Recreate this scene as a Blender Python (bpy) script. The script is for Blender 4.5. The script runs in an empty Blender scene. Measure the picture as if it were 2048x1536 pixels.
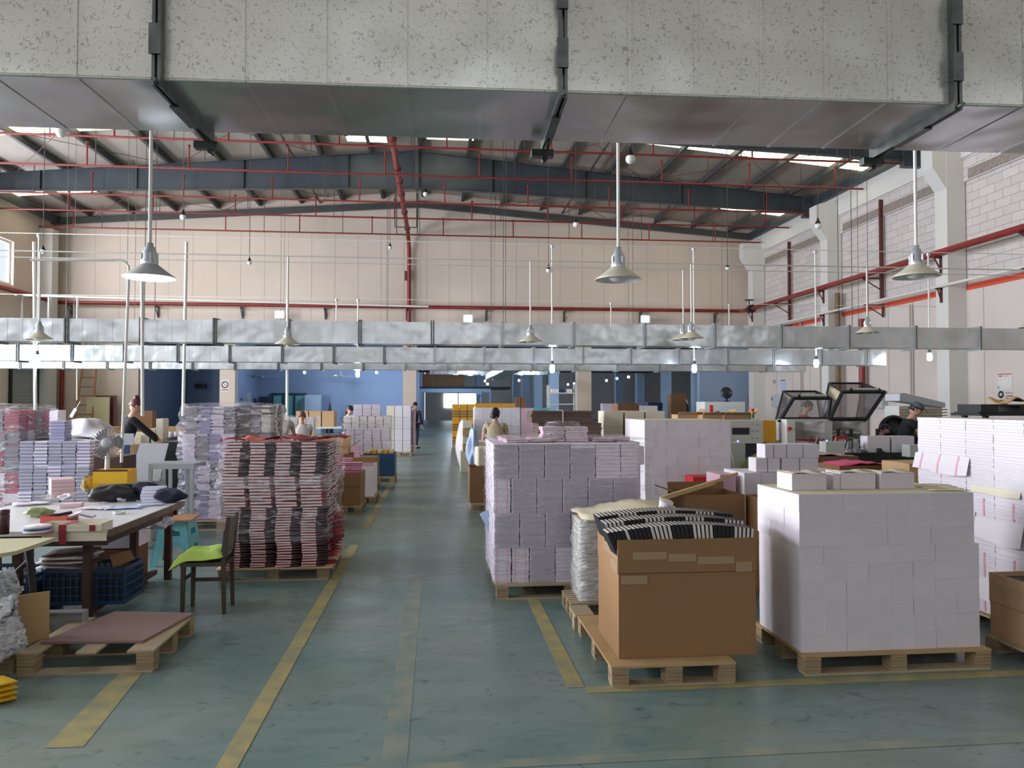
import bpy, bmesh, math, random
from mathutils import Vector, Matrix, Euler
random.seed(7)
S = bpy.context.scene
COL = S.collection
R = math.radians

# ------------------------------------------------------------------ camera
CAMH, FPX, YAW, PIT = 1.65, 1500.0, R(5.75), math.atan(38/1500)
cam_d = bpy.data.cameras.new('camera')
cam = bpy.data.objects.new('camera', cam_d); COL.objects.link(cam)
cam.location = (0, 0, CAMH)
cam.rotation_euler = (R(90)+PIT, 0, -YAW)
cam_d.sensor_width = 36; cam_d.lens = 36*FPX/2048
cam_d.clip_end = 300; cam_d.clip_start = 0.05
S.camera = cam
# ------------------------------------------------------------------ colour, world
S.view_settings.view_transform = 'Standard'; S.view_settings.look = 'None'
S.view_settings.gamma = 1; S.view_settings.use_curve_mapping = False
S.view_settings.exposure = -0.06
S.cycles.max_bounces = 7; S.cycles.diffuse_bounces = 4; S.cycles.glossy_bounces = 3
S.cycles.transmission_bounces = 4; S.cycles.transparent_max_bounces = 10
S.cycles.caustics_reflective = False; S.cycles.caustics_refractive = False
S.cycles.sample_clamp_indirect = 6
w = bpy.data.worlds.new('overcast_sky'); S.world = w; w.use_nodes = True
bg = w.node_tree.nodes['Background']; bg.inputs[0].default_value = (.86, .92, 1, 1); bg.inputs[1].default_value = 1.2

def area(name, loc, rot, sx, sy, power, col=(1, 1, 1), spread=180):
    l = bpy.data.lights.new(name, 'AREA'); l.shape = 'RECTANGLE'; l.size = sx; l.size_y = sy
    l.energy = power; l.color = col; l.spread = R(spread)
    o = bpy.data.objects.new(name, l); COL.objects.link(o); o.location = loc; o.rotation_euler = rot
    return o
DAY = (.92, .93, 1)
XL, XR, YB, YF = -17.76, 16.1, 36.7, -9.0
# daylight entering through the window band of the left wall, one light per window
WIN_Y = [-4.2, 2.7, 9.6, 16.4, 23.3, 30.1]
for i, y in enumerate(WIN_Y):
    area('daylight_window', (XL-.35, y, 7.5), (0, R(-90), 0), 2.0, 5.6, (1200, 1200, 1300, 1400, 1400, 1300)[i], DAY)
# unseen doors put into the left wall for strong side daylight
area('added_door_daylight', (XL-.5, 7.2, 2.2), (0, R(-90), 0), 4.2, 5.6, 2400, DAY)
area('added_door_daylight', (XL-.5, 15.5, 2.2), (0, R(-90), 0), 4.2, 5.6, 3400, DAY)
area('added_door_daylight', (XL-.5, 25.0, 2.2), (0, R(-90), 0), 4.2, 4.6, 900, DAY)
# daylight through the windows of the wall behind the camera
for x in (-10.5, 0, 10.5):
    area('daylight_window', (x, YF-.35, 5.5), (R(90), 0, 0), 7.0, 2.2, 110, (1, .98, .95))

# ------------------------------------------------------------------ pixel -> place (each at its own measured depth)
def ray(ix, iy):
    cx = (ix-1024)/FPX; cy = -(iy-768)/FPX
    fy = math.cos(PIT)-cy*math.sin(PIT); fz = math.sin(PIT)+cy*math.cos(PIT)
    return (cx*math.cos(YAW)+fy*math.sin(YAW), -cx*math.sin(YAW)+fy*math.cos(YAW), fz)
def PY(ix, iy, Y):
    r = ray(ix, iy); t = Y/r[1]; return Vector((r[0]*t, Y, CAMH+r[2]*t))

# ------------------------------------------------------------------ materials
def lin(c):
    return tuple(((v/255)/12.92 if v/255 <= .04045 else (((v/255)+.055)/1.055)**2.4) for v in c)
MC = {}
def mat(name, rgb, rough=.6, metal=0, var=0, vscale=6, bump=0, bscale=40, spec=.5, rnd=0, emit=None, dark=None, stretch=(1, 1, 1)):
    """rgb in 0..255; var = mix towards `dark` by noise; rnd = per-object brightness change"""
    m = bpy.data.materials.new(name); m.use_nodes = True; MC[name] = m
    nt = m.node_tree; b = nt.nodes['Principled BSDF']; L = nt.links.new
    b.inputs['Roughness'].default_value = rough; b.inputs['Metallic'].default_value = metal
    b.inputs['Specular IOR Level'].default_value = spec
    c = lin(rgb); out = None
    b.inputs['Base Color'].default_value = (*c, 1)
    if var or bump:
        tc = nt.nodes.new('ShaderNodeTexCoord'); mp = nt.nodes.new('ShaderNodeMapping'); mp.inputs['Scale'].default_value = stretch
        L(tc.outputs['Object'], mp.inputs[0])
    if var:
        n = nt.nodes.new('ShaderNodeTexNoise'); n.inputs['Scale'].default_value = vscale; n.inputs['Detail'].default_value = 5
        L(mp.outputs[0], n.inputs['Vector'])
        r = nt.nodes.new('ShaderNodeValToRGB'); r.color_ramp.elements[0].position = .35; r.color_ramp.elements[1].position = .7
        d = lin(dark) if dark else tuple(v*(1-var) for v in c)
        r.color_ramp.elements[0].color = (*d, 1); r.color_ramp.elements[1].color = (*c, 1)
        L(n.outputs[0], r.inputs[0]); out = r.outputs[0]
    if rnd:
        oi = nt.nodes.new('ShaderNodeObjectInfo'); mr = nt.nodes.new('ShaderNodeMapRange')
        mr.inputs['To Min'].default_value = 1-rnd; mr.inputs['To Max'].default_value = 1+rnd*.4
        L(oi.outputs['Random'], mr.inputs[0])
        mx = nt.nodes.new('ShaderNodeVectorMath'); mx.operation = 'SCALE'
        if out: L(out, mx.inputs[0])
        else: mx.inputs[0].default_value = c
        L(mr.outputs[0], mx.inputs['Scale']); out = mx.outputs[0]
    if out: L(out, b.inputs['Base Color'])
    if bump:
        n2 = nt.nodes.new('ShaderNodeTexNoise'); n2.inputs['Scale'].default_value = bscale; n2.inputs['Detail'].default_value = 3
        L(mp.outputs[0], n2.inputs['Vector'])
        bp = nt.nodes.new('ShaderNodeBump'); bp.inputs['Strength'].default_value = bump; bp.inputs['Distance'].default_value = .02
        L(n2.outputs[0], bp.inputs['Height']); L(bp.outputs[0], b.inputs['Normal'])
    if emit:
        b.inputs['Emission Color'].default_value = (*lin(rgb), 1) ; b.inputs['Emission Strength'].default_value = emit
    return m

def floor_mat():
    m = bpy.data.materials.new('painted_floor'); m.use_nodes = True; nt = m.node_tree; L = nt.links.new; N = nt.nodes.new
    b = nt.nodes['Principled BSDF']; tc = N('ShaderNodeTexCoord')
    def noise(scale, det, st=(1, 1, 1), dist=0):
        mp = N('ShaderNodeMapping'); mp.inputs['Scale'].default_value = st; L(tc.outputs['Object'], mp.inputs[0])
        n = N('ShaderNodeTexNoise'); n.inputs['Scale'].default_value = scale; n.inputs['Detail'].default_value = det; n.inputs['Distortion'].default_value = dist
        L(mp.outputs[0], n.inputs['Vector']); return n.outputs[0]
    def ramp(src, p0, c0, p1, c1):
        r = N('ShaderNodeValToRGB'); r.color_ramp.elements[0].position = p0; r.color_ramp.elements[1].position = p1
        r.color_ramp.elements[0].color = (*c0, 1); r.color_ramp.elements[1].color = (*c1, 1); L(src, r.inputs[0]); return r.outputs[0]
    def mix(f, a, c, t='MIX'):
        x = N('ShaderNodeMix'); x.data_type = 'RGBA'; x.blend_type = t
        if isinstance(f, float): x.inputs[0].default_value = f
        else: L(f, x.inputs[0])
        L(a, x.inputs[6]); 
        if isinstance(c, tuple): x.inputs[7].default_value = (*c, 1)
        else: L(c, x.inputs[7])
        return x.outputs[2]
    base = ramp(noise(.5, 6, (1, 1.3, 1)), .3, lin((98, 130, 128)), .72, lin((136, 150, 145)))
    sc = ramp(noise(2.2, 8, (1.0, 2.0, 1), 1.2), .40, (1, 1, 1), .75, (.72, .76, .74))
    c = mix(1.0, base, sc, 'MULTIPLY')
    dark = ramp(noise(6, 7, (.9, 1.3, 1), 2.2), .60, (0, 0, 0), .72, (.8, .8, .8))
    c = mix(dark, c, lin((66, 84, 84)))
    lite = ramp(noise(12, 6, (.8, 2.0, 1), 3), .63, (0, 0, 0), .78, (.6, .6, .6))
    c = mix(lite, c, lin((160, 168, 160)))
    worn = ramp(noise(.9, 7, (1, 1, 1), .5), .5, (0, 0, 0), .75, (.6, .6, .6))
    c = mix(worn, c, lin((136, 140, 128)))
    L(c, b.inputs['Base Color'])
    rr = N('ShaderNodeMapRange'); rr.inputs['To Min'].default_value = .22; rr.inputs['To Max'].default_value = .48
    L(noise(2.0, 5), rr.inputs[0]); L(rr.outputs[0], b.inputs['Roughness'])
    bp = N('ShaderNodeBump'); bp.inputs['Strength'].default_value = .12; bp.inputs['Distance'].default_value = .01
    L(noise(5, 4, (1, 2.5, 1)), bp.inputs['Height']); L(bp.outputs[0], b.inputs['Normal'])
    return m
M_floor = floor_mat()
def galv(name, rgb, speck, rough, metal, bump, pscale=1.2):
    m = bpy.data.materials.new(name); m.use_nodes = True; nt = m.node_tree; L = nt.links.new; N = nt.nodes.new
    b = nt.nodes['Principled BSDF']; tc = N('ShaderNodeTexCoord')
    n = N('ShaderNodeTexNoise'); n.inputs['Scale'].default_value = 75; n.inputs['Detail'].default_value = 4; n.inputs['Distortion'].default_value = 1.5
    L(tc.outputs['Object'], n.inputs['Vector'])
    r = N('ShaderNodeValToRGB'); r.color_ramp.elements[0].position = .585; r.color_ramp.elements[1].position = .64
    c = lin(rgb); r.color_ramp.elements[0].color = (*c, 1); r.color_ramp.elements[1].color = (*[v*(1-speck) for v in c], 1)
    L(n.outputs[0], r.inputs[0])
    n2 = N('ShaderNodeTexNoise'); n2.inputs['Scale'].default_value = pscale; n2.inputs['Detail'].default_value = 3
    L(tc.outputs['Object'], n2.inputs['Vector'])
    mr = N('ShaderNodeMapRange'); mr.inputs['From Min'].default_value = .3; mr.inputs['From Max'].default_value = .7
    mr.inputs['To Min'].default_value = .78; mr.inputs['To Max'].default_value = 1.08
    L(n2.outputs[0], mr.inputs[0])
    v = N('ShaderNodeVectorMath'); v.operation = 'SCALE'; L(r.outputs[0], v.inputs[0]); L(mr.outputs[0], v.inputs['Scale'])
    L(v.outputs[0], b.inputs['Base Color'])
    b.inputs['Metallic'].default_value = metal; b.inputs['Roughness'].default_value = rough
    n3 = N('ShaderNodeTexNoise'); n3.inputs['Scale'].default_value = 3.2; n3.inputs['Detail'].default_value = 1
    L(tc.outputs['Object'], n3.inputs['Vector'])
    bp = N('ShaderNodeBump'); bp.inputs['Strength'].default_value = bump; bp.inputs['Distance'].default_value = .05
    L(n3.outputs[0], bp.inputs['Height']); L(bp.outputs[0], b.inputs['Normal'])
    MC[name] = m; return m
M_duct = galv('galvanised_steel', (214, 214, 204), .40, .3, .5, .25)
M_ductb = galv('galvanised_bottom', (214, 214, 214), .1, .27, .9, .5, 2.5)
M_ductf = galv('galvanised_far', (204, 208, 208), .1, .26, .7, .45, 2)
def film_mat(name, base, streak, tint=(.93, .93, .97), sc=(6, 6, 26)):
    m = bpy.data.materials.new(name); m.use_nodes = True; nt = m.node_tree; L = nt.links.new; N = nt.nodes.new
    for n in list(nt.nodes): nt.nodes.remove(n)
    out = N('ShaderNodeOutputMaterial'); tr = N('ShaderNodeBsdfTransparent'); gl = N('ShaderNodeBsdfPrincipled')
    gl.inputs['Base Color'].default_value = (*tint, 1); gl.inputs['Roughness'].default_value = .16; gl.inputs['Specular IOR Level'].default_value = 1.0
    tc = N('ShaderNodeTexCoord'); mp = N('ShaderNodeMapping'); mp.inputs['Scale'].default_value = sc; mp.inputs['Rotation'].default_value = (.25, .3, 0)
    L(tc.outputs['Object'], mp.inputs[0])
    n = N('ShaderNodeTexNoise'); n.inputs['Scale'].default_value = 1; n.inputs['Detail'].default_value = 5; n.inputs['Distortion'].default_value = 1.2
    L(mp.outputs[0], n.inputs['Vector'])
    r = N('ShaderNodeMapRange'); r.inputs['From Min'].default_value = .5; r.inputs['From Max'].default_value = .72
    r.inputs['To Min'].default_value = base; r.inputs['To Max'].default_value = streak; L(n.outputs[0], r.inputs[0])
    bp = N('ShaderNodeBump'); bp.inputs['Strength'].default_value = 1; bp.inputs['Distance'].default_value = .06
    L(n.outputs[0], bp.inputs['Height']); L(bp.outputs[0], gl.inputs['Normal'])
    mx = N('ShaderNodeMixShader'); L(r.outputs[0], mx.inputs[0]); L(tr.outputs[0], mx.inputs[1]); L(gl.outputs[0], mx.inputs[2])
    L(mx.outputs[0], out.inputs[0]); return m
M_film = film_mat('stretch_film', .05, .42)
M_film_dense = film_mat('dense_stretch_film', .10, .62, sc=(5, 5, 17))
M_wl = mat('violet_grey_cover', (158, 150, 190), .6, rnd=.1)
M_wg = mat('dim_grey_pages', (150, 144, 152), .8)
M_wp = mat('muted_rose_cover', (178, 96, 116), .6)
M_gb = mat('grey_blue_cover', (178, 180, 206), .6)
M_bag = mat('crumpled_clear_plastic', (208, 206, 216), .22, bump=.8, bscale=9)
M_edge = mat('worn_table_edge', (118, 100, 82), .6, var=.4, vscale=7)
M_worn = mat('worn_chair_panel', (112, 106, 92), .3, var=.4, vscale=10)
M_film_white = film_mat('milky_stretch_film', .55, .95)
def glass_mat(name, a, tint):
    m = bpy.data.materials.new(name); m.use_nodes = True; nt = m.node_tree; L = nt.links.new; N = nt.nodes.new
    for n in list(nt.nodes): nt.nodes.remove(n)
    out = N('ShaderNodeOutputMaterial'); tr = N('ShaderNodeBsdfTransparent'); gl = N('ShaderNodeBsdfGlossy'); mx = N('ShaderNodeMixShader')
    tr.inputs[0].default_value = (*tint, 1); gl.inputs['Roughness'].default_value = .05; mx.inputs[0].default_value = a
    L(tr.outputs[0], mx.inputs[1]); L(gl.outputs[0], mx.inputs[2]); L(mx.outputs[0], out.inputs[0]); return m
M_glass = glass_mat('window_glass', .08, (.95, .97, 1)); M_smoke = glass_mat('smoked_acrylic', .2, (.5, .47, .5))
def block_mat():
    m = bpy.data.materials.new('white_blockwork'); m.use_nodes = True; nt = m.node_tree; L = nt.links.new; N = nt.nodes.new
    b = nt.nodes['Principled BSDF']; tc = N('ShaderNodeTexCoord'); sp = N('ShaderNodeSeparateXYZ'); cb = N('ShaderNodeCombineXYZ')
    L(tc.outputs['Object'], sp.inputs[0]); L(sp.outputs[1], cb.inputs[0]); L(sp.outputs[2], cb.inputs[1])
    br = N('ShaderNodeTexBrick'); br.inputs['Scale'].default_value = 1; br.inputs['Brick Width'].default_value = .62; br.inputs['Row Height'].default_value = .26
    br.inputs['Mortar Size'].default_value = .008; br.inputs['Mortar Smooth'].default_value = .4
    br.inputs['Color1'].default_value = (*lin((206, 198, 196)), 1); br.inputs['Color2'].default_value = (*lin((196, 189, 187)), 1); br.inputs['Mortar'].default_value = (*lin((140, 132, 130)), 1)
    n = N('ShaderNodeTexNoise'); n.inputs['Scale'].default_value = 1.1; L(tc.outputs['Object'], n.inputs['Vector'])
    ad = N('ShaderNodeVectorMath'); ad.operation = 'MULTIPLY_ADD'; L(n.outputs[1], ad.inputs[0]); ad.inputs[1].default_value = (.03, .03, 0); L(cb.outputs[0], ad.inputs[2])
    L(ad.outputs[0], br.inputs['Vector']); L(br.outputs[0], b.inputs['Base Color']); b.inputs['Roughness'].default_value = .85
    bp = N('ShaderNodeBump'); bp.inputs['Strength'].default_value = .5; bp.inputs['Distance'].default_value = .01; bp.invert = True
    L(br.outputs['Fac'], bp.inputs['Height']); L(bp.outputs[0], b.inputs['Normal']); return m
M_block = block_mat()
M_wall = mat('beige_wall_paint', (214, 198, 184), .8, var=.10, vscale=.35)
M_wallr = mat('white_wall_paint', (210, 200, 194), .8, var=.08, vscale=.5)
M_seam = mat('panel_seam', (176, 168, 158), .8)
M_white = mat('white_paint', (212, 210, 206), .6)
M_band = mat('vent_brick_band', (160, 148, 140), .9, var=.45, vscale=9, stretch=(1, 4, 1))
M_red = mat('red_fire_pipe_paint', (138, 42, 38), .45, var=.25, vscale=2)
M_redst = mat('orange_red_stripe_paint', (205, 78, 52), .6)
M_maroon = mat('maroon_steel_paint', (92, 44, 42), .5)
M_beam = mat('blue_grey_steel_paint', (62, 70, 77), .45, var=.2, vscale=1.5)
M_purl = mat('dark_purlin_steel', (72, 74, 74), .5)
M_roof = mat('pale_roof_sheet', (168, 156, 145), .7, var=.08, vscale=1.2)
M_sky = mat('translucent_roof_sheet', (255, 246, 205), .5, emit=3.2)
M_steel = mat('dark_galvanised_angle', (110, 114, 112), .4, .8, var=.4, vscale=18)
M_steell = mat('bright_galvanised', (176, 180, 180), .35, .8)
M_pipe = mat('white_conduit', (214, 212, 206), .5)
M_shade = mat('cream_lamp_enamel', (196, 192, 172), .4)
M_shadein = mat('white_lamp_inner', (230, 232, 235), .3)
M_cap = mat('cast_aluminium', (186, 192, 198), .35, .5)
M_bulb_on = mat('lit_bulb_glass', (205, 222, 255), .3, emit=18)
M_bulb_off = mat('unlit_bulb_glass', (222, 222, 216), .2)
M_black = mat('black_plastic', (26, 27, 30), .45)
M_yline = mat('worn_yellow_paint', (176, 160, 100), .6, var=.3, vscale=7, dark=(140, 140, 112))
M_yfade = mat('faded_yellow_paint', (146, 148, 132), .45, var=.3, vscale=5, dark=(112, 132, 128))
M_pal = mat('pallet_softwood', (188, 170, 138), .75, var=.22, vscale=3, stretch=(1, 1, 8), rnd=.15)
M_pald = mat('pallet_plywood_edge', (176, 152, 116), .8, var=.35, vscale=20, stretch=(.2, .2, 4), rnd=.15)
M_ply = mat('plywood_sheet', (190, 158, 112), .7, var=.15, vscale=4, stretch=(1, 1, .2))
M_paper = mat('white_paper_block', (226, 220, 226), .8, rnd=.035, var=.05, vscale=60, stretch=(.02, .02, 3), bump=.25, bscale=90)
M_cream = mat('cream_paper_block', (226, 218, 196), .8, rnd=.05, var=.05, vscale=60, stretch=(.02, .02, 3))
M_papert = mat('cream_paper_top', (218, 208, 180), .8)
M_pinkln = mat('pink_print_mark', (226, 168, 178), .8)
M_lilac = mat('lilac_notebook_cover', (226, 214, 232), .6, rnd=.12)
M_greyp = mat('grey_lilac_pages', (240, 234, 240), .8, rnd=.1)
M_pinkc = mat('pink_notebook_cover', (214, 176, 190), .6, rnd=.08)
M_coil = mat('dark_wire_coil', (212, 204, 220), .5, .2)
M_pages = mat('off_white_pages', (224, 216, 210), .8, rnd=.08)
M_redc = mat('crimson_cover', (150, 34, 48), .55, rnd=.2)
M_darkc = mat('dark_maroon_cover', (66, 34, 40), .5, rnd=.3)
M_blackc = mat('black_cover', (24, 24, 27), .5)
M_blue = mat('navy_bag_cloth', (34, 36, 56), .8)
M_card = mat('brown_cardboard', (148, 112, 74), .8, var=.08, vscale=2, rnd=.06)
M_cardd = mat('deep_brown_cardboard', (126, 92, 62), .85, var=.12, vscale=2, rnd=.1)
M_cardl = mat('light_cardboard', (190, 156, 116), .8, var=.08, vscale=2, rnd=.1)
M_tape = mat('clear_brown_tape', (170, 142, 110), .25)
M_sheet = mat('dark_brown_board', (104, 84, 74), .8, rnd=.15, var=.2, vscale=30, stretch=(.1, .1, 3))
M_greyb = mat('mauve_grey_board', (142, 116, 110), .7, var=.05, vscale=3)
M_table = mat('white_laminate', (214, 212, 214), .35)
M_rust = mat('rusty_brown_steel', (74, 46, 38), .6, var=.3, vscale=8)
M_beigepl = mat('beige_board', (196, 188, 150), .7)
M_green = mat('lime_green_cushion', (172, 200, 92), .9, bump=.3, bscale=60)
M_wood = mat('dark_chair_wood', (78, 66, 50), .5, var=.4, vscale=6, stretch=(1, 1, .3))
M_check = mat('dark_blue_check_cloth', (60, 66, 110), .8)
M_turq = mat('turquoise_plastic', (104, 178, 184), .35)
M_orange = mat('orange_wood_board', (178, 132, 92), .6)
M_crate = mat('blue_crate_plastic', (26, 62, 98), .45)
M_yellow = mat('yellow_plastic', (232, 184, 34), .4)
M_pinkb = mat('pale_pink_box', (228, 196, 198), .6, rnd=.05)
M_pinkh = mat('hot_pink_cover', (222, 62, 124), .5, rnd=.1)
M_blueb = mat('pale_blue_book', (176, 196, 226), .6, rnd=.05)
M_redb = mat('coral_red_box', (200, 92, 78), .6)
M_grey = mat('grey_plastic', (150, 154, 156), .5)
M_greybd = mat('pale_grey_board', (178, 182, 188), .6)
M_machg = mat('pale_grey_machine_paint', (196, 198, 192), .4)
M_machd = mat('dark_machine_steel', (48, 54, 54), .4, .5, var=.4, vscale=14)
M_teal = mat('dark_teal_machine_paint', (30, 48, 54), .4)
M_ochre = mat('ochre_yellow_panel', (204, 146, 26), .4)
M_redpl = mat('red_plastic', (196, 34, 40), .4)
M_bluew = mat('cool_lit_wall_blue', (140, 158, 186), .8, var=.06, vscale=.6)  # blue of the next hall's cool lamps put into the wall colour
M_bluef = mat('cool_lit_column_blue', (150, 170, 190), .7)  # same cool lamp tint put into the column colour
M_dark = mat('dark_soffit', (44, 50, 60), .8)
M_skin = mat('skin', (206, 160, 136), .6)
M_hair = mat('black_hair', (22, 18, 20), .5)
M_hairr = mat('dark_red_hair', (84, 34, 38), .5)
M_sblack = mat('black_shirt_cloth', (30, 32, 38), .9)
M_sbeige = mat('beige_vest_cloth', (176, 162, 134), .9)
M_swhite = mat('white_shirt_cloth', (206, 204, 206), .9)
M_sred = mat('dark_red_shirt_cloth', (140, 36, 48), .9)
M_trous = mat('dark_trouser_cloth', (44, 48, 62), .9)
M_ladder = mat('bamboo_ladder', (166, 116, 80), .7)
M_green2 = mat('translucent_green_bag', (150, 160, 110), .4)
M_greenp = mat('yellow_green_plastic', (196, 204, 70), .4)
M_fangr = mat('grey_fan_mesh', (120, 118, 122), .5)
M_win = mat('daylight_beyond_glass', (240, 246, 255), .5, emit=3.0)

# ------------------------------------------------------------------ mesh helpers
class MB:
    def __init__(s): s.v = []; s.f = []; s.m = []; s.sm = []
    def add(s, vs, fs, m=0, sm=False, M=None):
        o = len(s.v)
        s.v += [tuple(M @ Vector(p)) if M is not None else tuple(p) for p in vs]
        s.f += [tuple(i+o for i in f) for f in fs]; s.m += [m]*len(fs); s.sm += [sm]*len(fs); return s
    def box(s, x0, x1, y0, y1, z0, z1, m=0, M=None):
        vs = [(x, y, z) for z in (z0, z1) for y in (y0, y1) for x in (x0, x1)]
        return s.add(vs, [(0, 2, 3, 1), (4, 5, 7, 6), (0, 1, 5, 4), (1, 3, 7, 5), (3, 2, 6, 7), (2, 0, 4, 6)], m, False, M)
    def bev(s, x0, x1, y0, y1, z0, z1, r=.01, m=0, M=None, sm=False):
        """box with chamfered edges on all sides"""
        vs = []
        for z, q in ((z0, r), (z0+r, 0), (z1-r, 0), (z1, r)):
            a = r+q*0
            if q: vs += [(x0+r, y0+r, z), (x1-r, y0+r, z), (x1-r, y0+r, z), (x1-r, y1-r, z), (x1-r, y1-r, z), (x0+r, y1-r, z), (x0+r, y1-r, z), (x0+r, y0+r, z)]
            else: vs += [(x0+r, y0, z), (x1-r, y0, z), (x1, y0+r, z), (x1, y1-r, z), (x1-r, y1, z), (x0+r, y1, z), (x0, y1-r, z), (x0, y0+r, z)]
        fs = [tuple(range(7, -1, -1)), tuple(range(24, 32))]
        for k in range(3):
            for i in range(8):
                j = (i+1) % 8; fs.append((k*8+i, k*8+j, k*8+8+j, k*8+8+i))
        return s.add(vs, fs, m, sm, M)
    def tube(s, p0, p1, r, r2=None, n=8, m=0, M=None):
        p0 = Vector(p0); p1 = Vector(p1); d = (p1-p0).normalized(); r2 = r if r2 is None else r2
        a = d.orthogonal().normalized(); b = d.cross(a); vs = []
        for p, q in ((p0, r), (p1, r2)):
            for i in range(n):
                t = 2*math.pi*i/n; vs.append(p+(a*math.cos(t)+b*math.sin(t))*q)
        s.add(vs, [(i, (i+1) % n, n+(i+1) % n, n+i) for i in range(n)], m, n > 5, M)
        return s.add(vs, [tuple(range(n-1, -1, -1)), tuple(range(n, 2*n))], m, False, M)
    def path(s, pts, r, n=6, m=0, M=None):
        for a, b in zip(pts[:-1], pts[1:]): s.tube(a, b, r, n=n, m=m, M=M)
        return s
    def lathe(s, prof, c=(0, 0, 0), n=24, m=0, M=None):
        vs = []; fs = []; k = len(prof)
        for i in range(n):
            t = 2*math.pi*i/n
            vs += [(c[0]+r*math.cos(t), c[1]+r*math.sin(t), c[2]+z) for r, z in prof]
        for i in range(n):
            j = (i+1) % n
            fs += [(i*k+q, j*k+q, j*k+q+1, i*k+q+1) for q in range(k-1)]
        return s.add(vs, fs, m, True, M)
    def ball(s, c, r, m=0, n=12, sz=1, M=None):
        return s.lathe([(max(r*math.sin(math.pi*i/8), 1e-4), -r*sz*math.cos(math.pi*i/8)) for i in range(9)], c, n, m, M)
    def prism(s, poly, ax, a, b, m=0, M=None):
        """poly in the two other axes, extruded along axis ax from a to b"""
        def P(p, t): return {0: (t, p[0], p[1]), 1: (p[0], t, p[1]), 2: (p[0], p[1], t)}[ax]
        n = len(poly); vs = [P(p, a) for p in poly]+[P(p, b) for p in poly]
        return s.add(vs, [tuple(range(n)), tuple(range(2*n-1, n-1, -1))]+[(i, n+i, n+(i+1) % n, (i+1) % n) for i in range(n)], m, False, M)
    def sheet(s, x0, x1, y0, y1, nx, ny, zf, t=.004, m=0, M=None):
        vs = []; fs = []
        for sgn in (0, 1):
            for j in range(ny+1):
                for i in range(nx+1):
                    x = x0+(x1-x0)*i/nx; y = y0+(y1-y0)*j/ny; vs.append((x, y, zf(x, y)+(t if sgn else 0)))
        K = (nx+1)*(ny+1); I = lambda i, j, q: q*K+j*(nx+1)+i
        for j in range(ny):
            for i in range(nx):
                fs.append((I(i, j, 1), I(i+1, j, 1), I(i+1, j+1, 1), I(i, j+1, 1))); fs.append((I(i, j, 0), I(i, j+1, 0), I(i+1, j+1, 0), I(i+1, j, 0)))
        for i in range(nx): fs.append((I(i, 0, 0), I(i+1, 0, 0), I(i+1, 0, 1), I(i, 0, 1))); fs.append((I(i+1, ny, 0), I(i, ny, 0), I(i, ny, 1), I(i+1, ny, 1)))
        for j in range(ny): fs.append((I(0, j+1, 0), I(0, j, 0), I(0, j, 1), I(0, j+1, 1))); fs.append((I(nx, j, 0), I(nx, j+1, 0), I(nx, j+1, 1), I(nx, j, 1)))
        return s.add(vs, fs, m, True, M)
    def mesh(s, name, mats):
        me = bpy.data.meshes.new(name); me.from_pydata(s.v, [], s.f)
        for q in (mats if isinstance(mats, (list, tuple)) else [mats]): me.materials.append(q)
        me.polygons.foreach_set('material_index', s.m); me.polygons.foreach_set('use_smooth', s.sm); me.update()
        return me
    def build(s, name, mats, parent=None, loc=(0, 0, 0), rotz=0, **k):
        return put(s.mesh(name, mats), name, parent, loc, rotz, **k)
def put(me, name, parent=None, loc=(0, 0, 0), rotz=0, label=None, cat=None, group=None, kind=None, rot=None):
    o = bpy.data.objects.new(name, me); COL.objects.link(o); o.location = loc
    o.rotation_euler = rot if rot else (0, 0, rotz)
    if parent is not None: o.parent = parent
    return tag(o, label, cat, group, kind)
def tag(o, label=None, cat=None, group=None, kind=None):
    if label: o['label'] = label
    if cat: o['category'] = cat
    if group: o['group'] = group
    if kind: o['kind'] = kind
    return o
def thing(name, label, cat, loc=(0, 0, 0), rotz=0, group=None, kind=None):
    return put(None, name, None, loc, rotz, label, cat, group, kind)
def B(name, m, boxes, parent=None, **k):
    b = MB()
    for q in boxes: b.box(*q)
    return b.build(name, m, parent, **k)
def copy_tree(o, parent=None):
    c = o.copy(); COL.objects.link(c)
    if parent is not None: c.parent = parent
    for ch in list(o.children): copy_tree(ch, c)
    return c
ORD = ('first second third fourth fifth sixth seventh eighth ninth tenth eleventh twelfth thirteenth fourteenth fifteenth sixteenth '
       'seventeenth eighteenth nineteenth twentieth').split()
TENS = ['', '', 'twenty', 'thirty', 'forty', 'fifty', 'sixty']
def nth(n):
    """1 -> first"""
    if n <= 20: return ORD[n-1]
    t, u = divmod(n, 10); return {30: 'thirtieth', 40: 'fortieth', 50: 'fiftieth'}.get(n) or TENS[t]+'-'+ORD[u-1]
CNT = {}
def cn(k):
    CNT[k] = CNT.get(k, 0)+1; return nth(CNT[k])
def jit(a): return random.uniform(-a, a)
# ================================================================== the building
def struct(name, m, boxes, **k): return B(name, m, boxes, kind='structure', **k)
struct('floor', M_floor, [(XL, 27, YF, 76, -.2, 0)])
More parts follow.
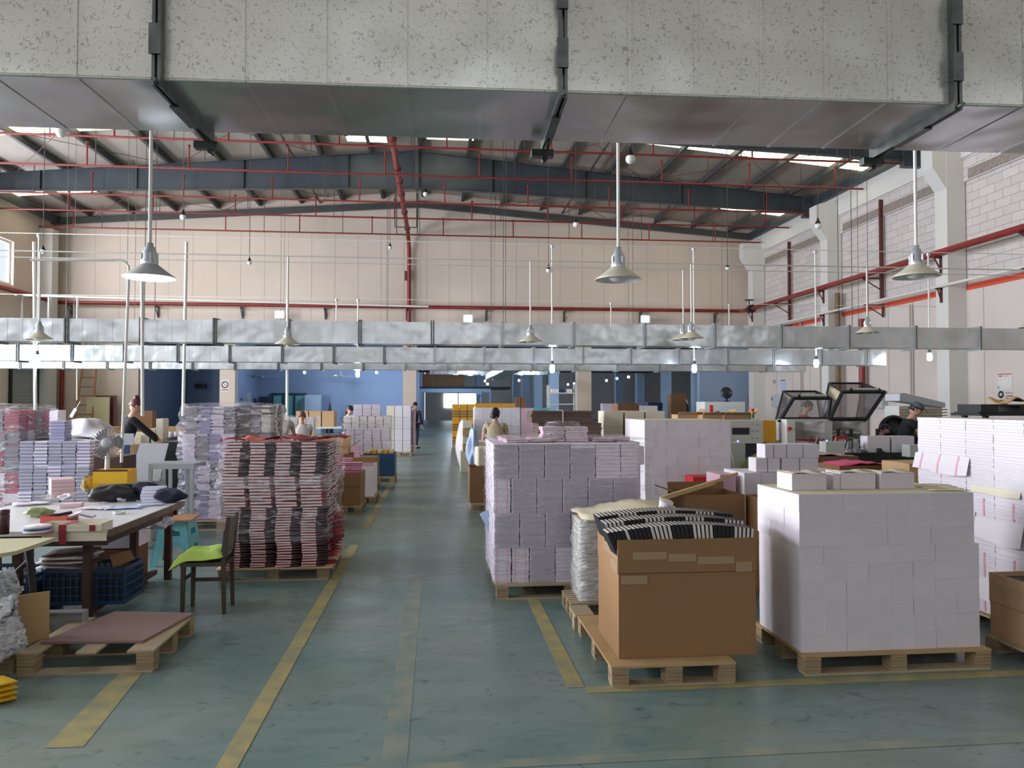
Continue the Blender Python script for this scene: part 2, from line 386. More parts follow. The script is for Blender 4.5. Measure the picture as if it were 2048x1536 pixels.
# left wall with the window band and the added unseen doors cut out
def wall_holes(name, m, X0, X1, ya, yb, z1, holes, axis='x'):
    ys = sorted({ya, yb}|{h[0] for h in holes}|{h[1] for h in holes}); bx = []
    for a, b in zip(ys[:-1], ys[1:]):
        cuts = sorted((h[2], h[3]) for h in holes if h[0] <= a+1e-6 and h[1] >= b-1e-6); z = 0
        for c0, c1 in cuts+[(z1, z1)]:
            if c0 > z: bx.append((X0, X1, a, b, z, c0) if axis == 'x' else (a, b, X0, X1, z, c0))
            z = max(z, c1)
    return struct(name, m, bx)
lh = [(y-2.9 if y < 30 else 27.2, y+2.9 if y < 30 else 33.45, 6.6, 8.45) for y in WIN_Y]+[(4.4, 10.0, .001, 4.3), (12.7, 18.3, .001, 4.3), (22.7, 27.3, .001, 4.3)]
wall_holes('wall_left', M_wall, XL-.3, XL, YF, 76, 10.55, lh)
for i, h in enumerate(lh[:6]):
    fr = MB(); x0, x1 = XL-.22, XL-.12
    y0, y1, z0, z1 = h
    for q in ((y0, y1, z0, z0+.1), (y0, y1, z1-.1, z1), (y0, y0+.12, z0+.1, z1-.1), (y1-.12, y1, z0+.1, z1-.1)): fr.box(x0, x1, *q)
    n = 4
    for k in range(1, n): fr.box(x0+.02, x1-.02, y0+(y1-y0)*k/n-.03, y0+(y1-y0)*k/n+.03, z0+.1, z1-.1)
    w_ = fr.build('window_%d' % (i+1), M_white, kind='structure')
    B('pane', M_glass, [(XL-.175, XL-.165, y0+.12, y1-.12, z0+.1, z1-.1)], w_)
rh = [(x-3.6, x+3.6, 4.3, 6.7) for x in (-10.5, 0, 10.5)]
wall_holes('wall_behind', M_wallr, YF-.3, YF, XL, XR, 12.2, rh, 'y')
for i, x in enumerate((-10.5, 0, 10.5)):
    fr = MB()
    for q in ((x-3.6, x+3.6, 4.3, 4.4), (x-3.6, x+3.6, 6.6, 6.7), (x-3.6, x-3.5, 4.4, 6.6), (x+3.5, x+3.6, 4.4, 6.6), (x-.04, x+.04, 4.4, 6.6)):
        fr.box(q[0], q[1], YF-.2, YF-.1, q[2], q[3])
    w_ = fr.build('window_%d' % (i+7), M_white, kind='structure')
    B('pane', M_glass, [(x-3.5, x+3.5, YF-.16, YF-.15, 4.4, 6.6)], w_)
# right wall: smooth panel below, stripe, blockwork, band, ring beam
struct('wall_right', [M_wallr, M_block, M_white], [(XR, XR+.3, YF, 36.9, 0, 5.1, 0), (XR+.03, XR+.3, YF, 36.9, 5.1, 8.42, 1), (XR-.05, XR+.3, YF, 36.9, 8.42, 9.15, 1), (XR-.12, XR+.3, YF, 36.9, 9.15, 10.4, 2)])
COLY = [1.2, 8.0, 14.8, 21.6, 28.65, 35.75]
band = MB(); stripe = MB()
for a, b in zip(COLY[:-1], COLY[1:]):
    band.box(XR-.07, XR-.05, a+.5, b-.5, 8.46, 8.76); stripe.box(XR-.03, XR, a+.35, b-.35, 5.08, 5.26)
band.build('trim_1', M_band, kind='structure'); stripe.build('trim_2', M_redst, kind='structure')
seam = MB()
for y in (4.6, 11.4, 18.2, 20.6, 23.9, 25.3, 27, 31, 32.6, 34.2): seam.box(XR-.008, XR, y, y+.03, 0, 5.08)
seam.build('trim_3', M_seam, kind='structure')
for y in COLY:      # concrete columns with corbels
    p = MB(); p.box(XR-.6, XR, y-.28, y+.28, 0, 9.7)
    p.prism([(XR-.6, 8.2), (XR-1.05, 8.85), (XR-1.05, 9.55), (XR-.6, 9.7)], 1, y-.27, y+.27)
    p.build('column', M_white, kind='structure')
for y in COLY[3:]:
    p = MB(); p.box(XL, XL+.55, y-.28, y+.28, 0, 9.5); p.build('column', M_white, kind='structure')
# steel posts on the right wall
for y in (18.2, 25.5, 32.6):
    B('wall_post', M_maroon, [(XR-.18, XR-.06, y-.045, y+.045, 5.35, 9.0)], label='slim maroon steel post on the blockwork %s' % {18.2: 'beside the frame edge', 25.5: 'between the two big columns', 32.6: 'near the far corner'}[y], cat='post')
# end wall with openings to the next hall
OPZ = 4.9
struct('wall_end', [M_wall, M_bluew], [(XL, XR, YB, YB+.3, OPZ, 12.0, 0), (XL, -13.9, YB, YB+.3, 0, OPZ, 0), (13.2, XR, YB, YB+.3, 0, OPZ, 1)])
sm = MB()
for k in range(31): sm.box(-17+k*1.1, -16.985+k*1.1, YB-.006, YB, OPZ, 9.8)
sm.build('trim_4', M_seam, kind='structure')
for x0, x1 in ((-10.2, -9.5), (-1.62, -.98), (6.95, 7.65)):
    struct('column', M_wall, [(x0, x1, YB-.06, YB+.5, 0, OPZ)])
# the hall beyond
struct('wall_beyond', [M_bluew], [(-13.9, -1.3, 43.6, 43.9, 0, 4.9), (-1.3, -1.1, YB+.5, 70, 0, 4.9), (-14.2, -13.9, YB+.3, 43.9, 0, 4.9), (-10.3, -10.1, YB+.5, 43.6, 0, 4.9)])  # last box: partition added to keep light out of the side room
struct('wall_far', M_wallr, [(-1.1, 27, 74, 74.3, 0, 5), (26.7, 27, YB, 74, 0, 5)])
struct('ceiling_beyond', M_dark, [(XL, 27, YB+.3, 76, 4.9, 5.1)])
for k, y in enumerate((44.9, 51.2, 58, 65)): struct('column', M_bluef, [(15.7, 16.3, y-.3, y+.3, 0, 4.9)])
for k, (x, y) in enumerate(((6.9, 44), (6.9, 51), (6.9, 58), (6.9, 65), (4.1, 72), (9.5, 70), (11.5, 72))): struct('column', M_bluef, [(x-.28, x+.28, y-.28, y+.28, 0, 4.9)])
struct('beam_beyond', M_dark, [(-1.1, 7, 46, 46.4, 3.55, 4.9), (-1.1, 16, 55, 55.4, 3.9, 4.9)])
# ---- roof
RX = -.83; RZ = 12.0; SL = .0888
def rz(x): return RZ-abs(x-RX)*SL
rf = MB()
SK = [(25.9, 26.9), (32.8, 33.8), (12.2, 13.2), (19, 20), (5.2, 6.2)]
ysr = sorted({YF-.3, YB+.3}|{a for s in SK for a in s})
skm = MB()
for a, b in zip(ysr[:-1], ysr[1:]):
    isk = (a, b) in SK
    for sg in (-1, 1):
        xs = [RX, RX+sg*6.5, RX+sg*(17.3 if sg > 0 else 17.2)]
        for q, (p0, p1) in enumerate(zip(xs[:-1], xs[1:])):
            poly = [(p0, rz(p0)), (p1, rz(p1)), (p1, rz(p1)+.06), (p0, rz(p0)+.06)]
            if sg < 0: poly = poly[::-1]
            (skm if isk and q == 1 else rf).prism(poly, 1, a, b)
rf.build('ceiling', M_roof, kind='structure')
skm.build('skylight', M_sky, kind='structure')
for k, (x0, x1) in enumerate(((-3.4, -1.9), (-.4, 1.4))):
    B('roof_light', M_sky, [(x0, x1, 27.3, 28.8, rz(x0)-.16, rz(x0)-.13)], kind='structure')
pu = []
for k in range(18):
    x = -16.1+1.93*k
    if x > XR-.2: continue
    b = MB(); b.box(x-.04, x+.04, YF, YB, rz(x)-.24, rz(x)-.02); b.box(x-.09, x+.04, YF, YB, rz(x)-.26, rz(x)-.235)
    b.build('roof_purlin', M_purl, kind='structure')
for x in (-5.6, 6.2):
    B('roof_purlin', M_purl, [(x-.03, x+.03, YF, YB, rz(x)-.3, rz(x)-.24)], kind='structure')
for y in (30.0, 23.2, 16.4, 9.6, 2.8):     # portal rafters, deeper at the ridge
    r = MB(); t = .11
    for sg, xe in ((-1, XL+.1), (1, XR-.1)):
        zt0, zt1 = 11.72, rz(xe)-.26; zb0, zb1 = 10.25, 9.65
        poly = [(RX, zb0), (RX, zt0), (xe, zt1), (xe, zb1)]
        if sg > 0: poly = poly[::-1]
        r.prism(poly, 1, y-.01, y+.01)
        for za, zb in ((zt0, zt1), (zb0, zb1)):
            q = [(RX, za-.02), (RX, za), (xe, zb), (xe, zb-.02)]
            if sg > 0: q = q[::-1]
            r.prism(q, 1, y-t, y+t)
    o = r.build('roof_beam', M_beam, kind='structure')
    s = MB()
    for x in (-15, -11.5, -7.5, -3.5, 2.2, 6.0, 10.0, 13.6):
        f = abs(x-RX)/17; s.box(x-.01, x+.01, y-.1, y+.1, 10.27-.6*f+.0, 11.68-1.4*f)
    s.box(RX-.1, RX+.1, y-.12, y+.12, 10.22, 11.74)
    s.build('stiffener', M_beam, o)
    for sg, xe in ((-1, XL+.1), (1, XR-.1)):    # end bearing
        B('bearing', M_beam, [(min(xe, xe-sg*.7), max(xe, xe-sg*.7), y-.13, y+.13, 9.45, 10.3)], o)
g = MB()
for sg, xe in ((-1, XL), (1, XR)):
    poly = [(RX, 11.18), (RX, 11.45), (xe, rz(xe)-.3), (xe, rz(xe)-.56)]
    if sg > 0: poly = poly[::-1]
    g.prism(poly, 1, YB-.25, YB-.02)
g.build('roof_beam', M_purl, kind='structure')
for X, s in ((XR-.35, 1), (XL+.15, -1)):
    struct('eaves_beam', M_beam, [(X, X+.2, YF, YB, 9.95, 10.28)])
br = MB()
for y0, y1 in ((23.2, 30), (30, 36.6), (16.4, 23.2)):
    for xa, xb in ((-16, -10), (-10, -4), (3, 8.5), (8.5, 15)):
        br.tube((xa, y0, rz(xa)-.35), (xb, y1, rz(xb)-.35), .012, n=4); br.tube((xb, y0, rz(xb)-.35), (xa, y1, rz(xa)-.35), .012, n=4)
br.build('roof_bracing', M_maroon, kind='structure')
# ---- fire pipes in the roof
for k, (y, z) in enumerate(((23.3, 9.6), (26.3, 9.62), (29.45, 9.5), (32.2, 9.55), (35.2, 9.52))):
    t = thing('sprinkler_pipe', 'thin red sprinkler pipe crossing the roof, %s from the end wall' % nth(5-k), 'pipe', (0, y, z))
    MB().tube((XL+.1, 0, 0), (XR-.3, 0, 0), .035, n=8).build('pipe_run', M_red, t)
    for q in range(10):
        x = -16.2+3.3*q+(k % 2)*1.2
        if x < XR-.8: MB().tube((x, 0, 0), (x, 0, .75), .028, n=6).tube((x, 0, .75), (x, 0, .82), .05, n=6).build('riser', M_red, t)
    for q in range(9):
        x = -15+3.55*q; MB().tube((x, .06, -.04), (x, .06, rz(x)-z-.2), .018, n=4).build('hanger', M_purl, t)
t = thing('fire_main', 'thick red fire main running under the ridge and down the end wall', 'pipe', (-1.38, 0, 9.82))
b = MB(); b.path([(0, 16, 0), (0, 35.6, 0), (.02, 36.2, -.35), (.05, 36.4, -.8), (.05, 36.42, -3.3), (.05, 36.42, -6.5)], .1, n=12)
b.build('main_pipe', M_red, t)
for y in (19, 21, 23.3, 26.3, 27.8, 29.45, 32.2, 35.2): MB().tube((0, y-.08, 0), (0, y+.08, 0), .135, n=12).build('coupling', M_red, t)
B('valve_box', M_maroon, [(-.16, -.02, 36.36, 36.5, -2.25, -1.8)], t)
b = MB()
for y in (33.6, 35): b.box(-.5, -.46, y, y+.04, -.3, 1.6); b.box(.46, .5, y, y+.04, -.3, 1.6); b.box(-.5, .5, y, y+.04, -.34, -.3)
b.build('hanger_frame', M_purl, t)
# pipes along the walls at 6.35 m
t = thing('wall_pipe', 'long red pipe on brackets along the end wall above the ducts', 'pipe', (0, YB-.35, 6.28))
MB().path([(XL+.4, 0, 0), (XR-.9, 0, 0), (XR-.6, -.35, .03)], .085, n=12).build('pipe_run', M_red, t)
for k in range(9):
    x = -16.9+3.86*k; b = MB(); b.box(x-.03, x+.03, -.14, .34, -.16, -.09); b.box(x-.03, x+.03, .26, .34, -.62, -.09)
    b.tube((x, -.1, -.14), (x, .3, -.55), .025, n=4); b.build('bracket', M_purl, t)
t = thing('wall_pipe', 'long red pipe on brackets along the blockwork wall', 'pipe', (XR-.74, 0, 6.27))
MB().tube((0, YF, 0), (0, 35.9, 0), .1, n=12).build('pipe_run', M_red, t)
for k, y in enumerate((18.2, 21.6, 25.5, 28.65, 32.6, 35.5)):
    w0 = .68 if k % 2 == 0 else .14
    b = MB(); b.box(-.14, .68 if w0 > .5 else .14, y-.03, y+.03, -.16, -.1); b.box(w0-.06, w0, y-.03, y+.03, -.62, -.1); b.tube((-.1, y, -.14), (w0, y, -.6), .025, n=4)
    b.build('bracket', M_maroon, t)
b = MB(); b.tube((0, 35.2, 0), (0, 35.5, 0), .2, n=12); b.tube((-.1, 35.35, .1), (-.1, 35.35, .42), .03); b.tube((-.1, 35.35, .42), (-.1, 35.35, .45), .22, n=14); b.build('valve', M_machd, t)
t = thing('wall_pipe', 'thin white conduit on maroon brackets along the blockwork wall', 'pipe', (XR-.7, 0, 5.24))
MB().tube((0, YF, 0), (0, 36, 0), .045, n=8).build('pipe_run', M_pipe, t)
for y in (18.2, 21.6, 25.5, 28.65, 32.6):
    b = MB(); w0 = .1 if y in (21.6, 28.65) else .64; b.box(-.1, w0, y-.03, y+.03, -.1, -.045); b.tube((-.05, y, -.07), (w0-.03, y, -.45), .022, n=4); b.box(w0-.06, w0, y-.03, y+.03, -.5, -.05); b.build('bracket', M_maroon, t)
t = thing('wall_pipe', 'red pipe on brackets along the window wall', 'pipe', (XL+.35, 0, 6.3))
MB().tube((0, YF, 0), (0, 36.3, 0), .11, n=12).build('pipe_run', M_red, t)
t = thing('pipe_rack', 'white tube rack high in the window corner above the ducts', 'rack', (XL+1.4, 33.2, 0))
b = MB()
for x in (-.9, .15, 1.3): b.tube((x, 0, 4.6), (x, 0, 6.15), .045, n=8)
b.tube((-1.2, 0, 6.15), (16, 0, 5.9), .045, n=8); b.tube((-1.2, 0, 4.75), (1.4, 0, 4.7), .035, n=8); b.build('rack_frame', M_pipe, t)
for x0, x1, y, lab in ((-17.2, -17.05, 36.5, 'corner'), ):
    MB().tube((x0, y, 0), (x0, y, 3.2), .09, n=10).build('drain_pipe', M_red, label='short red standpipe in the %s beside the roller door' % lab, cat='pipe')
MB().tube((15.78, 28.15, 0), (15.78, 28.15, 6.0), .1, n=12).build('drain_pipe', mat('stained_brown_pipe', (132, 104, 72), .6, var=.3, vscale=3), label='stained brown downpipe beside the second wall column', cat='pipe')
MB().tube((XR-.25, 26.6, 0), (XR-.25, 26.6, 4.8), .12, n=12).build('drain_pipe', M_red, label='short red standpipe behind the hooded machines', cat='pipe')
for y, zb in ((23.9, 5), (31.6, 5.2), (29.9, 4.6)):
    MB().tube((XR-.12, y, 1.0), (XR-.12, y, zb), .035, n=6).build('wall_conduit', M_seam, label='thin vertical conduit on the wall %s' % {23.9: 'behind the tall hood', 31.6: 'beside the notice', 29.9: 'near the fire sign'}[y], cat='pipe')
# roller door at the far end of the window wall
d = thing('door_1', None, None, (XL, 34.3, 0), kind='structure')
b = MB()
for k in range(32): b.box(.02, .06, -1, 1, .1*k, .1*k+.085)
b.build('shutter', M_grey, d); B('door_frame', M_machd, [(.01, .12, -1.1, -1, 0, 3.3), (.01, .12, 1, 1.1, 0, 3.3), (0, .35, -1.15, 1.15, 3.25, 3.7)], d)
# painted lines
fm = lambda *bx, m=M_yline: B('floor_marking', m, bx, kind='structure')
fm((-.99, -.89, 2.6, 8.9, .001, .003)); fm((-.97, -.88, 10.0, 15.2, .001, .003)); fm((.76, .86, 4.33, 7.2, .001, .003))
b = MB(); b.add([(-1.86, 3.83, .002), (-1.68, 3.83, .002), (-1.8, 5.0, .002), (-1.93, 5.0, .002)], [(0, 1, 2, 3)]); b.build('floor_marking', M_yline, kind='structure')
fm((.86, 6.5, 4.24, 4.33, .001, .003))
fm((-.95, 3.5, 3.42, 3.5, .001, .002), m=M_yfade); fm((-.25, -.13, 2.6, 7.2, .0005, .0015), m=M_yfade)

# ---- glass door and mezzanine at the head of the aisle
t = thing('door_2', None, None, (0, 50, 0), kind='structure')
xa, xb = PY(838, 800, 50)[0], PY(982, 800, 50)[0]
b = MB(); b.box(xa, xb, 0, .2, 2.35, 2.6); b.box(xa, xa+.15, 0, .15, 0, 2.35); b.box(xb-.12, xb, 0, .15, 0, 2.35); b.box(xb-.75, xb-.63, 0, .15, 0, 2.35); b.box(2.6, 3.0, -.2, 0, 2.2, 2.45)
b.build('door_frame', M_bluef, t)
struct('mezzanine', M_dark, [(-1.1, 5, 50.4, 54, 2.6, 2.75)])
for k in range(4):
    x = -.95+k*.72; B('storage_box', M_cardd, [(x, x+.66, 51, 51.6, 2.75, 3.6+.1*(k % 2))], label='brown carton on the mezzanine over the glass door, %s from the corridor wall' % nth(k+1), cat='box', group='cartons on the mezzanine')
t = thing('window_10', None, None, (0, 73.9, 0), kind='structure')
xa, xb = PY(888, 800, 73.9)[0], PY(952, 800, 73.9)[0]
B('pane', M_win, [(xa, xb, 0, .02, 1.2, 2.6)], t); B('window_frame', M_grey, [(xa+1.35, xa+1.45, -.05, .05, 1.2, 2.6), (xa, xb, -.05, .05, 2.6, 2.7)], t)
# lit bulbs in the next hall
for ix, iy, Y in ((609, 745, 41), (716, 747, 38.5), (753, 745, 41), (893, 746, 46), (970, 762, 52), (975, 768, 60), (985, 756, 44), (1030, 792, 70), (1038, 761, 47), (1043, 748, 40), (1055, 791, 66), (1108, 760, 49), (1136, 769, 52), (1148, 767, 56), (1213, 761, 47), (1234, 757, 43.5), (1257, 754, 40.5)):
    p = PY(ix, iy, Y)
    t = thing('ceiling_bulb', 'small lit bulb, %s one %s' % (cn('b'+('w' if ix < 800 else 'a' if ix < 1000 else 'c' if ix < 1160 else 'r')), 'over the blue wall' if ix < 800 else 'above the glass door at the aisle end' if ix < 1000 else 'between the central columns' if ix < 1160 else 'in the row beyond the beige column'), 'light', p, group='lit bulbs in the hall beyond, '+('blue wall' if ix < 800 else 'aisle' if ix < 1000 else 'centre' if ix < 1160 else 'column row'))
    MB().ball((0, 0, 0), .075 if Y < 60 else .1, n=10).build('bulb', M_bulb_on, t)
    MB().tube((0, 0, .08), (0, 0, 4.88-p[2]), .01, n=4).build('cord', M_dark, t)
def point(loc, e, c=(.62, .78, 1), r=.15):
    l = bpy.data.lights.new('bulb_light', 'POINT'); l.energy = e; l.color = c; l.shadow_soft_size = r
    o = bpy.data.objects.new('bulb_light', l); COL.objects.link(o); o.location = loc
for x, y in ((-12, 40), (-9.0, 40), (-5.5, 40), (-2.5, 40.2), (2, 41), (6, 41), (11.5, 41), (1.2, 47.5), (9, 48), (2.5, 56), (11, 57), (4, 66), (12, 66), (20, 48)):
    point((x, y, 3.3), 330 * .55 if x > -7 else 8, (.66, .8, 1))
# ceiling fans in the next hall
for ix, iy, Y in ((682, 752, 41.5), (524, 752, 42.3)):
    p = PY(ix, iy, Y); t = thing('ceiling_fan', 'three-bladed ceiling fan in front of the blue wall, %s' % ('by the lit bulbs' if ix > 600 else 'over the dark doors'), 'fan', p)
    MB().lathe([(.001, -.1), (.12, -.08), (.14, 0), (.08, .06), (.001, .07)]).build('motor', M_grey, t)
    MB().tube((0, 0, .07), (0, 0, 4.88-p[2]), .015, n=6).build('rod', M_grey, t)
    for k in range(3): MB().box(.1, .95, -.07, .07, -.01, .01).build('blade', M_grey, t, rotz=R(20+120*k))
# ================================================================== ducts
def duct(label, x0, x1, y, dep, z0, z1, fl, pitch, ms, rot=0, hang=8.0, near=False, phase=0):
    """fl = x of the flanges"""
    t = thing('air_duct', label, 'duct', (0, y, 0), rot)
    xs = [x0]+list(fl)+[x1]
    for a, b in zip(xs[:-1], xs[1:]):
        s = MB(); tk = .006
        s.box(a, b, 0, tk, z0, z1, 0); s.box(a, b, dep-tk, dep, z0, z1, 0)
        s.box(a, b, tk, dep-tk, z0, z0+tk, 1); s.box(a, b, tk, dep-tk, z1-tk, z1, 0)
        n = max(1, int((b-a)/pitch)); p = (b-a)/n; rw = .006 if near else .012
        for k in range(1, n):
            x = a+p*k; s.box(x-rw, x+rw, -.003, 0, z0, z1, 0); s.box(x-rw, x+rw, 0, dep, z0-.003, z0, 1)
        if near: s.tube((a, 0, z0), (b, 0, z0), .005, n=6, m=0)
        s.build('duct_section', ms, t)
    for i, x in enumerate(fl):
        e = .03; f = MB(); q = .013 if near else .03
        for xx in (x-q, x+q*.25):
            f.box(xx, xx+q*.7, -e, 0, z0-e, z1+e); f.box(xx, xx+q*.7, dep, dep+e, z0-e, z1+e)
            f.box(xx, xx+q*.7, 0, dep, z0-e, z0); f.box(xx, xx+q*.7, 0, dep, z1, z1+e)
        if near:
            f.box(x-.017, x+.012, .12, .3, z0-e-.006, z0-e)
            clips = [MB().box(x-.02, x+.014, -e-.006, -e, z0+a_, z0+a_+.09) for a_ in (.06, .24)]
            f.box(x-.05, x+.03, dep+.0, dep+.035, z0-.055, z0-e)
            f.tube((x, -e-.02, z0-.02), (x, -e+.01, z0-.02), .008); f.tube((x, dep+.02, z0-.06), (x, dep+.05, z0-.06), .01)
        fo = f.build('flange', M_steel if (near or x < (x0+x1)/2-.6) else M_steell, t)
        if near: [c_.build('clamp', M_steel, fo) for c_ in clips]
    for i, x in enumerate(fl[::2] if near else fl[2::5]):
        h = MB(); h.tube((x+.05, -.02, z1), (x+.05, -.02, rz(x)-.2), .006, n=4); h.tube((x+.05, dep+.02, z1), (x+.05, dep+.02, rz(x)-.2), .006, n=4)
        h.build('hanger', M_steel, t)
    return t
duct('big galvanised duct overhead across the front of the hall, nearest of the ducts', -4.4, 5.4, 2.25, .43, 2.6, 3.06, [-3.21, -2.01, -.81, .38, 1.63, 2.85, 4.1], .205, [M_duct, M_ductb], R(-1.46), near=True)
f1 = [PY(x, 660, 12.4)[0] for x in (-17, 133, 283, 430, 577, 720, 865, 1005, 1148, 1290, 1430, 1563, 1698, 1831, 1960)]
duct('long bright galvanised duct across the hall, upper edge of the far group', f1[0]-2.4, f1[-1]+2.5, 12.4, .4, 2.62, 2.98, f1, .215, [M_ductf, M_ductf], R(.0))
f2 = [PY(x, 700, 17.8)[0] for x in (35, 144, 249, 356, 460, 565, 668, 769, 869, 969, 1068, 1166, 1262, 1358, 1455, 1548, 1643, 1733)]
duct('second galvanised duct, shorter and behind the long bright one', f2[0]-1.2, PY(1772, 700, 17.8)[0], 17.8, .4, 2.6, 2.96, f2, .215, [M_ductf, M_ductf])
f3 = [PY(x, 735, 21.2)[0] for x in (-48, 40, 127, 214, 300, 385, 470, 557, 643, 727, 811, 895, 980, 1064, 1150, 1235, 1318, 1453, 1532)]
duct('third galvanised duct, lowest edge of the far group', f3[0]-1.2, PY(1612, 735, 21.2)[0], 21.2, .4, 2.58, 2.94, f3, .215, [M_ductf, M_ductf])
# open rear-hall ducts
for (x0, x1, y, z) in ((-.4, 7.4, 44.6, 3.35), (1.2, 5.2, 52.5, 3.6)):
    B('air_duct', M_ductf, [(x0, x1, y, y+.6, z, z+.42)], label='dark reflecting duct under the ceiling of the hall beyond, %s' % ('over the aisle' if y < 50 else 'further in'), cat='duct')
B('air_duct', M_ductf, [(2.9, 3.7, 30, 44.6, 3.05, 3.5), (2.9, 3.7, 29.9, 30, 2.95, 3.5)], label='square duct branch running back into the hall beyond', cat='duct')

# ================================================================== lamps
LAMP = {}
def lamp(label, p, top, r=.19, lit=False, group=None):
    """p = centre of the rim; rod up to z=top"""
    t = thing('pendant_lamp', label, 'lamp', p)
    if lit not in LAMP:
        q = {}
        prof = [(.19, 0), (.192, .004), (.17, .022), (.13, .05), (.085, .085), (.06, .105), (.058, .108)]
        pin = [(.055, .104), (.08, .08), (.125, .046), (.165, .018), (.188, 0)]
        q['shade'] = MB().lathe(prof, n=32, m=0).lathe(pin, n=32, m=1).mesh('shade', [M_cap if lit else M_shade, M_shadein])
        s = MB().lathe([(.06, .1), (.062, .13), (.05, .15), (.052, .2), (.04, .215), (.036, .24), (.026, .245), (.024, .27), (.001, .272)], n=20)
        for k in range(4):
            a = k*math.pi/2+.4; s.box(-.008, .008, .048, .062, .12, .19, 0, Matrix.Rotation(a, 4, 'Z'))
        q['socket'] = s.mesh('socket', M_cap)
        q['bulb'] = MB().lathe([(.001, -.012), (.055, -.006), (.078, .012), (.075, .04), (.04, .075), (.03, .1)], n=20).mesh('bulb', M_bulb_on if lit else M_bulb_off)
        LAMP[lit] = q
    sh_ = None
    for k, me in LAMP[lit].items():
        o = put(me, k, sh_ if k == 'bulb' else t); o.scale = (1,)*3 if k == 'bulb' else (r/.19,)*3
        if k == 'shade': sh_ = o
    MB().tube((0, 0, .26*r/.19), (0, 0, top-p[2]-.012), .0135, n=10).build('rod', M_pipe, t)
    if lit:
        l = bpy.data.lights.new('bulb_light', 'POINT'); l.energy = 22; l.color = (.75, .85, 1); l.shadow_soft_size = .05
        o = bpy.data.objects.new('bulb_light', l); COL.objects.link(o); o.location = (p[0], p[1], p[2]-.06)
    return t
lamp('lit pendant lamp with silver shade glowing blue white, first of the near row', PY(299, 556, 6), 3.95, lit=True)
lamp('unlit cream pendant lamp near the middle of the hall, close to the camera', PY(1237, 560, 6), 3.95)
lamp('unlit cream pendant lamp hanging in front of the concrete wall column', PY(1833, 554, 6), 3.95)
Y2 = 11.4
for ix, iy, nm, dx in ((78, 679, 'over the window side, beside the corner post', 0), (575, 689, 'above the worker in the pale shirt', 0), (1061, 684, 'just past the fire main', 0), (1383, 677, 'front one of the overlapping pair', 0), (1367, 680, 'rear one of the overlapping pair', .5), (1735, 666, 'closest to the blockwork wall bulbs', 0)):
    lamp('small cream pendant lamp before the bright duct, '+nm, PY(ix, iy, Y2+dx), 3.84, r=.185, group='cream pendant lamps in front of the bright duct')
lamp('small cream pendant lamp at the far edge of the wall side', PY(2062, 655, Y2), 3.84, r=.185)
def wire(label, pts, r=.009, m=None, name='conduit'):
    MB().path(pts, r, n=6).build(name, m or M_pipe, label=label, cat='conduit')
wire('horizontal white conduit carrying the near row of pendant lamps', [(XL, 6, 3.95), (XR, 6, 3.95)], .014)
wire('horizontal white conduit carrying the row of small pendant lamps', [(XL, Y2, 3.84), (XR, Y2, 3.84)], .010)
wire('second thinner wire just behind the small pendant lamps', [(XL, Y2+.5, 3.84), (XR, Y2+.5, 3.84)], .007)
wire('horizontal white conduit high up across the hall over the second duct', [(XL, 17, 5.3), (XR, 17, 5.3)], .009)
wire('horizontal thin conduit low across the hall near the end wall pipe', [(XL, 22.4, 4.72), (XR, 22.4, 4.72)], .008)
# long tube drops with lit bulbs
def drop(ix, iy0, iy1, Y, lab, bulb=None, nm='conduit_drop', r=.02):
    a = PY(ix, iy0, Y); b = PY(ix, iy1, Y); b = Vector((a[0], Y, b[2])); a[2] = 5.22 if Y < 20 else 4.645
    t = thing(nm, lab, 'lamp' if bulb else 'conduit', b)
    MB().tube((0, 0, 0), (0, 0, a[2]-b[2]), r, n=8).build('tube', M_pipe, t)
    MB().tube((0, 0, a[2]-b[2]), (0, 0, a[2]-b[2]+.06), .045, n=8).build('junction', M_cap, t)
    if bulb is not None:
        MB().lathe([(.03, 0), (.035, -.05), (.03, -.09)]).build('socket', M_machd, t)
        MB().lathe([(.03, -.08), (.055, -.1), (.06, -.2), (.05, -.26), (.001, -.28)]).build('bulb', M_bulb_on if bulb else M_bulb_off, t)
        if bulb:
            l = bpy.data.lights.new('bulb_light', 'POINT'); l.energy = 25; l.color = (.72, .84, 1); l.shadow_soft_size = .08
            o = bpy.data.objects.new('bulb_light', l); COL.objects.link(o); o.location = (b[0], Y-.12, b[2]-.2)
for ix, a, b, Y, lab, bl in ((1104, 492, 722, 17.0, 'lit bulb on a white tube beside the aisle', True), (1387, 492, 722, 17.0, 'lit bulb on a white tube over the pile of white paper', True), (1630, 490, 712, 17.0, 'lit bulb on a white tube beyond the hooded machine', True), (1856, 484, 699, 17.0, 'lit bulb on a white tube beside the wall column', True), (78, 475, 702, 17, 'lit bulb on a white tube in front of the window wall', True),
                             (716, 620, 736, 22.4, 'lit bulb on a tube before the blue wall', True), (673, 606, 664, 22.4, 'unlit bulb tube just above the first duct, before the stacked notebooks', False), (1222, 618, 664, 22.4, 'unlit bulb tube above the first duct, over the middle', False), (1458, 608, 664, 22.4, 'unlit bulb tube above the first duct, near the wall', False)):
    drop(ix, a, b, Y, lab, bl, 'tube_lamp')
for ix, iy, Y, lab in ((559, 629, 35.6, 'over the blue wall'), (936, 637, 35.6, 'past the fire main'), (1291, 638, 35.6, 'toward the blockwork wall')):
    t = thing('wall_floodlight', 'lit flood light on the end wall %s' % lab, 'light', PY(ix, iy, Y))
    B('housing', M_grey, [(-.22, .22, .02, .2, -.18, .18)], t); B('lens', M_bulb_on, [(-.18, .18, -.01, .02, -.14, .14)], t)
    B('bracket', M_steel, [(-.03, .03, .2, YB-35.6, -.03, .03)], t)
    point(PY(ix, iy, 35.2), 25, (.8, .88, 1))
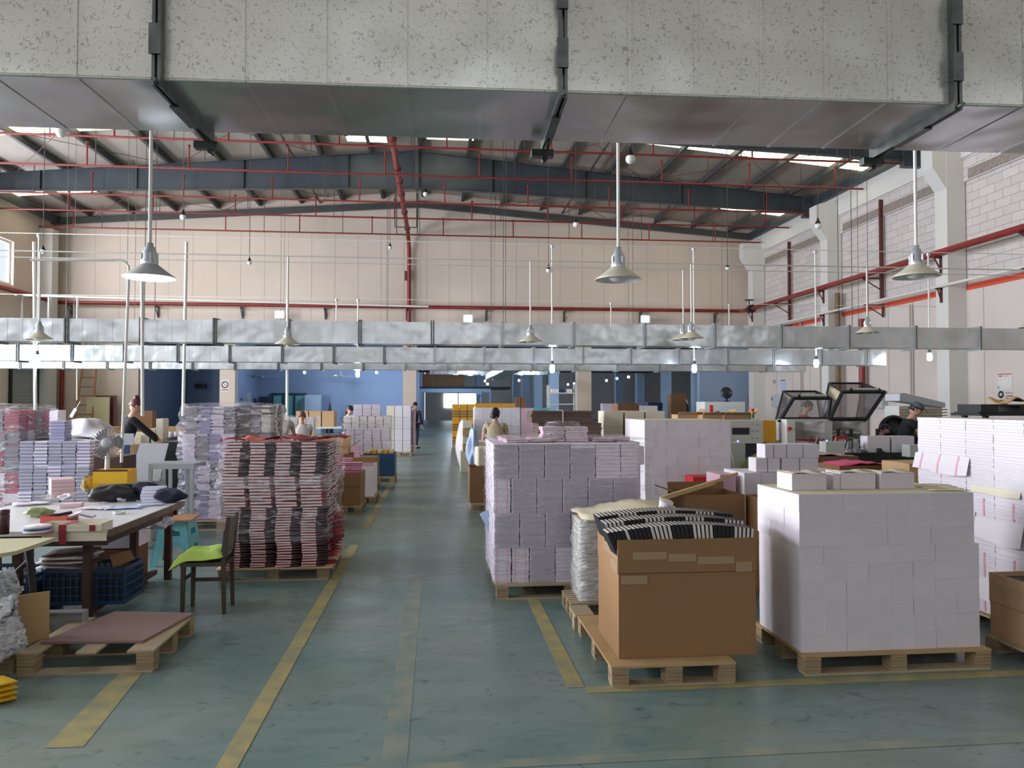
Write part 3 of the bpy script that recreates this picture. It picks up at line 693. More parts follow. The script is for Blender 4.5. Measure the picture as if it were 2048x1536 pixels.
# dangling globes from the roof
for ix, iy, Y, rr, lab in ((1261, 318, 11, .075, 'large dim globe close under the front duct'), (366, 434, 20, .08, 'small globe below the rafter on the window side'), (499, 525, 17, .05, 'small globe low against the end wall, window side'), (780, 495, 19, .05, 'small globe beside the fire main'), (851, 388, 21, .07, 'small globe in front of the rafter by the ridge'), (1097, 541, 17, .055, 'small dark-socketed globe above the long duct'), (1152, 449, 19, .08, 'small globe before the end wall beneath the rafter'), (1455, 537, 20, .06, 'small globe near the corner column'), (1636, 452, 21, .1, 'small globe before the second wall column'), (86, 503, 15.5, .05, 'small dark-socketed globe in the window corner'), (122, 264, 13, .09, 'globe just under the front duct, window side')):
    p = PY(ix, iy, Y); t = thing('hanging_globe', 'unlit '+lab+', hung from the roof', 'light', p)
    MB().ball((0, 0, 0), rr).build('bulb', M_bulb_off, t)
    MB().lathe([(rr*.8, rr*.5), (rr*.75, rr*1.1), (rr*.4, rr*1.6), (rr*.2, rr*2.4), (.001, rr*2.5)], n=12).build('socket', M_machd, t)
    MB().tube((0, 0, rr*2.4), (0, 0, rz(p[0])-p[2]+.02), .008, n=4).build('cord', M_purl, t)
# white supply tubes down to the work tables
def pole(x0, y0, x1, y1, Y, lab, r=.02):
    a = PY(x0, y0, Y); b = PY(x1, y1, Y)
    MB().tube(a, b, r, n=8).build('supply_tube', M_pipe, label=lab, cat='conduit')
pole(258, 540, 243, 925, 8.6, 'thin white supply tube slanting down to the desk fan', .016)
MB().path([PY(60, 520, 8.6), PY(238, 520, 8.6), PY(250, 524, 8.6), PY(257, 532, 8.6), PY(258, 542, 8.6)], .014).build('supply_tube', M_pipe, label='bent white conduit arriving above the desk fan', cat='conduit')
pole(284, 519, 285, 832, 11.4, 'white supply tube ending beside the worker in black', .024)
pole(373, 484, 366, 832, 17, 'white supply tube passing the film wrapped lilac stack', .035)
pole(575, 600, 574, 838, 22.4, 'white supply tube behind the worker in the pale shirt', .04)
pole(68, 484, 71, 850, 17.0, 'thick white supply tube behind the pink film wrapped stack', .035)
pole(154, 600, 154, 800, 22.4, 'short white supply tube with a hanging switch', .016)
o = MB().box(-.04, .04, -.02, .02, -.28, 0).box(-.006, .006, -.006, .006, 0, .22).build('pull_switch', M_white, None, PY(152, 817, 22.4), label='white pull switch hanging at the end of the short tube', cat='switch'); o.rotation_euler = (0, .5, 0)
# ================================================================== pallets and stacks, wall side of the aisle
def pallet(label, x0, x1, y0, y1, h=.125, deck='board', group=None):
    t = thing('pallet', label, 'pallet', ((x0+x1)/2, (y0+y1)/2, 0), 0, group)
    X, Y = (x1-x0)/2, (y1-y0)/2; bw = .1
    B('deck', M_ply if deck == 'sheet' else M_pal, [(-X, X, -Y, Y, h-.014, h)] if deck == 'sheet' else [(-X, X, -Y+k*2*Y/7, -Y+k*2*Y/7+2*Y/7-.02, h-.016, h) for k in range(7)], t)
    for yy in (-Y, -bw/2*.9, Y-bw): 
        B('bottom_board', M_pal, [(-X+.01, X-.01, yy, yy+bw, 0, .014)], t)
        for xx in (-X+.005, -bw/2, X-bw-.005):
            b = MB(); n = 5; zz = (h-.014-.014)/n
            for k in range(n): b.box(xx+jit(.0015), xx+bw+jit(.0015), yy+jit(.0015), yy+bw, .014+k*zz, .014+(k+1)*zz-.0015)
            b.build('spacer_block', M_pald, t)
    return t
def paper_block_mesh(w, d, h, m, mt):
    b = MB(); b.box(0, w-.0006, 0, d-.0008, 0, h-.0012, 0)
    b.box(.001, w-.002, .001, d-.002, h-.0012, h-.0004, 1)
    return b.mesh('paper_block', [m, mt])
def block_stack(x0, y0, z0, nx, ny, rows, w, d, h, m, mt, what, group, keep, side='aisle', jx=.0014, cap=None):
    me = paper_block_mesh(w, d, h, m, mt); out = []
    for r in range(rows):
        for j in range(ny):
            for i in range(nx):
                if not keep(i, j, r, rows): continue
                if cap and cap(i, j, r): continue
                top = rows-r
                if j == 0: lab = '%s, front face, %s row from top, %s from %s corner' % (what, nth(top), nth(i+1), side)
                elif i == 0: lab = '%s, %s side face, %s row from top, %s behind corner' % (what, side, nth(top), nth(j+1))
                else: lab = '%s, top layer, %s from %s side, %s row back' % (what, nth(i+1), side, nth(j+1))
                o = put(me, 'paper_block', None, (x0+i*w+jit(jx), y0+j*d+jit(jx)+(.0 if j else jit(jx)), z0+r*h), jit(.004), lab, 'paper block', group)
                out.append(o)
    return out
shell = lambda i, j, r, n: j == 0 or i == 0 or r == n-1
# --- white paper stack on its own pallet
pallet('pallet with a thin plywood deck under the white paper stack', 2.215, 3.43, 4.37, 5.08, deck='sheet')
block_stack(2.225, 4.42, .125, 8, 3, 6, .146, .2, .107, M_paper, M_papert, 'white block', 'white paper blocks stacked on the front pallet', lambda i, j, r, n: j == 0 or i == 0)
block_stack(2.215, 4.42, .125+6*.107, 8, 3, 3, .1435, .2, .107, M_paper, M_papert, 'upper white block', 'upper white paper blocks on the front pallet', shell)
B('paper_filling', M_paper, [(2.375, 3.385, 4.624, 5.015, .126, .125+8*.107-.002)], label='inner blocks of the front white paper stack', cat='paper', kind='stuff')
b = MB(); zt = .125+9*.107
tb = [(2.27, 4.62, 'by itself at the aisle corner', .03), (2.62, 4.66, 'middle one of the three', -.03), (2.885, 4.64, 'one against the wall side', .02)]
for x, y, s, a in tb:
    b = MB(); b.box(0, .235, 0, .2, 0, .105, 0); b.sheet(.0, .235, 0, .2, 6, 2, lambda x_, y_: .105+.008*math.sin(x_*26+y_*9), .002, 1)
    b.build('paper_block', [M_paper, M_papert], None, (x, y, zt+.001), a, label='loose white paper block lying on the front stack, '+s, cat='paper block')
MB().box(0, .045, 0, .17, 0, .1, 0).build('paper_block', M_paper, None, (2.57, 4.66, zt+.001), -.06, label='narrow white paper block standing beside the middle loose block', cat='paper block')
for k in range(4):
    b = MB(); b.sheet(0, .25, 0, .045, 6, 1, lambda x_, y_: .004*math.sin(x_*14)); b.build('paper_strip', M_papert, None, (3.13+.03*k-.0, 4.5+k*.1, zt+.005), -.15, label='cream paper strip lying on the front stack, %s from the camera' % nth(k+1), cat='paper')

# --- big brown carton full of black and white notebooks
pallet('pallet with a torn sheet under the big brown carton', 1.01, 1.76, 4.3, 5.35, deck='sheet')
def carton(name, label, x0, x1, y0, y1, z0, z1, m=M_card, tk=.008, band=None, tape=(), rot=0, flaps=(), group=None, cat='box', base=True):
    cx, cy = (x0+x1)/2, (y0+y1)/2; X, Y = (x1-x0)/2, (y1-y0)/2; h = z1-z0
    t = thing(name, label, cat, (cx, cy, z0), rot, group)
    b = MB(); zs = [0, h] if not band else [0, band, h]
    for k, (a, c) in enumerate(zip(zs[:-1], zs[1:])):
        o = .004*k; a += .004*k
        b.box(-X-o, X+o, -Y-o, -Y+tk, a, c); b.box(-X-o, X+o, Y-tk, Y+o, a, c)
        b.box(-X-o, -X+tk, -Y+tk, Y-tk, a, c); b.box(X-tk, X+o, -Y+tk, Y-tk, a, c)
    b.box(-X+tk, X-tk, -Y+tk, Y-tk, 0, tk)
    b.build('carton_body', m, t)
    for (a, c, z, z_, f) in tape:
        q = MB()
        if f == 'f': q.box(a, c, -Y-.0065, -Y-.005, z, z_)
        else: q.box(-X-.0065, -X-.005, a, c, z, z_)
        q.build('tape', M_tape, t)
    for f, ang, L in flaps:
        q = MB(); s = math.sin(ang)*L; c = math.cos(ang)*L
        if f == 'f': q.add([(-X, -Y, h), (X, -Y, h), (X, -Y-s, h+c), (-X, -Y-s, h+c), (-X, -Y+tk, h), (X, -Y+tk, h), (X, -Y-s+tk*.6, h+c+tk), (-X, -Y-s+tk*.6, h+c+tk)], [(0, 1, 2, 3), (7, 6, 5, 4), (0, 3, 7, 4), (1, 5, 6, 2), (3, 2, 6, 7), (0, 4, 5, 1)])
        if f == 'b': q.add([(-X, Y, h), (X, Y, h), (X, Y+s, h+c), (-X, Y+s, h+c), (-X, Y-tk, h), (X, Y-tk, h), (X, Y+s-tk*.6, h+c+tk), (-X, Y+s-tk*.6, h+c+tk)], [(3, 2, 1, 0), (4, 5, 6, 7), (4, 7, 3, 0), (2, 6, 5, 1), (7, 6, 2, 3), (1, 5, 4, 0)])
        if f == 'l': q.add([(-X, -Y, h), (-X, Y, h), (-X-s, Y, h+c), (-X-s, -Y, h+c), (-X+tk, -Y, h), (-X+tk, Y, h), (-X-s+tk*.6, Y, h+c+tk), (-X-s+tk*.6, -Y, h+c+tk)], [(3, 2, 1, 0), (4, 5, 6, 7), (4, 7, 3, 0), (2, 6, 5, 1), (7, 6, 2, 3), (1, 5, 4, 0)])
        if f == 'r': q.add([(X, -Y, h), (X, Y, h), (X+s, Y, h+c), (X+s, -Y, h+c), (X-tk, -Y, h), (X-tk, Y, h), (X+s-tk*.6, Y, h+c+tk), (X+s-tk*.6, -Y, h+c+tk)], [(0, 1, 2, 3), (7, 6, 5, 4), (0, 3, 7, 4), (1, 5, 6, 2), (3, 2, 6, 7), (0, 4, 5, 1)])
        q.build('flap', m, t)
    return t
bx = carton('carton', 'big brown open carton filled with upright black and white notebooks, nearest the camera', 1.085, 1.935, 4.42, 4.98, .127, .83, band=.5,
            tape=((-.34, -.13, .585, .63, 'f'), (-.12, .05, .57, .615, 'f'), (.06, .29, .55, .595, 'f'), (-.41, -.25, .44, .49, 'f'), (.3, .4, .5, .56, 'f'), (-.28, -.1, .5, .57, 's'), (-.28, .1, .58, .64, 's')))
# notebooks standing in it: black covers, white page edges; groups turned both ways
def upright(spine_black):
    b = MB(); w, d, h = .0215, .16, .2
    b.box(0, .0022, 0, d, 0, h, 0); b.box(w-.0022, w, 0, d, 0, h, 0)
    b.box(.0022, w-.0022, .004, d-.004, .002, h-.004, 1)
    if spine_black: b.box(.0, w, -.001, .002, 0, h, 0)
    else: b.box(.0022, w-.0022, .0005, .004, .002, h-.004, 1)
    return b.mesh('upright_notebook', [M_blackc, M_pages])
UA, UB = upright(True), upright(False)
rows = [(4.435, .685, 'front row'), (4.61, .705, 'second row'), (4.785, .72, 'back row')]
for ri, (yy, zz, rn) in enumerate(rows):
    x = 1.1; k = 0; n = 0
    while x < 1.9:
        n += 1; f = (x-1.1)/.8
        lean = (-.42+.5*f) if ri == 0 else (-.3+.42*f)
        sp = ((n-1)//5 + ri) % 2 == (0 if ri else (0 if n <= 4 else 1))
        put(UA if sp else UB, 'upright_notebook', None, (x, yy, zz-.0+.03*math.sin(f*3.1)), 0, 'black and white notebook standing in the carton, %s, %s from the aisle end' % (rn, nth(n)), 'notebook', 'notebooks standing in the big carton', rot=(0, lean, 0))
        x += .0235
# hidden lower layer that carries them
B('notebooks', M_blackc, [(1.1, 1.92, 4.43, 4.97, .137, .655)], label='lower black notebooks packed under the upright ones in the carton', cat='notebooks', kind='stuff')
# --- small film wrapped cream stack between carton and lilac stack
pallet('narrow pallet under the small film wrapped stack beside the big carton', 1.02, 2.0, 5.68, 6.1)
B('pallet', M_pal, [(1.06, 1.1, 5.5, 5.6, 0, .1), (1.0, 1.06, 5.42, 5.5, 0, .1), (1.0, 1.14, 5.38, 5.64, .1, .12)], label='short end of a second pallet sticking out beside the big carton', cat='pallet')
CREAMB = block_stack(1.11, 5.72, .127, 5, 2, 6, .17, .16, .103, M_cream, M_papert, 'cream block', 'cream paper blocks wrapped in film behind the big carton', lambda i, j, r, n: i < 1 or r == n-1 or j == 0)
for o_ in CREAMB: o_.name = 'cream_block'
def film(name, label, x0, x1, y0, y1, z0, z1, m, off=.02, amp=.012, res=.05, top=True, cone=0, sides='flbr'):
    """clear stretch wrap around a stack: a wrinkled sleeve with an optional folded top"""
    random.seed(len(label)); b = MB()
    nz = max(3, int((z1-z0)/res)); per = []
    def edge(xa, ya, xb, yb):
        n = max(2, int(math.hypot(xb-xa, yb-ya)/(res*1.6)))
        return [(xa+(xb-xa)*k/n, ya+(yb-ya)*k/n) for k in range(n)]
    per = edge(x0, y0, x1, y0)+edge(x1, y0, x1, y1)+edge(x1, y1, x0, y1)+edge(x0, y1, x0, y0)
    cx, cy = (x0+x1)/2, (y0+y1)/2; n = len(per); vs = []
    for k in range(nz+1):
        f = k/nz; ring = jit(amp*.6)
        for (x, y) in per:
            dx, dy = x-cx, y-cy; q = 1+(off+jit(amp)+ring)/max(abs(dx), abs(dy), .2)
            if k == nz and cone: q *= (1-cone)
            vs.append((cx+dx*q, cy+dy*q, z0+(z1-z0)*f+(jit(.008) if 0 < k < nz else 0)))
    fs = [(k*n+i, k*n+(i+1) % n, (k+1)*n+(i+1) % n, (k+1)*n+i) for k in range(nz) for i in range(n)]
    if top:
        vs.append((cx, cy, z1+.03)); c = len(vs)-1
        fs += [(nz*n+i, nz*n+(i+1) % n, c) for i in range(n)]
    b.add(vs, fs, 0, True)
    return b.build(name, m, label=label, cat='plastic film')
film('stretch_wrap', 'milky plastic film around the small cream stack beside the big carton', 1.105, 1.62, 5.715, 6.05, .13, .75, M_film_white, off=.012, amp=.008, top=False)
b = MB(); b.sheet(1.1, 1.95, 5.5, 6.12, 14, 8, lambda x, y: .77+.11*math.exp(-((x-1.6)**2)/.1)*(1-abs(y-5.8))+.01*math.sin(x*31+y*17), .003)
b.build('paper_sheet', M_papert, label='crumpled cream paper and film draped over the small stack behind the carton', cat='paper')
b = MB(); b.prism([(0, 0), (.5, .02), (.5, .05), (0, .03)], 1, 0, .035)
b.build('wooden_strip', M_ply, None, (1.72, 5.62, .9), .25, rot=(0, -.18, .25), label='pale wooden strip slanting over the draped paper behind the carton', cat='strip')
MB().lathe([(.001, 0), (.045, .0), (.055, .06), (.05, .065), (.001, .066)], n=16).build('paper_roll', M_white, None, (1.72, 5.56, .85), label='pale roll of tape on the draped paper just behind the black notebooks', cat='roll').rotation_euler = (.3, .2, 0)

# --- lilac spiral notebooks on the aisle pallet
pallet('pallet under the big lilac spiral notebook stack', .5, 1.78, 6.3, 7.4, h=.125)
def spiral_nb(w, d, h):
    b = MB(); b.box(0, w-.004, 0, d-.004, 0, .0015, 0); b.box(.001, w-.005, .003, d-.006, .0015, h-.002, 1); b.box(0, w-.004, 0, d-.004, h-.002, h-.0005, 0)
    n = 22
    for k in range(n):
        x = .008+(w-.024)*k/(n-1); b.box(x, x+.0035, -.004, .006, .001, h-.001, 2)
    return b.mesh('spiral_notebook', [M_lilac, M_greyp, M_coil])
def edge_nb(w, d, h):
    b = MB(); b.box(0, w-.006, 0, d, 0, .0015, 0); b.box(.002, w-.008, .002, d-.006, .0015, h-.003, 1); b.box(0, w-.006, 0, d, h-.0028, h-.001, 0)
    b.box(.02, .03, .0005, .002, .003, h-.004, 2); b.box(w-.04, w-.03, .0005, .002, .003, h-.004, 2)
    return b.mesh('spiral_notebook', [M_lilac, M_greyp, M_pinkln])
NB_S, NB_E, NBH = spiral_nb(.218, .155, .0163), edge_nb(.15, .218, .0163), .0163
TIER = 18; Z0 = .126; over = []
tiers = ['bottom', 'second', 'third', 'top']
lay = [['e', 'e', 's', 's', 's', 's'], ['s']*6, ['e', 's', 's', 's', 's', 's'], ['s', 's', 's', 's', 's', 'e']]
cnt = 0; ovs = MB()
for t_ in range(4):
    x = .488+(.0, .0, -.004, -.006)[t_]
    tw = sum(.15 if c == 'e' else .218 for c in lay[t_])
    for ci, c in enumerate(lay[t_]):
        wv = .15 if c == 'e' else .218
        if x+wv > 1.84: wv = 1.84-x
        if wv < .1: continue
        hid = (t_ == 0 and ci >= 3) or (t_ == 1 and ci >= 4)
        for k in range(TIER):
            z = Z0+(t_*TIER+k)*NBH; dx, dy, a = jit(.003), jit(.004), jit(.012)
            if cnt < 300 and not hid and not (t_ == 1 and k < 4 and ci > 2) and (t_ > 0 or k > 2 or True):
                cnt += 1
                put(NB_E if c == 'e' else NB_S, 'spiral_notebook', None, (x+dx, 6.36+dy, z), a, 'lilac spiral notebook, %s tier, %s pile from the aisle, %s up' % (tiers[t_], nth(ci+1), nth(k+1)), 'notebook', 'lilac spiral notebooks in the near aisle stack')
            else:
                ovs.box(x+dx, x+dx+wv-.004, 6.36+dy, 6.51+dy, z, z+.0145, k % 2)
        x += wv+.003
# the rest of the stack: the piles behind the front row and on the aisle side
for j in range(1, 7):
    for t_ in range(4):
        for k in range(TIER):
            z = Z0+(t_*TIER+k)*NBH; x0 = .488+jit(.004)
            ovs.box(x0, x0+.21, 6.36+j*.157+jit(.003), 6.36+j*.157+.152, z, z+.0145, k % 2)
zt = Z0+4*TIER*NBH
for i in range(6):
    for j in range(1, 7):
        x0 = .70+i*.19; y0 = 6.36+j*.157; a, c = jit(.004), jit(.004)
        ovs.box(x0+a, x0+.185+a, y0+c, y0+.152+c, Z0+60*NBH, zt-.004-(.03 if (i+j) % 3 == 0 else 0), (i+j) % 2)
ovs.box(.71, 1.8, 6.52, 7.4, Z0, Z0+60*NBH, 1)
ovs.build('notebooks', [M_greyp, M_lilac], label='the remaining lilac notebooks behind and under the counted front piles', cat='notebooks', kind='stuff')
# piles on top
def pile(name, lab, x, y, z, n, w, d, h, mats, group, rot=0, jj=.006, cat='notebook', where=''):
    b = MB(); b.bev(0, w, 0, d, 0, h*.94, min(.004, h*.3), 0); b.box(.002, w-.002, -.0008, .01, h*.22, h*.72, 1)
    me = b.mesh(name, mats); 
    for k in range(n):
        put(me, name, None, (x+jit(jj), y+jit(jj), z+k*h), rot+jit(.03), '%s, %s up' % (lab, nth(k+1)), cat, group)
pile('pink_notebook', 'pale pink notebook in the bulged pile on the lilac stack, window end', .96, 6.75, zt, 8, .2, .15, .017, [M_pinkc, M_greyp], 'pink notebooks piled on the lilac stack', .05)
pile('pink_notebook', 'pale pink notebook in the bulged pile on the lilac stack, wall end', 1.17, 6.74, zt, 8, .2, .15, .017, [M_pinkc, M_greyp], 'pink notebooks piled on the lilac stack', -.04)
for i, (x, y) in enumerate(((.62, 6.62), (.84, 6.68), (1.42, 6.72), (.6, 6.9), (1.6, 6.8))):
    pile('loose_notebook', 'beige covered notebook lying on the lilac stack, %s spot from the aisle' % nth(i+1), x, y, zt, 2, .19, .2, .018, [M_pinkc, M_greyp], 'beige notebooks lying on the lilac stack', .1)
film('stretch_wrap', 'clear stretch film bulging around the lilac spiral notebook stack', .482, 1.835, 6.352, 7.42, .13, zt+.01, M_film, off=.012, amp=.009, top=False)
b = MB(); random.seed(5)
b.sheet(.46, 1.84, 6.38, 7.4, 20, 14, lambda x, y: zt+.035+(.14 if 1.0 < x < 1.35 and y < 6.95 and y > 6.7 else 0)+jit(.012), .002)
b.build('film_sheet', M_film, label='wrinkled clear film over the top of the lilac notebook stack', cat='plastic film')
B('paper_sheet', M_greyp, [(.36, .44, 6.6, 6.9, .0, .002)], label=None) if False else None
b = MB(); b.prism([(.4, .62), (.49, .45), (.49, .66)], 1, 6.98, 7.0); b.build('paper_flap', M_blueb, label='corner of a pale printed sheet sticking out of the lilac stack toward the aisle', cat='paper')

# --- tall cream-white sheet stack with its long side to the windows
pallet('pallet under the tall pale sheet stack by the frame edge', 4.0, 5.3, 4.75, 6.0, h=.1)
X0 = 4.05
LV = [(.1, .34), (.34, .62), (.62, .80), (.80, 1.02), (1.02, 1.22), (1.22, 1.53)]
for k, (a, c) in enumerate(LV):
    for j in range(4):
        y0 = 4.82+j*.29
        b = MB(); nl = 14
        for q in range(nl): b.box(X0+jit(.003), X0+.34, y0+jit(.002), y0+.286, a+(c-a)*q/nl, a+(c-a)*(q+1)/nl-.001, 0)
        if k in (0, 1, 3): b.box(X0-.005, X0+.01, y0+.1, y0+.115, a+.01, c-.08, 1)
        b.build('sheet_bundle', [M_paper, M_pinkln], label='bright white sheet bundle facing the windows in the tall stack, %s level up, %s along' % (nth(k+1), nth(j+1)), cat='paper bundle', group='sheet bundles in the tall stack by the frame edge')
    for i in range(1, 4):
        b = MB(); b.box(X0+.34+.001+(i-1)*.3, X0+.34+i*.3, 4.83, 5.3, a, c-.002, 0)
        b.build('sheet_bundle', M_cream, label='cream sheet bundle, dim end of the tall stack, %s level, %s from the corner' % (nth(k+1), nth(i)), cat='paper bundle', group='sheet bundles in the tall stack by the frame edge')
B('sheet_bundle', M_cream, [(X0+.36, 5.25, 5.31, 5.98, .1, 1.5)], label='inner cream sheets filling the back of the tall stack', cat='paper', kind='stuff')
def flap(label, y0, y1, z, dz, out, m=M_paper, marks=3):
    b = MB(); n = 12; vs = []; fs = []; out *= .6
    for k in range(n+1):
        f = k/n; y = y0+(y1-y0)*f; bul = math.sin(f*math.pi)*.008
        vs += [(X0-.004, y, z), (X0-.006-out*.5-bul, y, z-dz*.52), (X0-.006-out, y, z-dz*(1+.1*math.sin(f*5)))]
    for k in range(n):
        for q in (0, 1): fs.append((k*3+q, k*3+q+1, (k+1)*3+q+1, (k+1)*3+q))
    b.add(vs, fs, 0, False); base = list(vs)
    for k in range(marks):
        i = 2+k*4
        if i < n: b.add([(base[i*3][0]-.003, base[i*3][1], base[i*3][2]), (base[i*3+1][0]-.003, base[i*3][1], base[i*3+1][2]), (base[i*3+2][0]-.003, base[i*3][1], base[i*3+2][2]), (base[i*3+2][0]-.003, base[i*3][1]+.018, base[i*3+2][2]), (base[i*3+1][0]-.003, base[i*3][1]+.018, base[i*3+1][2]), (base[i*3][0]-.003, base[i*3][1]+.018, base[i*3][2])], [(0, 1, 4, 5), (1, 2, 3, 4)], 1)
    o = b.build('hanging_sheet', [m, M_pinkln], label=label, cat='paper')
    md = o.modifiers.new('s', 'SOLIDIFY'); md.thickness = .0015
flap('white printed sheet bent outward from the tall stack, far upper one', 5.35, 6.0, 1.235, .14, .05)
flap('white printed sheet bent outward low in the middle of the tall stack', 5.3, 5.98, .83, .17, .04)
flap('plain cream sheet drooping from the tall stack near its corner, upper one', 4.85, 5.35, 1.03, .05, .02, M_cream, 0)
flap('plain white sheet drooping from the tall stack near its corner, middle one', 4.83, 5.3, .8, .16, .05, M_paper, 0)
flap('white printed sheet hanging low on the tall stack above the brown box', 4.85, 5.35, .36, .16, .06)
# black pallet and wrapper on a rack behind it
t = thing('black_pallet', 'black plastic pallet lying above the tall pale stack, in front of the wall notices', 'pallet', (6.95, 8.2, 1.53))
B('deck', M_black, [(-.6, .9, 0, .4, .085, .105)], t); [B('runner', M_black, [(a_, a_+.22, 0, .4, .015, .085)], t) for a_ in (-.6, -.1, .4)]; B('base', M_black, [(-.64, .9, 0, .4, 0, .015)], t)
B('shelf_stand', M_machd, [(6.3, 7.9, 8.15, 8.65, 1.5, 1.529), (6.4, 6.45, 8.2, 8.25, 0, 1.5), (7.5, 7.55, 8.2, 8.25, 0, 1.5), (6.4, 6.45, 8.55, 8.6, 0, 1.5), (7.5, 7.55, 8.55, 8.6, 0, 1.5)], label='dark steel stand carrying the black pallet behind the tall stack', cat='stand')
b = MB(); b.sheet(6.65, 6.95, 8.25, 8.5, 8, 5, lambda x, y: 1.67+.05*math.sin(x*19)*math.cos(y*14), .01); b.build('wrapping_paper', M_cardl, label='crumpled brown paper on the black pallet', cat='paper')
# --- low brown box at the frame edge
pallet('pallet under the low brown box at the frame edge', 3.67, 4.9, 3.95, 4.74, h=.1)
t = carton('carton', 'low brown open box at the frame edge with dark contents', 3.70, 4.75, 3.98, 4.72, .101, .515, m=M_cardl, band=.22, tape=((-.35, .35, .30, .35, 's'),))
B('bag', M_black, [(3.72, 4.73, 4.0, 4.7, .11, .49)], label='black bagged goods inside the low brown box', cat='bag')
B('film_lump', M_film_white, [(4.3, 4.5, 4.3, 4.6, .49, .52)], label='scrap of clear film on the dark contents of the low brown box', cat='plastic film')
# ================================================================== window side of the aisle, near part
random.seed(21)
def GZ(ix, iy, z=0):
    r = ray(ix, iy); t = (z-CAMH)/r[2]; return Vector((r[0]*t, r[1]*t, z))
# --- crimson covered notebooks in film
pallet('pallet under the red and white striped notebook stack', -2.0, -1.0, 7.18, 8.2, h=.115)
b = MB(); b.sheet(-2.02, -.96, 7.14, 8.25, 8, 8, lambda x, y: .116+.004*math.sin(x*20), .003); b.build('cardboard_sheet', M_cardl, label='pale sheet laid on the pallet under the red notebooks', cat='paper')
def wallet(w, fl, h, cov, mid=False):
    """page block with a soft cover whose flap juts out beside it"""
    b = MB(); d = .2
    b.box(0, w, 0, d, h*.22, h*.78, 0)
    b.box(-.004, w+.002, -.003, d+.004, h*.06, h*.2, 1); b.box(-.004, w+.002, -.003, d+.004, h*.8, h*.93, 1)
    x1 = w+fl
    b.add([(w, .002, h*.06), (x1, .012, h*.30), (x1, d, h*.30), (w, d, h*.06), (w, .002, h*.93), (x1, .012, h*.62), (x1, d, h*.62), (w, d, h*.93)], [(0, 1, 2, 3), (7, 6, 5, 4), (0, 4, 5, 1), (1, 5, 6, 2), (2, 6, 7, 3)], 2)
    return b.mesh('red_notebook', [M_pages, M_redc, cov])
WA, WB_, WC = wallet(.135, .085, .029, M_darkc), wallet(.19, .02, .029, M_redc), wallet(.135, .085, .0242, M_darkc)
levels = []; z = .121
while z < .66: levels.append((z, .0242, WC, 'lower')); z += .0242
for k in range(10): levels.append((z, .029, WB_, 'middle')); z += .029
while z < 1.27: levels.append((z, .029, WA, 'upper')); z += .029
redtop = z; nb = 0
for li, (z, h, me, nm) in enumerate(levels):
    sx = .03*math.sin(li*.35)*.3
    for c in range(4):
        x = -1.96+c*.232+sx+jit(.004)+(.012 if nm == 'lower' else 0)+((0 if li < len(levels)-2 else .02) if c == 0 else 0)
        put(me, 'red_notebook', None, (x, 7.2+jit(.008), z), jit(.03), 'crimson covered notebook, front face, %s column from the window side, %s up' % (nth(c+1), nth(li+1)), 'notebook', 'crimson notebooks in the film wrapped stack', rot=(0, jit(.03), jit(.03))); nb += 1
    if li % 2 == 0:
        for j in range(1, 4):
            put(me, 'red_notebook', None, (-1.04+jit(.006), 7.24+j*.235, z), 0, 'crimson covered notebook, aisle side face, %s behind the corner, %s up' % (nth(j), nth(li//2+1)), 'notebook', 'crimson notebooks in the film wrapped stack', rot=(0, 0, R(90)+jit(.06)))
b = MB()
for li, (z, h, me, nm) in enumerate(levels):
    if z < redtop-.03: b.box(-1.95+jit(.01), -1.26+jit(.01), 7.42, 8.14+jit(.01), z, z+h*.85, li % 2)
    if li % 2 and z < redtop-.03:
        for j in range(1, 4): b.box(-1.22, -1.05+jit(.012), 7.25+j*.235-.01, 7.25+j*.235+.14+jit(.01), z+.002, z+h*.7, li % 2)
b.build('notebooks', [M_redc, M_pages], label='remaining crimson notebooks packed inside the film wrapped stack', cat='notebooks', kind='stuff')
for k in range(26):    # splayed covers at the foot, aisle side
    z = .13+.0165*k; q = MB(); yy = 7.3+(k*37 % 60)/100
    q.add([(0, 0, 0), (.1, .05, -.004), (.05, .17, .0), (-.03, .14, 0), (0, 0, .003), (.1, .05, 0), (.05, .17, .004), (-.03, .14, .004)], [(0, 3, 2, 1), (4, 5, 6, 7), (0, 1, 5, 4), (1, 2, 6, 5), (2, 3, 7, 6), (3, 0, 4, 7)])
    q.build('cover_flap', M_redc, None, (-1.03+jit(.012), yy, z), jit(.5), label='red cover corner sticking out low on the aisle side, %s up' % nth(k+1), cat='cover flap', group='red cover corners at the foot of the stack')
zt2 = levels[-1][0]+.029
for k in range(13):
    x = -1.95+.072*k; q = MB(); n = 5
    q.sheet(0, .2, 0, .16, 6, 4, lambda x_, y_: .012*math.sin(x_*20+k)+.01*math.sin(y_*25+k*2)+.012, .003)
    q.build('loose_cover', (M_redc, M_darkc, M_redb, M_redc)[k % 4], None, (x-.02, 7.22+(k*29 % 50)/90, zt2+.004+.006*(k % 3)), jit(.5), label='%s notebook cover thrown on top of the red stack, %s from the window side' % (('crimson', 'dark maroon', 'coral red', 'crimson')[k % 4], nth(k+1)), cat='cover', group='loose covers on top of the red stack')
film('stretch_wrap', 'glossy clear stretch film around the crimson notebook stack', -1.985, -1.02, 7.19, 8.2, .36, zt2+.01, M_film, off=.022, amp=.018, res=.06, top=False)
film('stretch_wrap', 'bunched belt of clear film around the middle of the crimson notebook stack', -1.99, -1.015, 7.18, 8.21, .86, .97, M_film_dense, off=.03, amp=.012, res=.03, top=False)

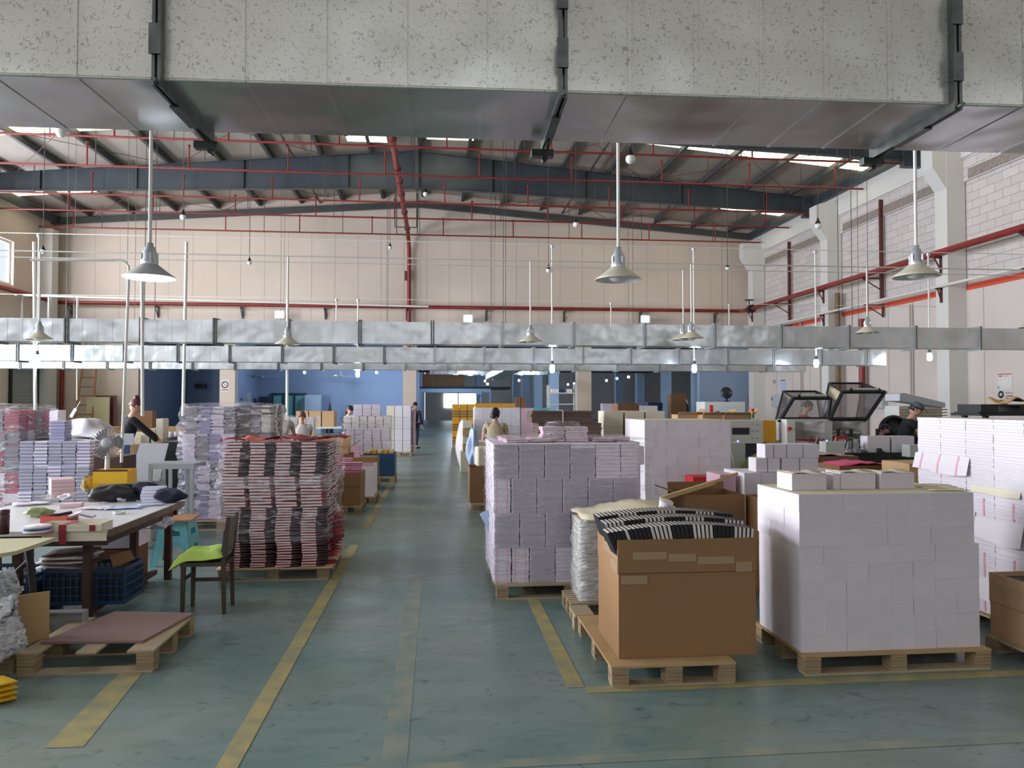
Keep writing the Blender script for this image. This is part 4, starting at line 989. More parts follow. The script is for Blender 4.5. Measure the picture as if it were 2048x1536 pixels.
# --- film wrapped lilac stack behind it, and the pink grey one at the frame edge
def tower(lab, x0, x1, y0, y1, z0, z1, h, w, mats, jj=.012, seed=1, tiers=4):
    random.seed(seed); b = MB(); k = 0; z = z0; n = int((z1-z0)/h)
    for k in range(n):
        tt = int(k*tiers/n); x = x0+(tt % 2)*.03; i = 0
        while x < x1-.05:
            q = random.choice((0, 0, 0, 1)) if tt % 2 else random.choice((0, 1, 2))
            q = (i+tt) % len(mats) if random.random() < .85 else q % len(mats)
            b.box(x+jit(jj), min(x+w-.006, x1)+jit(jj), y0+jit(jj), y0+.2, z+.0006, z+h-.0022, q); x += w; i += 1
        y = y0+.21
        while y < y1-.05:
            q = (int(y*7)+tt) % len(mats)
            b.box(x0+jit(jj), x0+.2, y, min(y+w-.01, y1), z, z+h-.002, q); b.box(x1-.2, x1+jit(jj), y, min(y+w-.01, y1), z, z+h-.002, q); y += w
        if k == n-1: b.box(x0+.2, x1-.2, y0+.2, y1, z-.03, z+h, 0)
        z += h
    return b.build('notebooks', mats, label=lab, cat='notebooks', kind='stuff')
pallet('pallet under the tall film wrapped lilac stack on the window side', -3.36, -2.2, 10.1, 11.2)
tower('lilac and grey notebooks too many to count inside the white filmed stack', -3.3, -2.64, 10.2, 11.1, .13, 1.6, .021, .165, [M_wg, M_wl, M_lilac], seed=3)
tower('brownish grey notebooks in the lower half of the white filmed stack, aisle end', -2.62, -2.2, 10.25, 11.1, .13, 1.62, .024, .14, [M_sheet, M_wg, M_pages], seed=4)
film('stretch_wrap', 'hazy stretch film with long creases around the tall lilac stack', -3.34, -2.18, 10.18, 11.15, .14, 1.64, M_film_dense, off=.02, amp=.022, res=.07, cone=.12)
pallet('pallet under the pink and grey film wrapped stack at the frame edge', -6.7, -5.62, 10.6, 11.7)
tower('pink and grey notebooks inside the film at the frame edge, window side', -6.6, -5.6, 10.75, 11.6, .13, 1.56, .02, .2, [M_wp, M_wg, M_wg, M_wp, M_greyp], seed=9, tiers=5)
film('stretch_wrap', 'pink tinted shiny film around the stack at the frame edge', -6.64, -5.56, 10.72, 11.65, .14, 1.62, M_film_dense, off=.02, amp=.02, res=.07, cone=.08)
# grey-blue notebooks in the open beside it
pallet('pallet under the open grey blue notebook piles beside the fan', -5.55, -4.5, 10.55, 11.6)
def bundle(lab, x, y, z0, n, w, d, h, mats, group, rot=0, name='notebook_pile'):
    b = MB()
    for k in range(n): b.box(jit(.006), w+jit(.006), jit(.008), d, k*h, k*h+h-.0025, k % len(mats))
    return b.build(name, mats, None, (x, y, z0), rot, label=lab, cat='notebook pile', group=group)
for i in range(5):
    for j in range(3):
        bundle('grey blue notebook bundle, %s tier, %s from the frame edge' % (('lowest', 'middle', 'upper')[j], nth(i+1)), -5.53+i*.18+.01*(j % 2), 10.6+.03*(j == 2), .127+j*.3375, 15, .17, .24, .0225, [M_gb, M_wg] if (i+j) % 3 else [M_greyp, M_wl], 'grey blue notebook bundles beside the fan')
bundle('tall single pile of pale blue notebooks rising above the others', -5.17, 10.66, .127+3*.3375, 13, .19, .2, .021, [M_gb, M_wl], 'grey blue notebook bundles beside the fan')
B('notebooks', [M_greyp], [(-5.5, -4.6, 10.9, 11.5, .127, 1.1)], label='more grey notebooks behind the front bundles beside the fan', cat='notebooks', kind='stuff')
b = MB(); random.seed(3); b.sheet(-5.5, -4.6, 10.9, 11.5, 12, 8, lambda x, y: 1.16+.03*math.sin(x*12)*math.cos(y*9), .003); b.build('paper_sheet', M_paper, label='bright white sheets spread over the grey blue notebook piles', cat='paper')

# --- main work table
def legs(t, pts, z, r, m):
    for (x, y) in pts: MB().box(x-r, x+r, y-r, y+r, 0, z).build('leg', m, t)
tt = thing('work_table', 'white topped work table with rusty steel frame, strewn with papers', 'table', (-3.1, 6.5, 0))
TX0, TX1, TY0, TY1 = -.75, .71, -.72, .92
b = MB(); b.box(TX0, TX1, TY0, TY1, .685, .72, 0); b.build('table_top', M_table, tt)
B('edge_board', M_edge, [(TX1, TX1+.015, TY0, TY1, .67, .722)], tt)
B('corner_card', M_cream, [(.26, TX1-.005, TY0-.012, TY0-.001, .645, .722)], tt)
B('apron', M_rust, [(TX0+.05, TX1-.03, TY0+.05, TY0+.09, .6, .685), (TX0+.05, TX1-.03, TY1-.09, TY1-.05, .6, .685), (TX1-.09, TX1-.05, TY0+.09, TY1-.09, .6, .685), (TX0+.05, TX0+.09, TY0+.09, TY1-.09, .6, .685)], tt)
legs(tt, [(.48, -.5), (.48, .37), (.6, .86), (-.02, -.5), (-.6, -.5), (-.6, .8)], .6, .028, M_rust)
B('stretcher', M_rust, [(.455, .505, -.47, .34, .05, .09), (.455, .505, .4, .86, .05, .09), (-.57, .45, -.52, -.48, .05, .09)], tt)
# items on it
Z = .721
def onT(ix, iy): return GZ(ix, iy, Z)
p = onT(102, 998)
for k in range(5): MB().bev(0, .2, 0, .28, 0, .036, .003).build('gift_box', M_pinkb, None, (p[0]+.0+jit(.002), p[1]+jit(.002), Z+k*.037), .52, label='pale pink flat box in the pile on the work table, %s up' % nth(k+1), cat='box', group='pale pink boxes on the work table')
p = onT(118, 1017); MB().bev(0, .17, 0, .15, 0, .035, .003).build('gift_box', M_pinkb, None, (p[0], p[1], Z), .25, label='single pale pink box lying in front of the pink pile', cat='box')
p = onT(282, 1006)
for k in range(5):
    b = MB(); b.box(0, .19, 0, .13, 0, .003, 0); b.box(0, .19, 0, .13, .025, .028, 0); b.box(.002, .188, .002, .128, .003, .025, 1); b.build('pale_blue_book', [M_blueb, M_greyp], None, (p[0]-.01*math.sin(k), p[1], Z+k*.0285), .12, label='pale blue book in the pile by the far table corner, %s up' % nth(k+1), cat='book', group='pale blue books on the work table')
# bags: lumpy cloth solids
def lump(name, lab, c, s, m, seed=1, cat='bag', rot=0, n=20, rough=.3):
    random.seed(seed); b = MB(); vs = []; fs = []; P = 11
    ph = [random.uniform(0, 6) for _ in range(6)]
    for i in range(P+1):
        f = math.pi*i/P
        for j in range(n):
            a = 2*math.pi*j/n; q = 1+rough*math.sin(3*a+ph[0]+2*f)*math.sin(f)+rough*.6*math.sin(5*a+ph[1]-3*f)*math.sin(f)+jit(rough*.38)*math.sin(f)
            vs.append((math.sin(f)*math.cos(a)*q*s[0], math.sin(f)*math.sin(a)*q*s[1], max(-s[2]*.92, -math.cos(f)*s[2]*(q*.5+.5))+s[2]*.92))
    for i in range(P):
        for j in range(n): fs.append((i*n+j, i*n+(j+1) % n, (i+1)*n+(j+1) % n, (i+1)*n+j))
    b.add(vs, fs, 0, True); o = b.build(name, m, None, c, rot, label=lab, cat=cat)
    if n >= 14:
        o.modifiers.new('u', 'SUBSURF').levels = 1; o.modifiers['u'].render_levels = 1
    return o
lump('shoulder_bag', 'black shoulder bag lying on the work table in front of the yellow box', onT(230, 1004)+Vector((0, .05, 0)), (.2, .12, .085), M_blackc, 4, rot=.5)
lump('shoulder_bag', 'navy bag hanging over the far table corner behind the blue books', onT(345, 1004)+Vector((-.02, -.02, 0)), (.13, .12, .07), M_blue, 6)
lump('shoulder_bag', 'navy bag standing behind the pale blue books', onT(300, 1003)+Vector((-.12, .12, 0)), (.15, .1, .09), M_blue, 8)
t = thing('storage_bin', 'yellow plastic bin box standing at the back of the work table', 'bin', onT(174, 990)+Vector((0, .12, 0)), .0)
b = MB(); b.box(0, .34, 0, .012, 0, .235); b.box(0, .012, .012, .25, 0, .235); b.box(.328, .34, .012, .25, 0, .235); b.box(.012, .328, .24, .25, 0, .235); b.box(.012, .328, .012, .24, 0, .012); b.build('bin_body', M_yellow, t)
B('rim', M_darkc, [(-.004, .344, -.004, 0, .225, .242)], t)
b = MB(); b.box(.05, .26, -.002, 0, .03, .1); b.build('sticker', M_cardl, t)
lump('cloth', 'multicoloured blue and ochre cloth between the pink boxes and the yellow bin', onT(170, 985)+Vector((.02, .05, 0)), (.08, .07, .09), mat('patterned_cloth', (60, 80, 96), .9, var=1, vscale=14, dark=(196, 160, 80)), 10, cat='cloth')
p = onT(80, 1046); t = thing('paper_box', 'open coral red box holding pens on the work table', 'box', p, -.05)
b = MB(); b.box(0, .2, 0, .004, 0, .05); b.box(0, .2, .17, .174, 0, .05); b.box(0, .004, .004, .17, 0, .05); b.box(.196, .2, .004, .17, 0, .05); b.box(.004, .196, .004, .17, 0, .004); b.build('tray', M_redb, t)
MB().tube((.04, .05, .03), (.17, .14, .05), .012).build('marker', M_blue, label='dark blue marker lying in the coral red box', cat='pen', loc=p+Vector((0, 0, .01)))
for k in range(4):
    b = MB(); b.prism([(0, 0), (.09, .03), (.19, 0), (.19, .002), (.09, .033), (0, .003)], 1, 0, .14); p = onT(124, 1046)
    b.build('leaflet', (M_lilac, M_greyp)[k % 2], None, (p[0]+.006*k, p[1]-.01*k+.04, Z+.02+.006*k), .15+.03*k, label='folded lilac leaflet in the fan on the table edge, %s up' % nth(k+1), cat='leaflet', group='folded leaflets on the work table')
# cream long trays with red ribbon at the near corner
for k, (x, y, z_, s, lab) in enumerate(((-2.86, 5.74, Z, (.44, .2, .045), 'upper'), )):
    t = thing('paper_tray', 'long cream card tray tied with red ribbon at the near table corner', 'tray', (x, y, z_))
    b = MB(); X, Y, h = s; b.box(0, X, 0, .005, 0, h); b.box(0, X, Y-.005, Y, 0, h*1.1); b.box(0, .005, .005, Y-.005, 0, h); b.box(X-.005, X, .005, Y-.005, 0, h*1.2); b.box(.005, X-.005, .005, Y-.005, 0, .005); b.build('tray', M_cream, t)
    B('ribbon', M_redc, [(.15, .2, -.004, 0, -.09, h+.002), (.15, .2, -.004, Y+.002, h, h+.003), (.36, .40, -.004, 0, 0, h)], t)
B('card_sheet', M_cream, [(-2.7, -2.395, 5.745, 5.77, .63, .683)], label='cream cardboard taped on the near table corner under the tray', cat='cardboard') if False else None
for i, (ix, iy, sx, sy, a, m, lab) in enumerate(((245, 1018, .3, .16, .3, M_blueb, 'pale blue wrapping paper spread in the table middle'), (190, 1018, .25, .2, -.2, M_paper, 'white sheet lying between the pink box and the blue paper'), (120, 1040, .2, .16, .1, M_greyp, 'lilac tinted sheet beside the coral box'), (300, 1012, .22, .1, .4, M_blueb, 'pale blue booklet before the blue books'), (60, 1010, .3, .2, .5, M_paper, 'white carrier sheet at the window side of the table'))):
    p = onT(ix, iy); b = MB(); b.sheet(-sx/2, sx/2, -sy/2, sy/2, 8, 6, lambda x, y: .004+.007*abs(math.sin(x*23+y*31+i)), .0015)
    b.build('paper_sheet', m, None, (p[0], p[1]+.03, Z+.001+.001*i), a, label=lab, cat='paper')
random.seed(9)
for i, (ix, iy, r_, m, lab) in enumerate(((240, 1004, .07, M_paper, 'crumpled white tissue in front of the black bag'), (268, 996, .06, M_paper, 'second crumpled tissue beside the blue books'), (135, 1000, .07, M_paper, 'white crumpled tissue behind the single pink box'), (70, 1035, .09, M_green2, 'translucent green plastic bag on the coral box'))):
    lump('crumpled_wrapper', lab, onT(ix, iy)+Vector((0, .04, 0)), (r_, r_*.8, r_*.45), m, 30+i, cat='wrapper', rough=.5, n=18)
p = onT(238, 1028); MB().lathe([(.035, 0), (.045, 0), (.045, .022), (.035, .022), (.035, 0)], n=20).build('tape_roll', M_white, None, p, label='flat white tape roll on the work table near its long edge', cat='tape')
p = onT(60, 1000)
b = MB()
for k in range(9): b.box(.02*k, .02*k+.006, 0, .004, 0, .04)
b.box(0, .17, -.001, .005, .036, .042); b.box(0, .17, .1, .106, 0, .042); b.box(0, .17, 0, .106, 0, .004); b.build('wire_basket', M_white, None, p+Vector((.09, .02, 0)), .0, label='small white slotted basket on the work table', cat='basket')
# under the table
def crate(lab, x0, x1, y0, y1, z0, z1, m=M_crate):
    t = thing('plastic_crate', lab, 'crate', (x0, y0, z0)); X, Y, h = x1-x0, y1-y0, z1-z0
    b = MB()
    for (a0, a1, c0, c1) in ((0, X, 0, .012), (0, X, Y-.012, Y), (0, .012, .012, Y-.012), (X-.012, X, .012, Y-.012)):
        for zz in (0, h*.24, h*.48, h*.72, h-.03): b.box(a0, a1, c0, c1, zz, zz+.03 if zz in (0, h-.03) else zz+.012)
        lx = a1-a0 > .1; n = 12
        for k in range(n+1):
            if lx: x = a0+(a1-a0-.01)*k/n; b.box(x, x+.01, c0+.002, c1-.002, 0, h-.01)
            else: y = c0+(c1-c0-.01)*k/n; b.box(a0+.002, a1-.002, y, y+.01, 0, h-.01)
    b.build('grid_wall', m, t); B('crate_floor', m, [(.012, X-.012, .012, Y-.012, 0, .012)], t)
    B('liner', M_teal, [(.02, X-.02, .02, Y-.02, .013, h*.8)], t)
crate('blue slatted plastic crate under the work table, by its near leg', -3.0, -2.4, 6.12, 6.5, .092, .37)
crate('second blue slatted plastic crate under the work table, deeper in', -3.7, -3.05, 6.1, 6.55, 0, .34)
for k in range(6):
    b = MB(); b.sheet(0, .34, 0, .3, 6, 4, lambda x, y: .004*math.sin(x*13+k), .012); b.build('board_sheet', M_sheet if k % 2 else M_greyp, None, (-3.05+jit(.03), 6.15, .37+.018*k), jit(.15), label='grey board offcut piled on the crates under the table, %s up' % nth(k+1), cat='board', group='board offcuts under the work table')
b = MB(); b.prism([(0, 0), (.16, .05), (.13, .13), (-.02, .1)], 1, 0, .004); b.build('cardboard_flap', M_card, None, (-2.52, 6.2, .36), 0, label='bent cardboard flap standing out of the blue crate', cat='cardboard', rot=(-.5, 0, .5))
carton('carton', 'closed brown carton under the table by the middle leg', -3.02, -2.66, 6.95, 7.3, .0, .36, m=M_cardd)
B('storage_box', M_greyp, [(-3.06, -2.66, 7.0, 7.35, .361, .52)], label='lilac white flat box lying on the brown carton under the table', cat='box')
lump('crumpled_wrapper', 'crumpled clear wrapping bundle hanging beneath the table edge', (-2.5, 7.05, .52), (.13, .1, .06), M_bag, 41, cat='wrapper', rough=.4)
# --- small side table at the frame edge
st = thing('side_table', 'small beige topped side table on black splayed legs at the frame edge', 'table', (-3.05, 5.25, 0))
b = MB(); b.prism([(-.6, -.3), (.37, -.3), (.42, -.22), (.43, .25), (-.6, .25)], 2, .695, .72); b.build('table_top', M_beigepl, st)
for (xa, ya, xb, yb) in ((.3, -.2, .36, -.24), (.3, .16, .36, .2), (-.5, -.2, -.56, -.24), (-.5, .16, -.56, .2)): MB().tube((xa, ya, .695), (xb, yb, 0), .024, n=8).build('leg', M_black, st)
for q_ in (((.32, -.2, .6), (-.1, -.2, .2)), ((-.52, -.2, .6), (-.1, -.2, .2)), ((.32, .17, .6), (-.1, .17, .2))): MB().tube(q_[0], q_[1], .016).build('brace', M_black, st)
p = GZ(68, 1068, .721)
for k in range(6):
    b = MB(); b.lathe([(.012, 0), (.09-.001*k, .0), (.092-.001*k, .004), (.09-.001*k, .007), (.012, .007)], n=28)
    b.build('round_card', (M_redb, M_greyp, M_blueb, M_teal, M_blueb, M_greyp)[k], None, (p[0]+jit(.008), p[1]+.05+jit(.008), .7215+k*.0085), 0, label='round card disc in the pile on the side table, %s up' % nth(k+1), cat='disc', group='round discs on the side table')
p = GZ(8, 1068, .721); MB().lathe([(.001, 0), (.032, 0), (.034, .13), (.03, .14), (.034, .145), (.034, .17), (.001, .175)], n=20).build('thermos_cup', M_darkc, None, p, label='dark brown drinking flask at the frame edge on the side table', cat='bottle')
for k in range(5):
    b = MB(); b.box(0, .2, 0, .16, 0, .014); b.build('grey_booklet', M_cream if k % 2 else M_greyp, None, (-3.55+jit(.01), 5.95, Z+k*.015), jit(.06), label='cream grey booklet piled at the frame edge on the work table, %s up' % nth(k+1), cat='booklet', group='booklets at the frame edge')
# yellow green crate and bags under the side table
B('plastic_tub', M_greenp, [(-3.35, -3.1, 5.72, 5.75, .5, .6)], label=None) if False else None
t = thing('plastic_tub', 'yellow green plastic tub behind the side table legs', 'tub', (-3.3, 5.62, .36)); MB().lathe([(.001, 0), (.13, 0), (.16, .2), (.165, .2), (.165, .21), (.15, .21), (.125, .01), (.001, .01)], n=20).build('tub_wall', M_greenp, t)
B('box_pedestal', M_greyb, [(-3.48, -3.12, 5.45, 5.8, 0, .359)], label='mauve grey box carrying the yellow green tub', cat='box')
for i, (ix, iy, Y, s, lab) in enumerate(((0, 1275, 4.72, .095, 'clear plastic bag heap at the frame edge, lowest one'), (-6, 1225, 4.8, .09, 'clear plastic bag heap at the frame edge, middle one'), (-8, 1175, 4.9, .09, 'clear plastic bag heap at the frame edge, upper one'))):
    random.seed(200+i); c = PY(ix, iy, Y); b = MB()
    for q in range(4):
        M_ = Matrix.Translation(c+Vector((jit(.03), jit(.03), jit(.03)))) @ Euler((random.uniform(.5, 2.4), random.uniform(-.8, .8), random.uniform(0, 3))).to_matrix().to_4x4()
        b.sheet(-s, s, -s, s, 9, 9, lambda x, y: .35*s*math.cos((x*x+y*y)*60)+jit(.022), .001, M=M_)
    b.build('plastic_bag', M_film_white, label=lab, cat='bag')
B('goods_pile', M_cardd, [(-2.98, -2.72, 4.6, 4.86, .136, .42)], label='dim brown goods under the clear plastic bags at the frame edge', cat='goods')
# --- front left pallet with the mauve board
pt = pallet('low pallet with thick plywood spacers under the mauve board', -2.52, -1.72, 4.84, 5.62, h=.135)
for ch in list(pt.children):
    if ch.name.startswith('deck') or (ch.name.startswith('spacer') and max(abs(v.co.x) for v in ch.data.vertices) < .1): bpy.data.objects.remove(ch)
B('deck', M_pal, [(-.4, -.28, -.39, .39, .121, .135), (.24, .4, -.39, .39, .121, .135), (-.06, .06, -.39, .39, .121, .135)], pt)
b = MB(); b.prism([(-2.47, 5.02), (-1.84, 4.98), (-1.72, 5.6), (-2.3, 5.7)], 2, .137, .152); b.build('board_sheet', M_greyb, label='big flat mauve brown board lying on the low pallet', cat='board')
pallet('pallet end behind the low pallet carrying the upright plywood board', -3.2, -2.56, 4.55, 5.35, h=.135)
b = MB(); b.box(0, .42, 0, .012, 0, .30); b.build('plywood_board', M_ply, None, (-2.82, 4.9, .137), .62, label='square plywood board standing upright beside the clear plastic bags', cat='board')
t = thing('plastic_tray', 'pale grey plastic tray tilted against the table leg', 'tray', (-2.78, 5.55, .03)); b = MB(); b.box(0, .36, 0, .01, 0, .18); b.box(0, .36, -.06, 0, .17, .18); b.box(.35, .36, -.06, 0, 0, .17); b.box(0, .01, -.06, 0, 0, .17); b.build('tray', M_grey, t)
for k in range(4): lump('yellow_notebook', 'yellow edged notebook corner at the frame edge beside the pallet, %s up' % nth(k+1), (PY(-12, 1345, 4.45)[0], 4.45, .0+.03*k), (.13, .1, .018), M_yellow, 60+k, cat='notebook', n=4, rough=.02)
# --- chair
ch = thing('wooden_chair', 'small dark wooden chair with a lime green cushion facing the work table', 'chair', (-1.81, 6.24, 0))
def leg4(x, y, x2, y2, z, nm='leg', r=.016, zz=0): MB().add([(x-r*.8, y-r*.8, zz), (x+r*.8, y-r*.8, zz), (x+r*.8, y+r*.8, zz), (x-r*.8, y+r*.8, zz), (x2-r, y2-r, z), (x2+r, y2-r, z), (x2+r, y2+r, z), (x2-r, y2+r, z)], [(3, 2, 1, 0), (4, 5, 6, 7), (0, 1, 5, 4), (1, 2, 6, 5), (2, 3, 7, 6), (3, 0, 4, 7)]).build(nm, M_wood, ch)
leg4(-.155, -.13, -.15, -.13, .38); leg4(-.155, .12, -.15, .12, .38); leg4(.16, -.13, .15, -.13, .40); leg4(.16, .12, .15, .12, .40)
B('seat_frame', M_wood, [(-.17, .17, -.15, .14, .375, .405)], ch)
B('stretcher', M_wood, [(-.14, .14, .112, .128, .2, .23), (-.158, -.142, -.11, .1, .26, .285), (.142, .158, -.11, .1, .22, .245)], ch)
for y_ in (-.145, .105):
    b = MB(); b.add([(.135, y_, .40), (.165, y_, .40), (.165, y_+.03, .40), (.135, y_+.03, .40), (.175, y_, .755), (.2, y_, .755), (.2, y_+.03, .755), (.175, y_+.03, .755)], [(3, 2, 1, 0), (4, 5, 6, 7), (0, 1, 5, 4), (1, 2, 6, 5), (2, 3, 7, 6), (3, 0, 4, 7)])
    b.build('back_post', M_wood, ch)
b = MB(); b.prism([(.15, .46), (.165, .46), (.198, .745), (.18, .745)], 1, -.115, .105); bk_ = b.build('backrest', M_worn, ch)
b = MB(); b.prism([(.125, .42), (.15, .42), (.176, .65), (.15, .65)], 1, -.12, .11); b.build('back_cloth', M_check, bk_)
b = MB(); random.seed(2); P = []
nx, ny = 12, 10
def cz(x, y, top):
    fx = max(0, 1-(abs(x+.03)/.21)**4); fy = max(0, 1-(abs(y)/.175)**4); droop = -.06*max(0, (-x-.13)/.1)
    return .408+droop+(.05*(fx*fy)**.5 if top else 0)
vs = []; fs = []
for tp in (0, 1):
    for q in range(ny+1):
        for p_ in range(nx+1):
            x = -.25+.41*p_/nx; y = -.175+.345*q/ny; e = min(p_/2, (nx-p_)/2, q/2, (ny-q)/2, 1)**.5
            droop = -.075*max(0, (-x-.12)/.13)**1.3+.02*max(0, x/.16)
            vs.append((x, y, .408+.02+droop+(.065*e if tp else -.018*e)+.006*math.sin(x*30)*math.sin(y*24)*e*tp))
K = (nx+1)*(ny+1)
for q in range(ny):
    for p_ in range(nx):
        a = q*(nx+1)+p_; fs.append((K+a, K+a+1, K+a+nx+2, K+a+nx+1)); fs.append((a, a+nx+1, a+nx+2, a+1))
for p_ in range(nx): a = p_; fs.append((a, a+1, K+a+1, K+a)); a = ny*(nx+1)+p_; fs.append((a+1, a, K+a, K+a+1))
for q in range(ny): a = q*(nx+1); fs.append((a+nx+1, a, K+a, K+a+nx+1)); a += nx; fs.append((a, a+nx+1, K+a+nx+1, K+a))
b.add(vs, fs, 0, True)
o = b.build('cushion', M_green, None, (-1.81, 6.24, 0), label='lime green cushion on the seat of the small wooden chair', cat='cushion')
# --- turquoise stool
t = thing('plastic_stool', 'turquoise plastic stool with arched openings beside the far table leg', 'stool', (-2.66, 8.1, 0))
def side(a):
    M = Matrix.Rotation(a, 4, 'Z'); b = MB()
    def q(u, z): k = .2-.06*z/.44; return (u, -k-0.0, z)
    def panel(poly):
        n = len(poly); v = [q(*p) for p in poly]; v2 = [(x, y+.006, z) for x, y, z in v]
        b.add(v+v2, [tuple(range(n)), tuple(range(2*n-1, n-1, -1))]+[(i, n+i, n+(i+1) % n, (i+1) % n) for i in range(n)], 0, False, M)
    panel([(-.2, 0), (-.14, 0), (-.11, .16), (-.08, .2), (-.08, .3), (-.14, .44), (-.14, .44)][:6]); panel([(.2, 0), (.14, .44), (.08, .3), (.08, .2), (.11, .16), (.14, 0)][:6])
    panel([(-.08, .2), (.08, .2), (.08, .3), (-.08, .3)]); panel([(-.14, .44), (-.08, .3), (-.06, .36), (.06, .36), (.08, .3), (.14, .44)])
    b.build('stool_side', M_turq, t)
for k in range(4): side(k*math.pi/2)
MB().bev(-.15, .15, -.15, .15, .435, .45, .005).build('stool_seat', M_turq, t)
MB().bev(-.27, .2, -.22, .2, .452, .472, .003).build('board', M_orange, None, (-2.68, 8.1, 0), .08, label='orange brown board laid on the turquoise stool', cat='board')
# ================================================================== middle and far goods
random.seed(77)
def ext(ix0, ix1, iy0, iy1, Y, dep, z0=None):
    a = PY(ix0, iy1, Y); c = PY(ix1, iy0, Y)
    return (a[0], c[0], Y, Y+dep, a[2] if z0 is None else z0, c[2])
# small pallet with cream sheets at the aisle edge, upright sheet, pink book cartons
pallet('small pallet with cream foam sheets beside the painted line', -1.75, -1.32, 10.05, 10.6)
b = MB(); random.seed(1)
for k in range(6): b.sheet(-1.72+.01*k, -1.3-.008*k, 10.06, 10.6, 5, 4, lambda x, y: .13+.022*k+.004*math.sin(x*20+k), .018)
b.build('foam_sheets', M_cream, label='cream soft sheets on the small pallet by the aisle', cat='sheets')
B('cream_board', M_cream, [(-1.78, -1.48, 10.75, 10.8, .0, .62)], label='upright cream board between the red stack and the brown carton', cat='board')
pallet('pallet under the brown carton with pink books', -1.6, -1.1, 11.3, 12.1)
carton('carton', 'brown open carton topped with pink and white books beside the aisle', -1.62, -1.12, 11.35, 12.05, .127, .6, band=.28)
pallet('pallet under the pale carton with pink notebooks', -1.5, -.98, 12.4, 13.3)
carton('carton', 'pale pinkish open carton heaped with hot pink notebooks', -1.5, -1.02, 12.45, 13.2, .127, .62, m=M_greyp)
def book(w, d, h, c, p):
    b = MB(); b.box(0, w, 0, d, 0, h*.15, 0); b.box(0, w, 0, d, h*.8, h*.95, 0); b.box(.003, w-.003, .002, d-.003, h*.15, h*.8, 1); return b.mesh('pink_book', [c, p])
PB = book(.16, .12, .026, M_pinkh, M_paper); PB2 = book(.16, .12, .026, M_paper, M_pinkh)
for (x, y, z, n, s) in ((-1.6, 11.4, .6, 5, 'front window side pile on the brown carton'), (-1.43, 11.4, .6, 6, 'front middle pile on the brown carton'), (-1.27, 11.4, .6, 6, 'front aisle side pile on the brown carton'), (-1.62, 11.7, .6, 9, 'rear window side pile on the brown carton'), (-1.44, 11.7, .6, 8, 'rear middle pile on the brown carton'), (-1.4, 12.5, .55, 4, 'window side pile in the pale carton'), (-1.2, 12.5, .55, 4, 'aisle side pile in the pale carton')):
    z -= .02 if z > .58 else 0
    if 'brown' in s: z = .605
    for k in range(n): put(PB if (k//2+int(x*10)) % 2 else PB2, 'pink_book', None, (x+jit(.008), y+jit(.01), z+.026*k), jit(.05), 'pink and white book, %s, %s up' % (s, nth(k+1)), 'book', 'pink and white books beside the aisle')
B('card_lid', M_card, [(-1.6, -1.14, 11.37, 12.03, .596, .603)], label='cardboard sheet under the pink book piles on the brown carton', cat='cardboard')
B('card_lid', M_card, [(-1.48, -1.04, 12.47, 13.18, .54, .549)], label='cardboard sheet under the pink books in the pale carton', cat='cardboard')
pallet('pallet under the carton behind the pale one', -1.75, -1.1, 14.3, 15.1)
carton('carton', 'brown carton behind the pale pink one, with two piles of pink books', -1.72, -1.12, 14.35, 15.05, .127, .62)
B('card_lid', M_card, [(-1.7, -1.14, 14.37, 15.03, .6, .615)], label='cardboard lid under the two pink book piles', cat='cardboard')
for x, s in ((-2.05, 'pile beside the carton'), (-1.6, 'pile on the carton')):
    if x < -1.8: B('carton_block', M_cardd, [(-2.3, -1.8, 14.3, 14.9, 0, .6)], label='dark brown closed carton under the outer pink book pile', cat='box')
    for k in range(8): put(PB, 'pink_book', None, (x, 14.45, .617+.026*k-(.016 if x < -1.8 else 0)), jit(.04), 'pink and white book in the farther %s, %s up' % (s, nth(k+1)), 'book', 'pink and white books beside the aisle')
# crates with yellow goods
pallet('pallet under the blue crate of yellow notebooks', -1.55, -.85, 15.7, 16.6)
carton('plastic_crate', 'blue crate of yellowish notebooks at the aisle', -1.5, -.86, 15.8, 16.5, .127, .6, m=M_crate, cat='crate')
for i in range(5):
    for k in range(2): MB().box(0, .1, 0, .6, 0, .05).build('yellow_book', M_beigepl if (i+k) % 2 else M_ochre, None, (-1.46+i*.118, 15.83, .56+k*.052), jit(.02), label='yellow beige book bundle in the blue crate, %s from the window side, %s' % (nth(i+1), ('lower', 'upper')[k]), cat='book bundle', group='yellow books in the blue crate')
B('foam_fill', M_beigepl, [(-1.48, -.88, 15.83, 16.47, .14, .555)], label='yellow beige goods filling the blue crate', cat='goods', kind='stuff')
b = MB(); b.box(-2.3, -1.45, 13.0, 13.5, 0, .78); b.build('carton_stack', M_cardd, label='dark brown closed carton behind the pink books', cat='box')
carton('carton', 'shallow open carton with raised flaps on the dark brown one', -2.25, -1.5, 13.02, 13.48, .781, .88, m=M_cardl, flaps=(('l', .5, .2), ('r', 1.0, .2), ('b', .3, .2)))
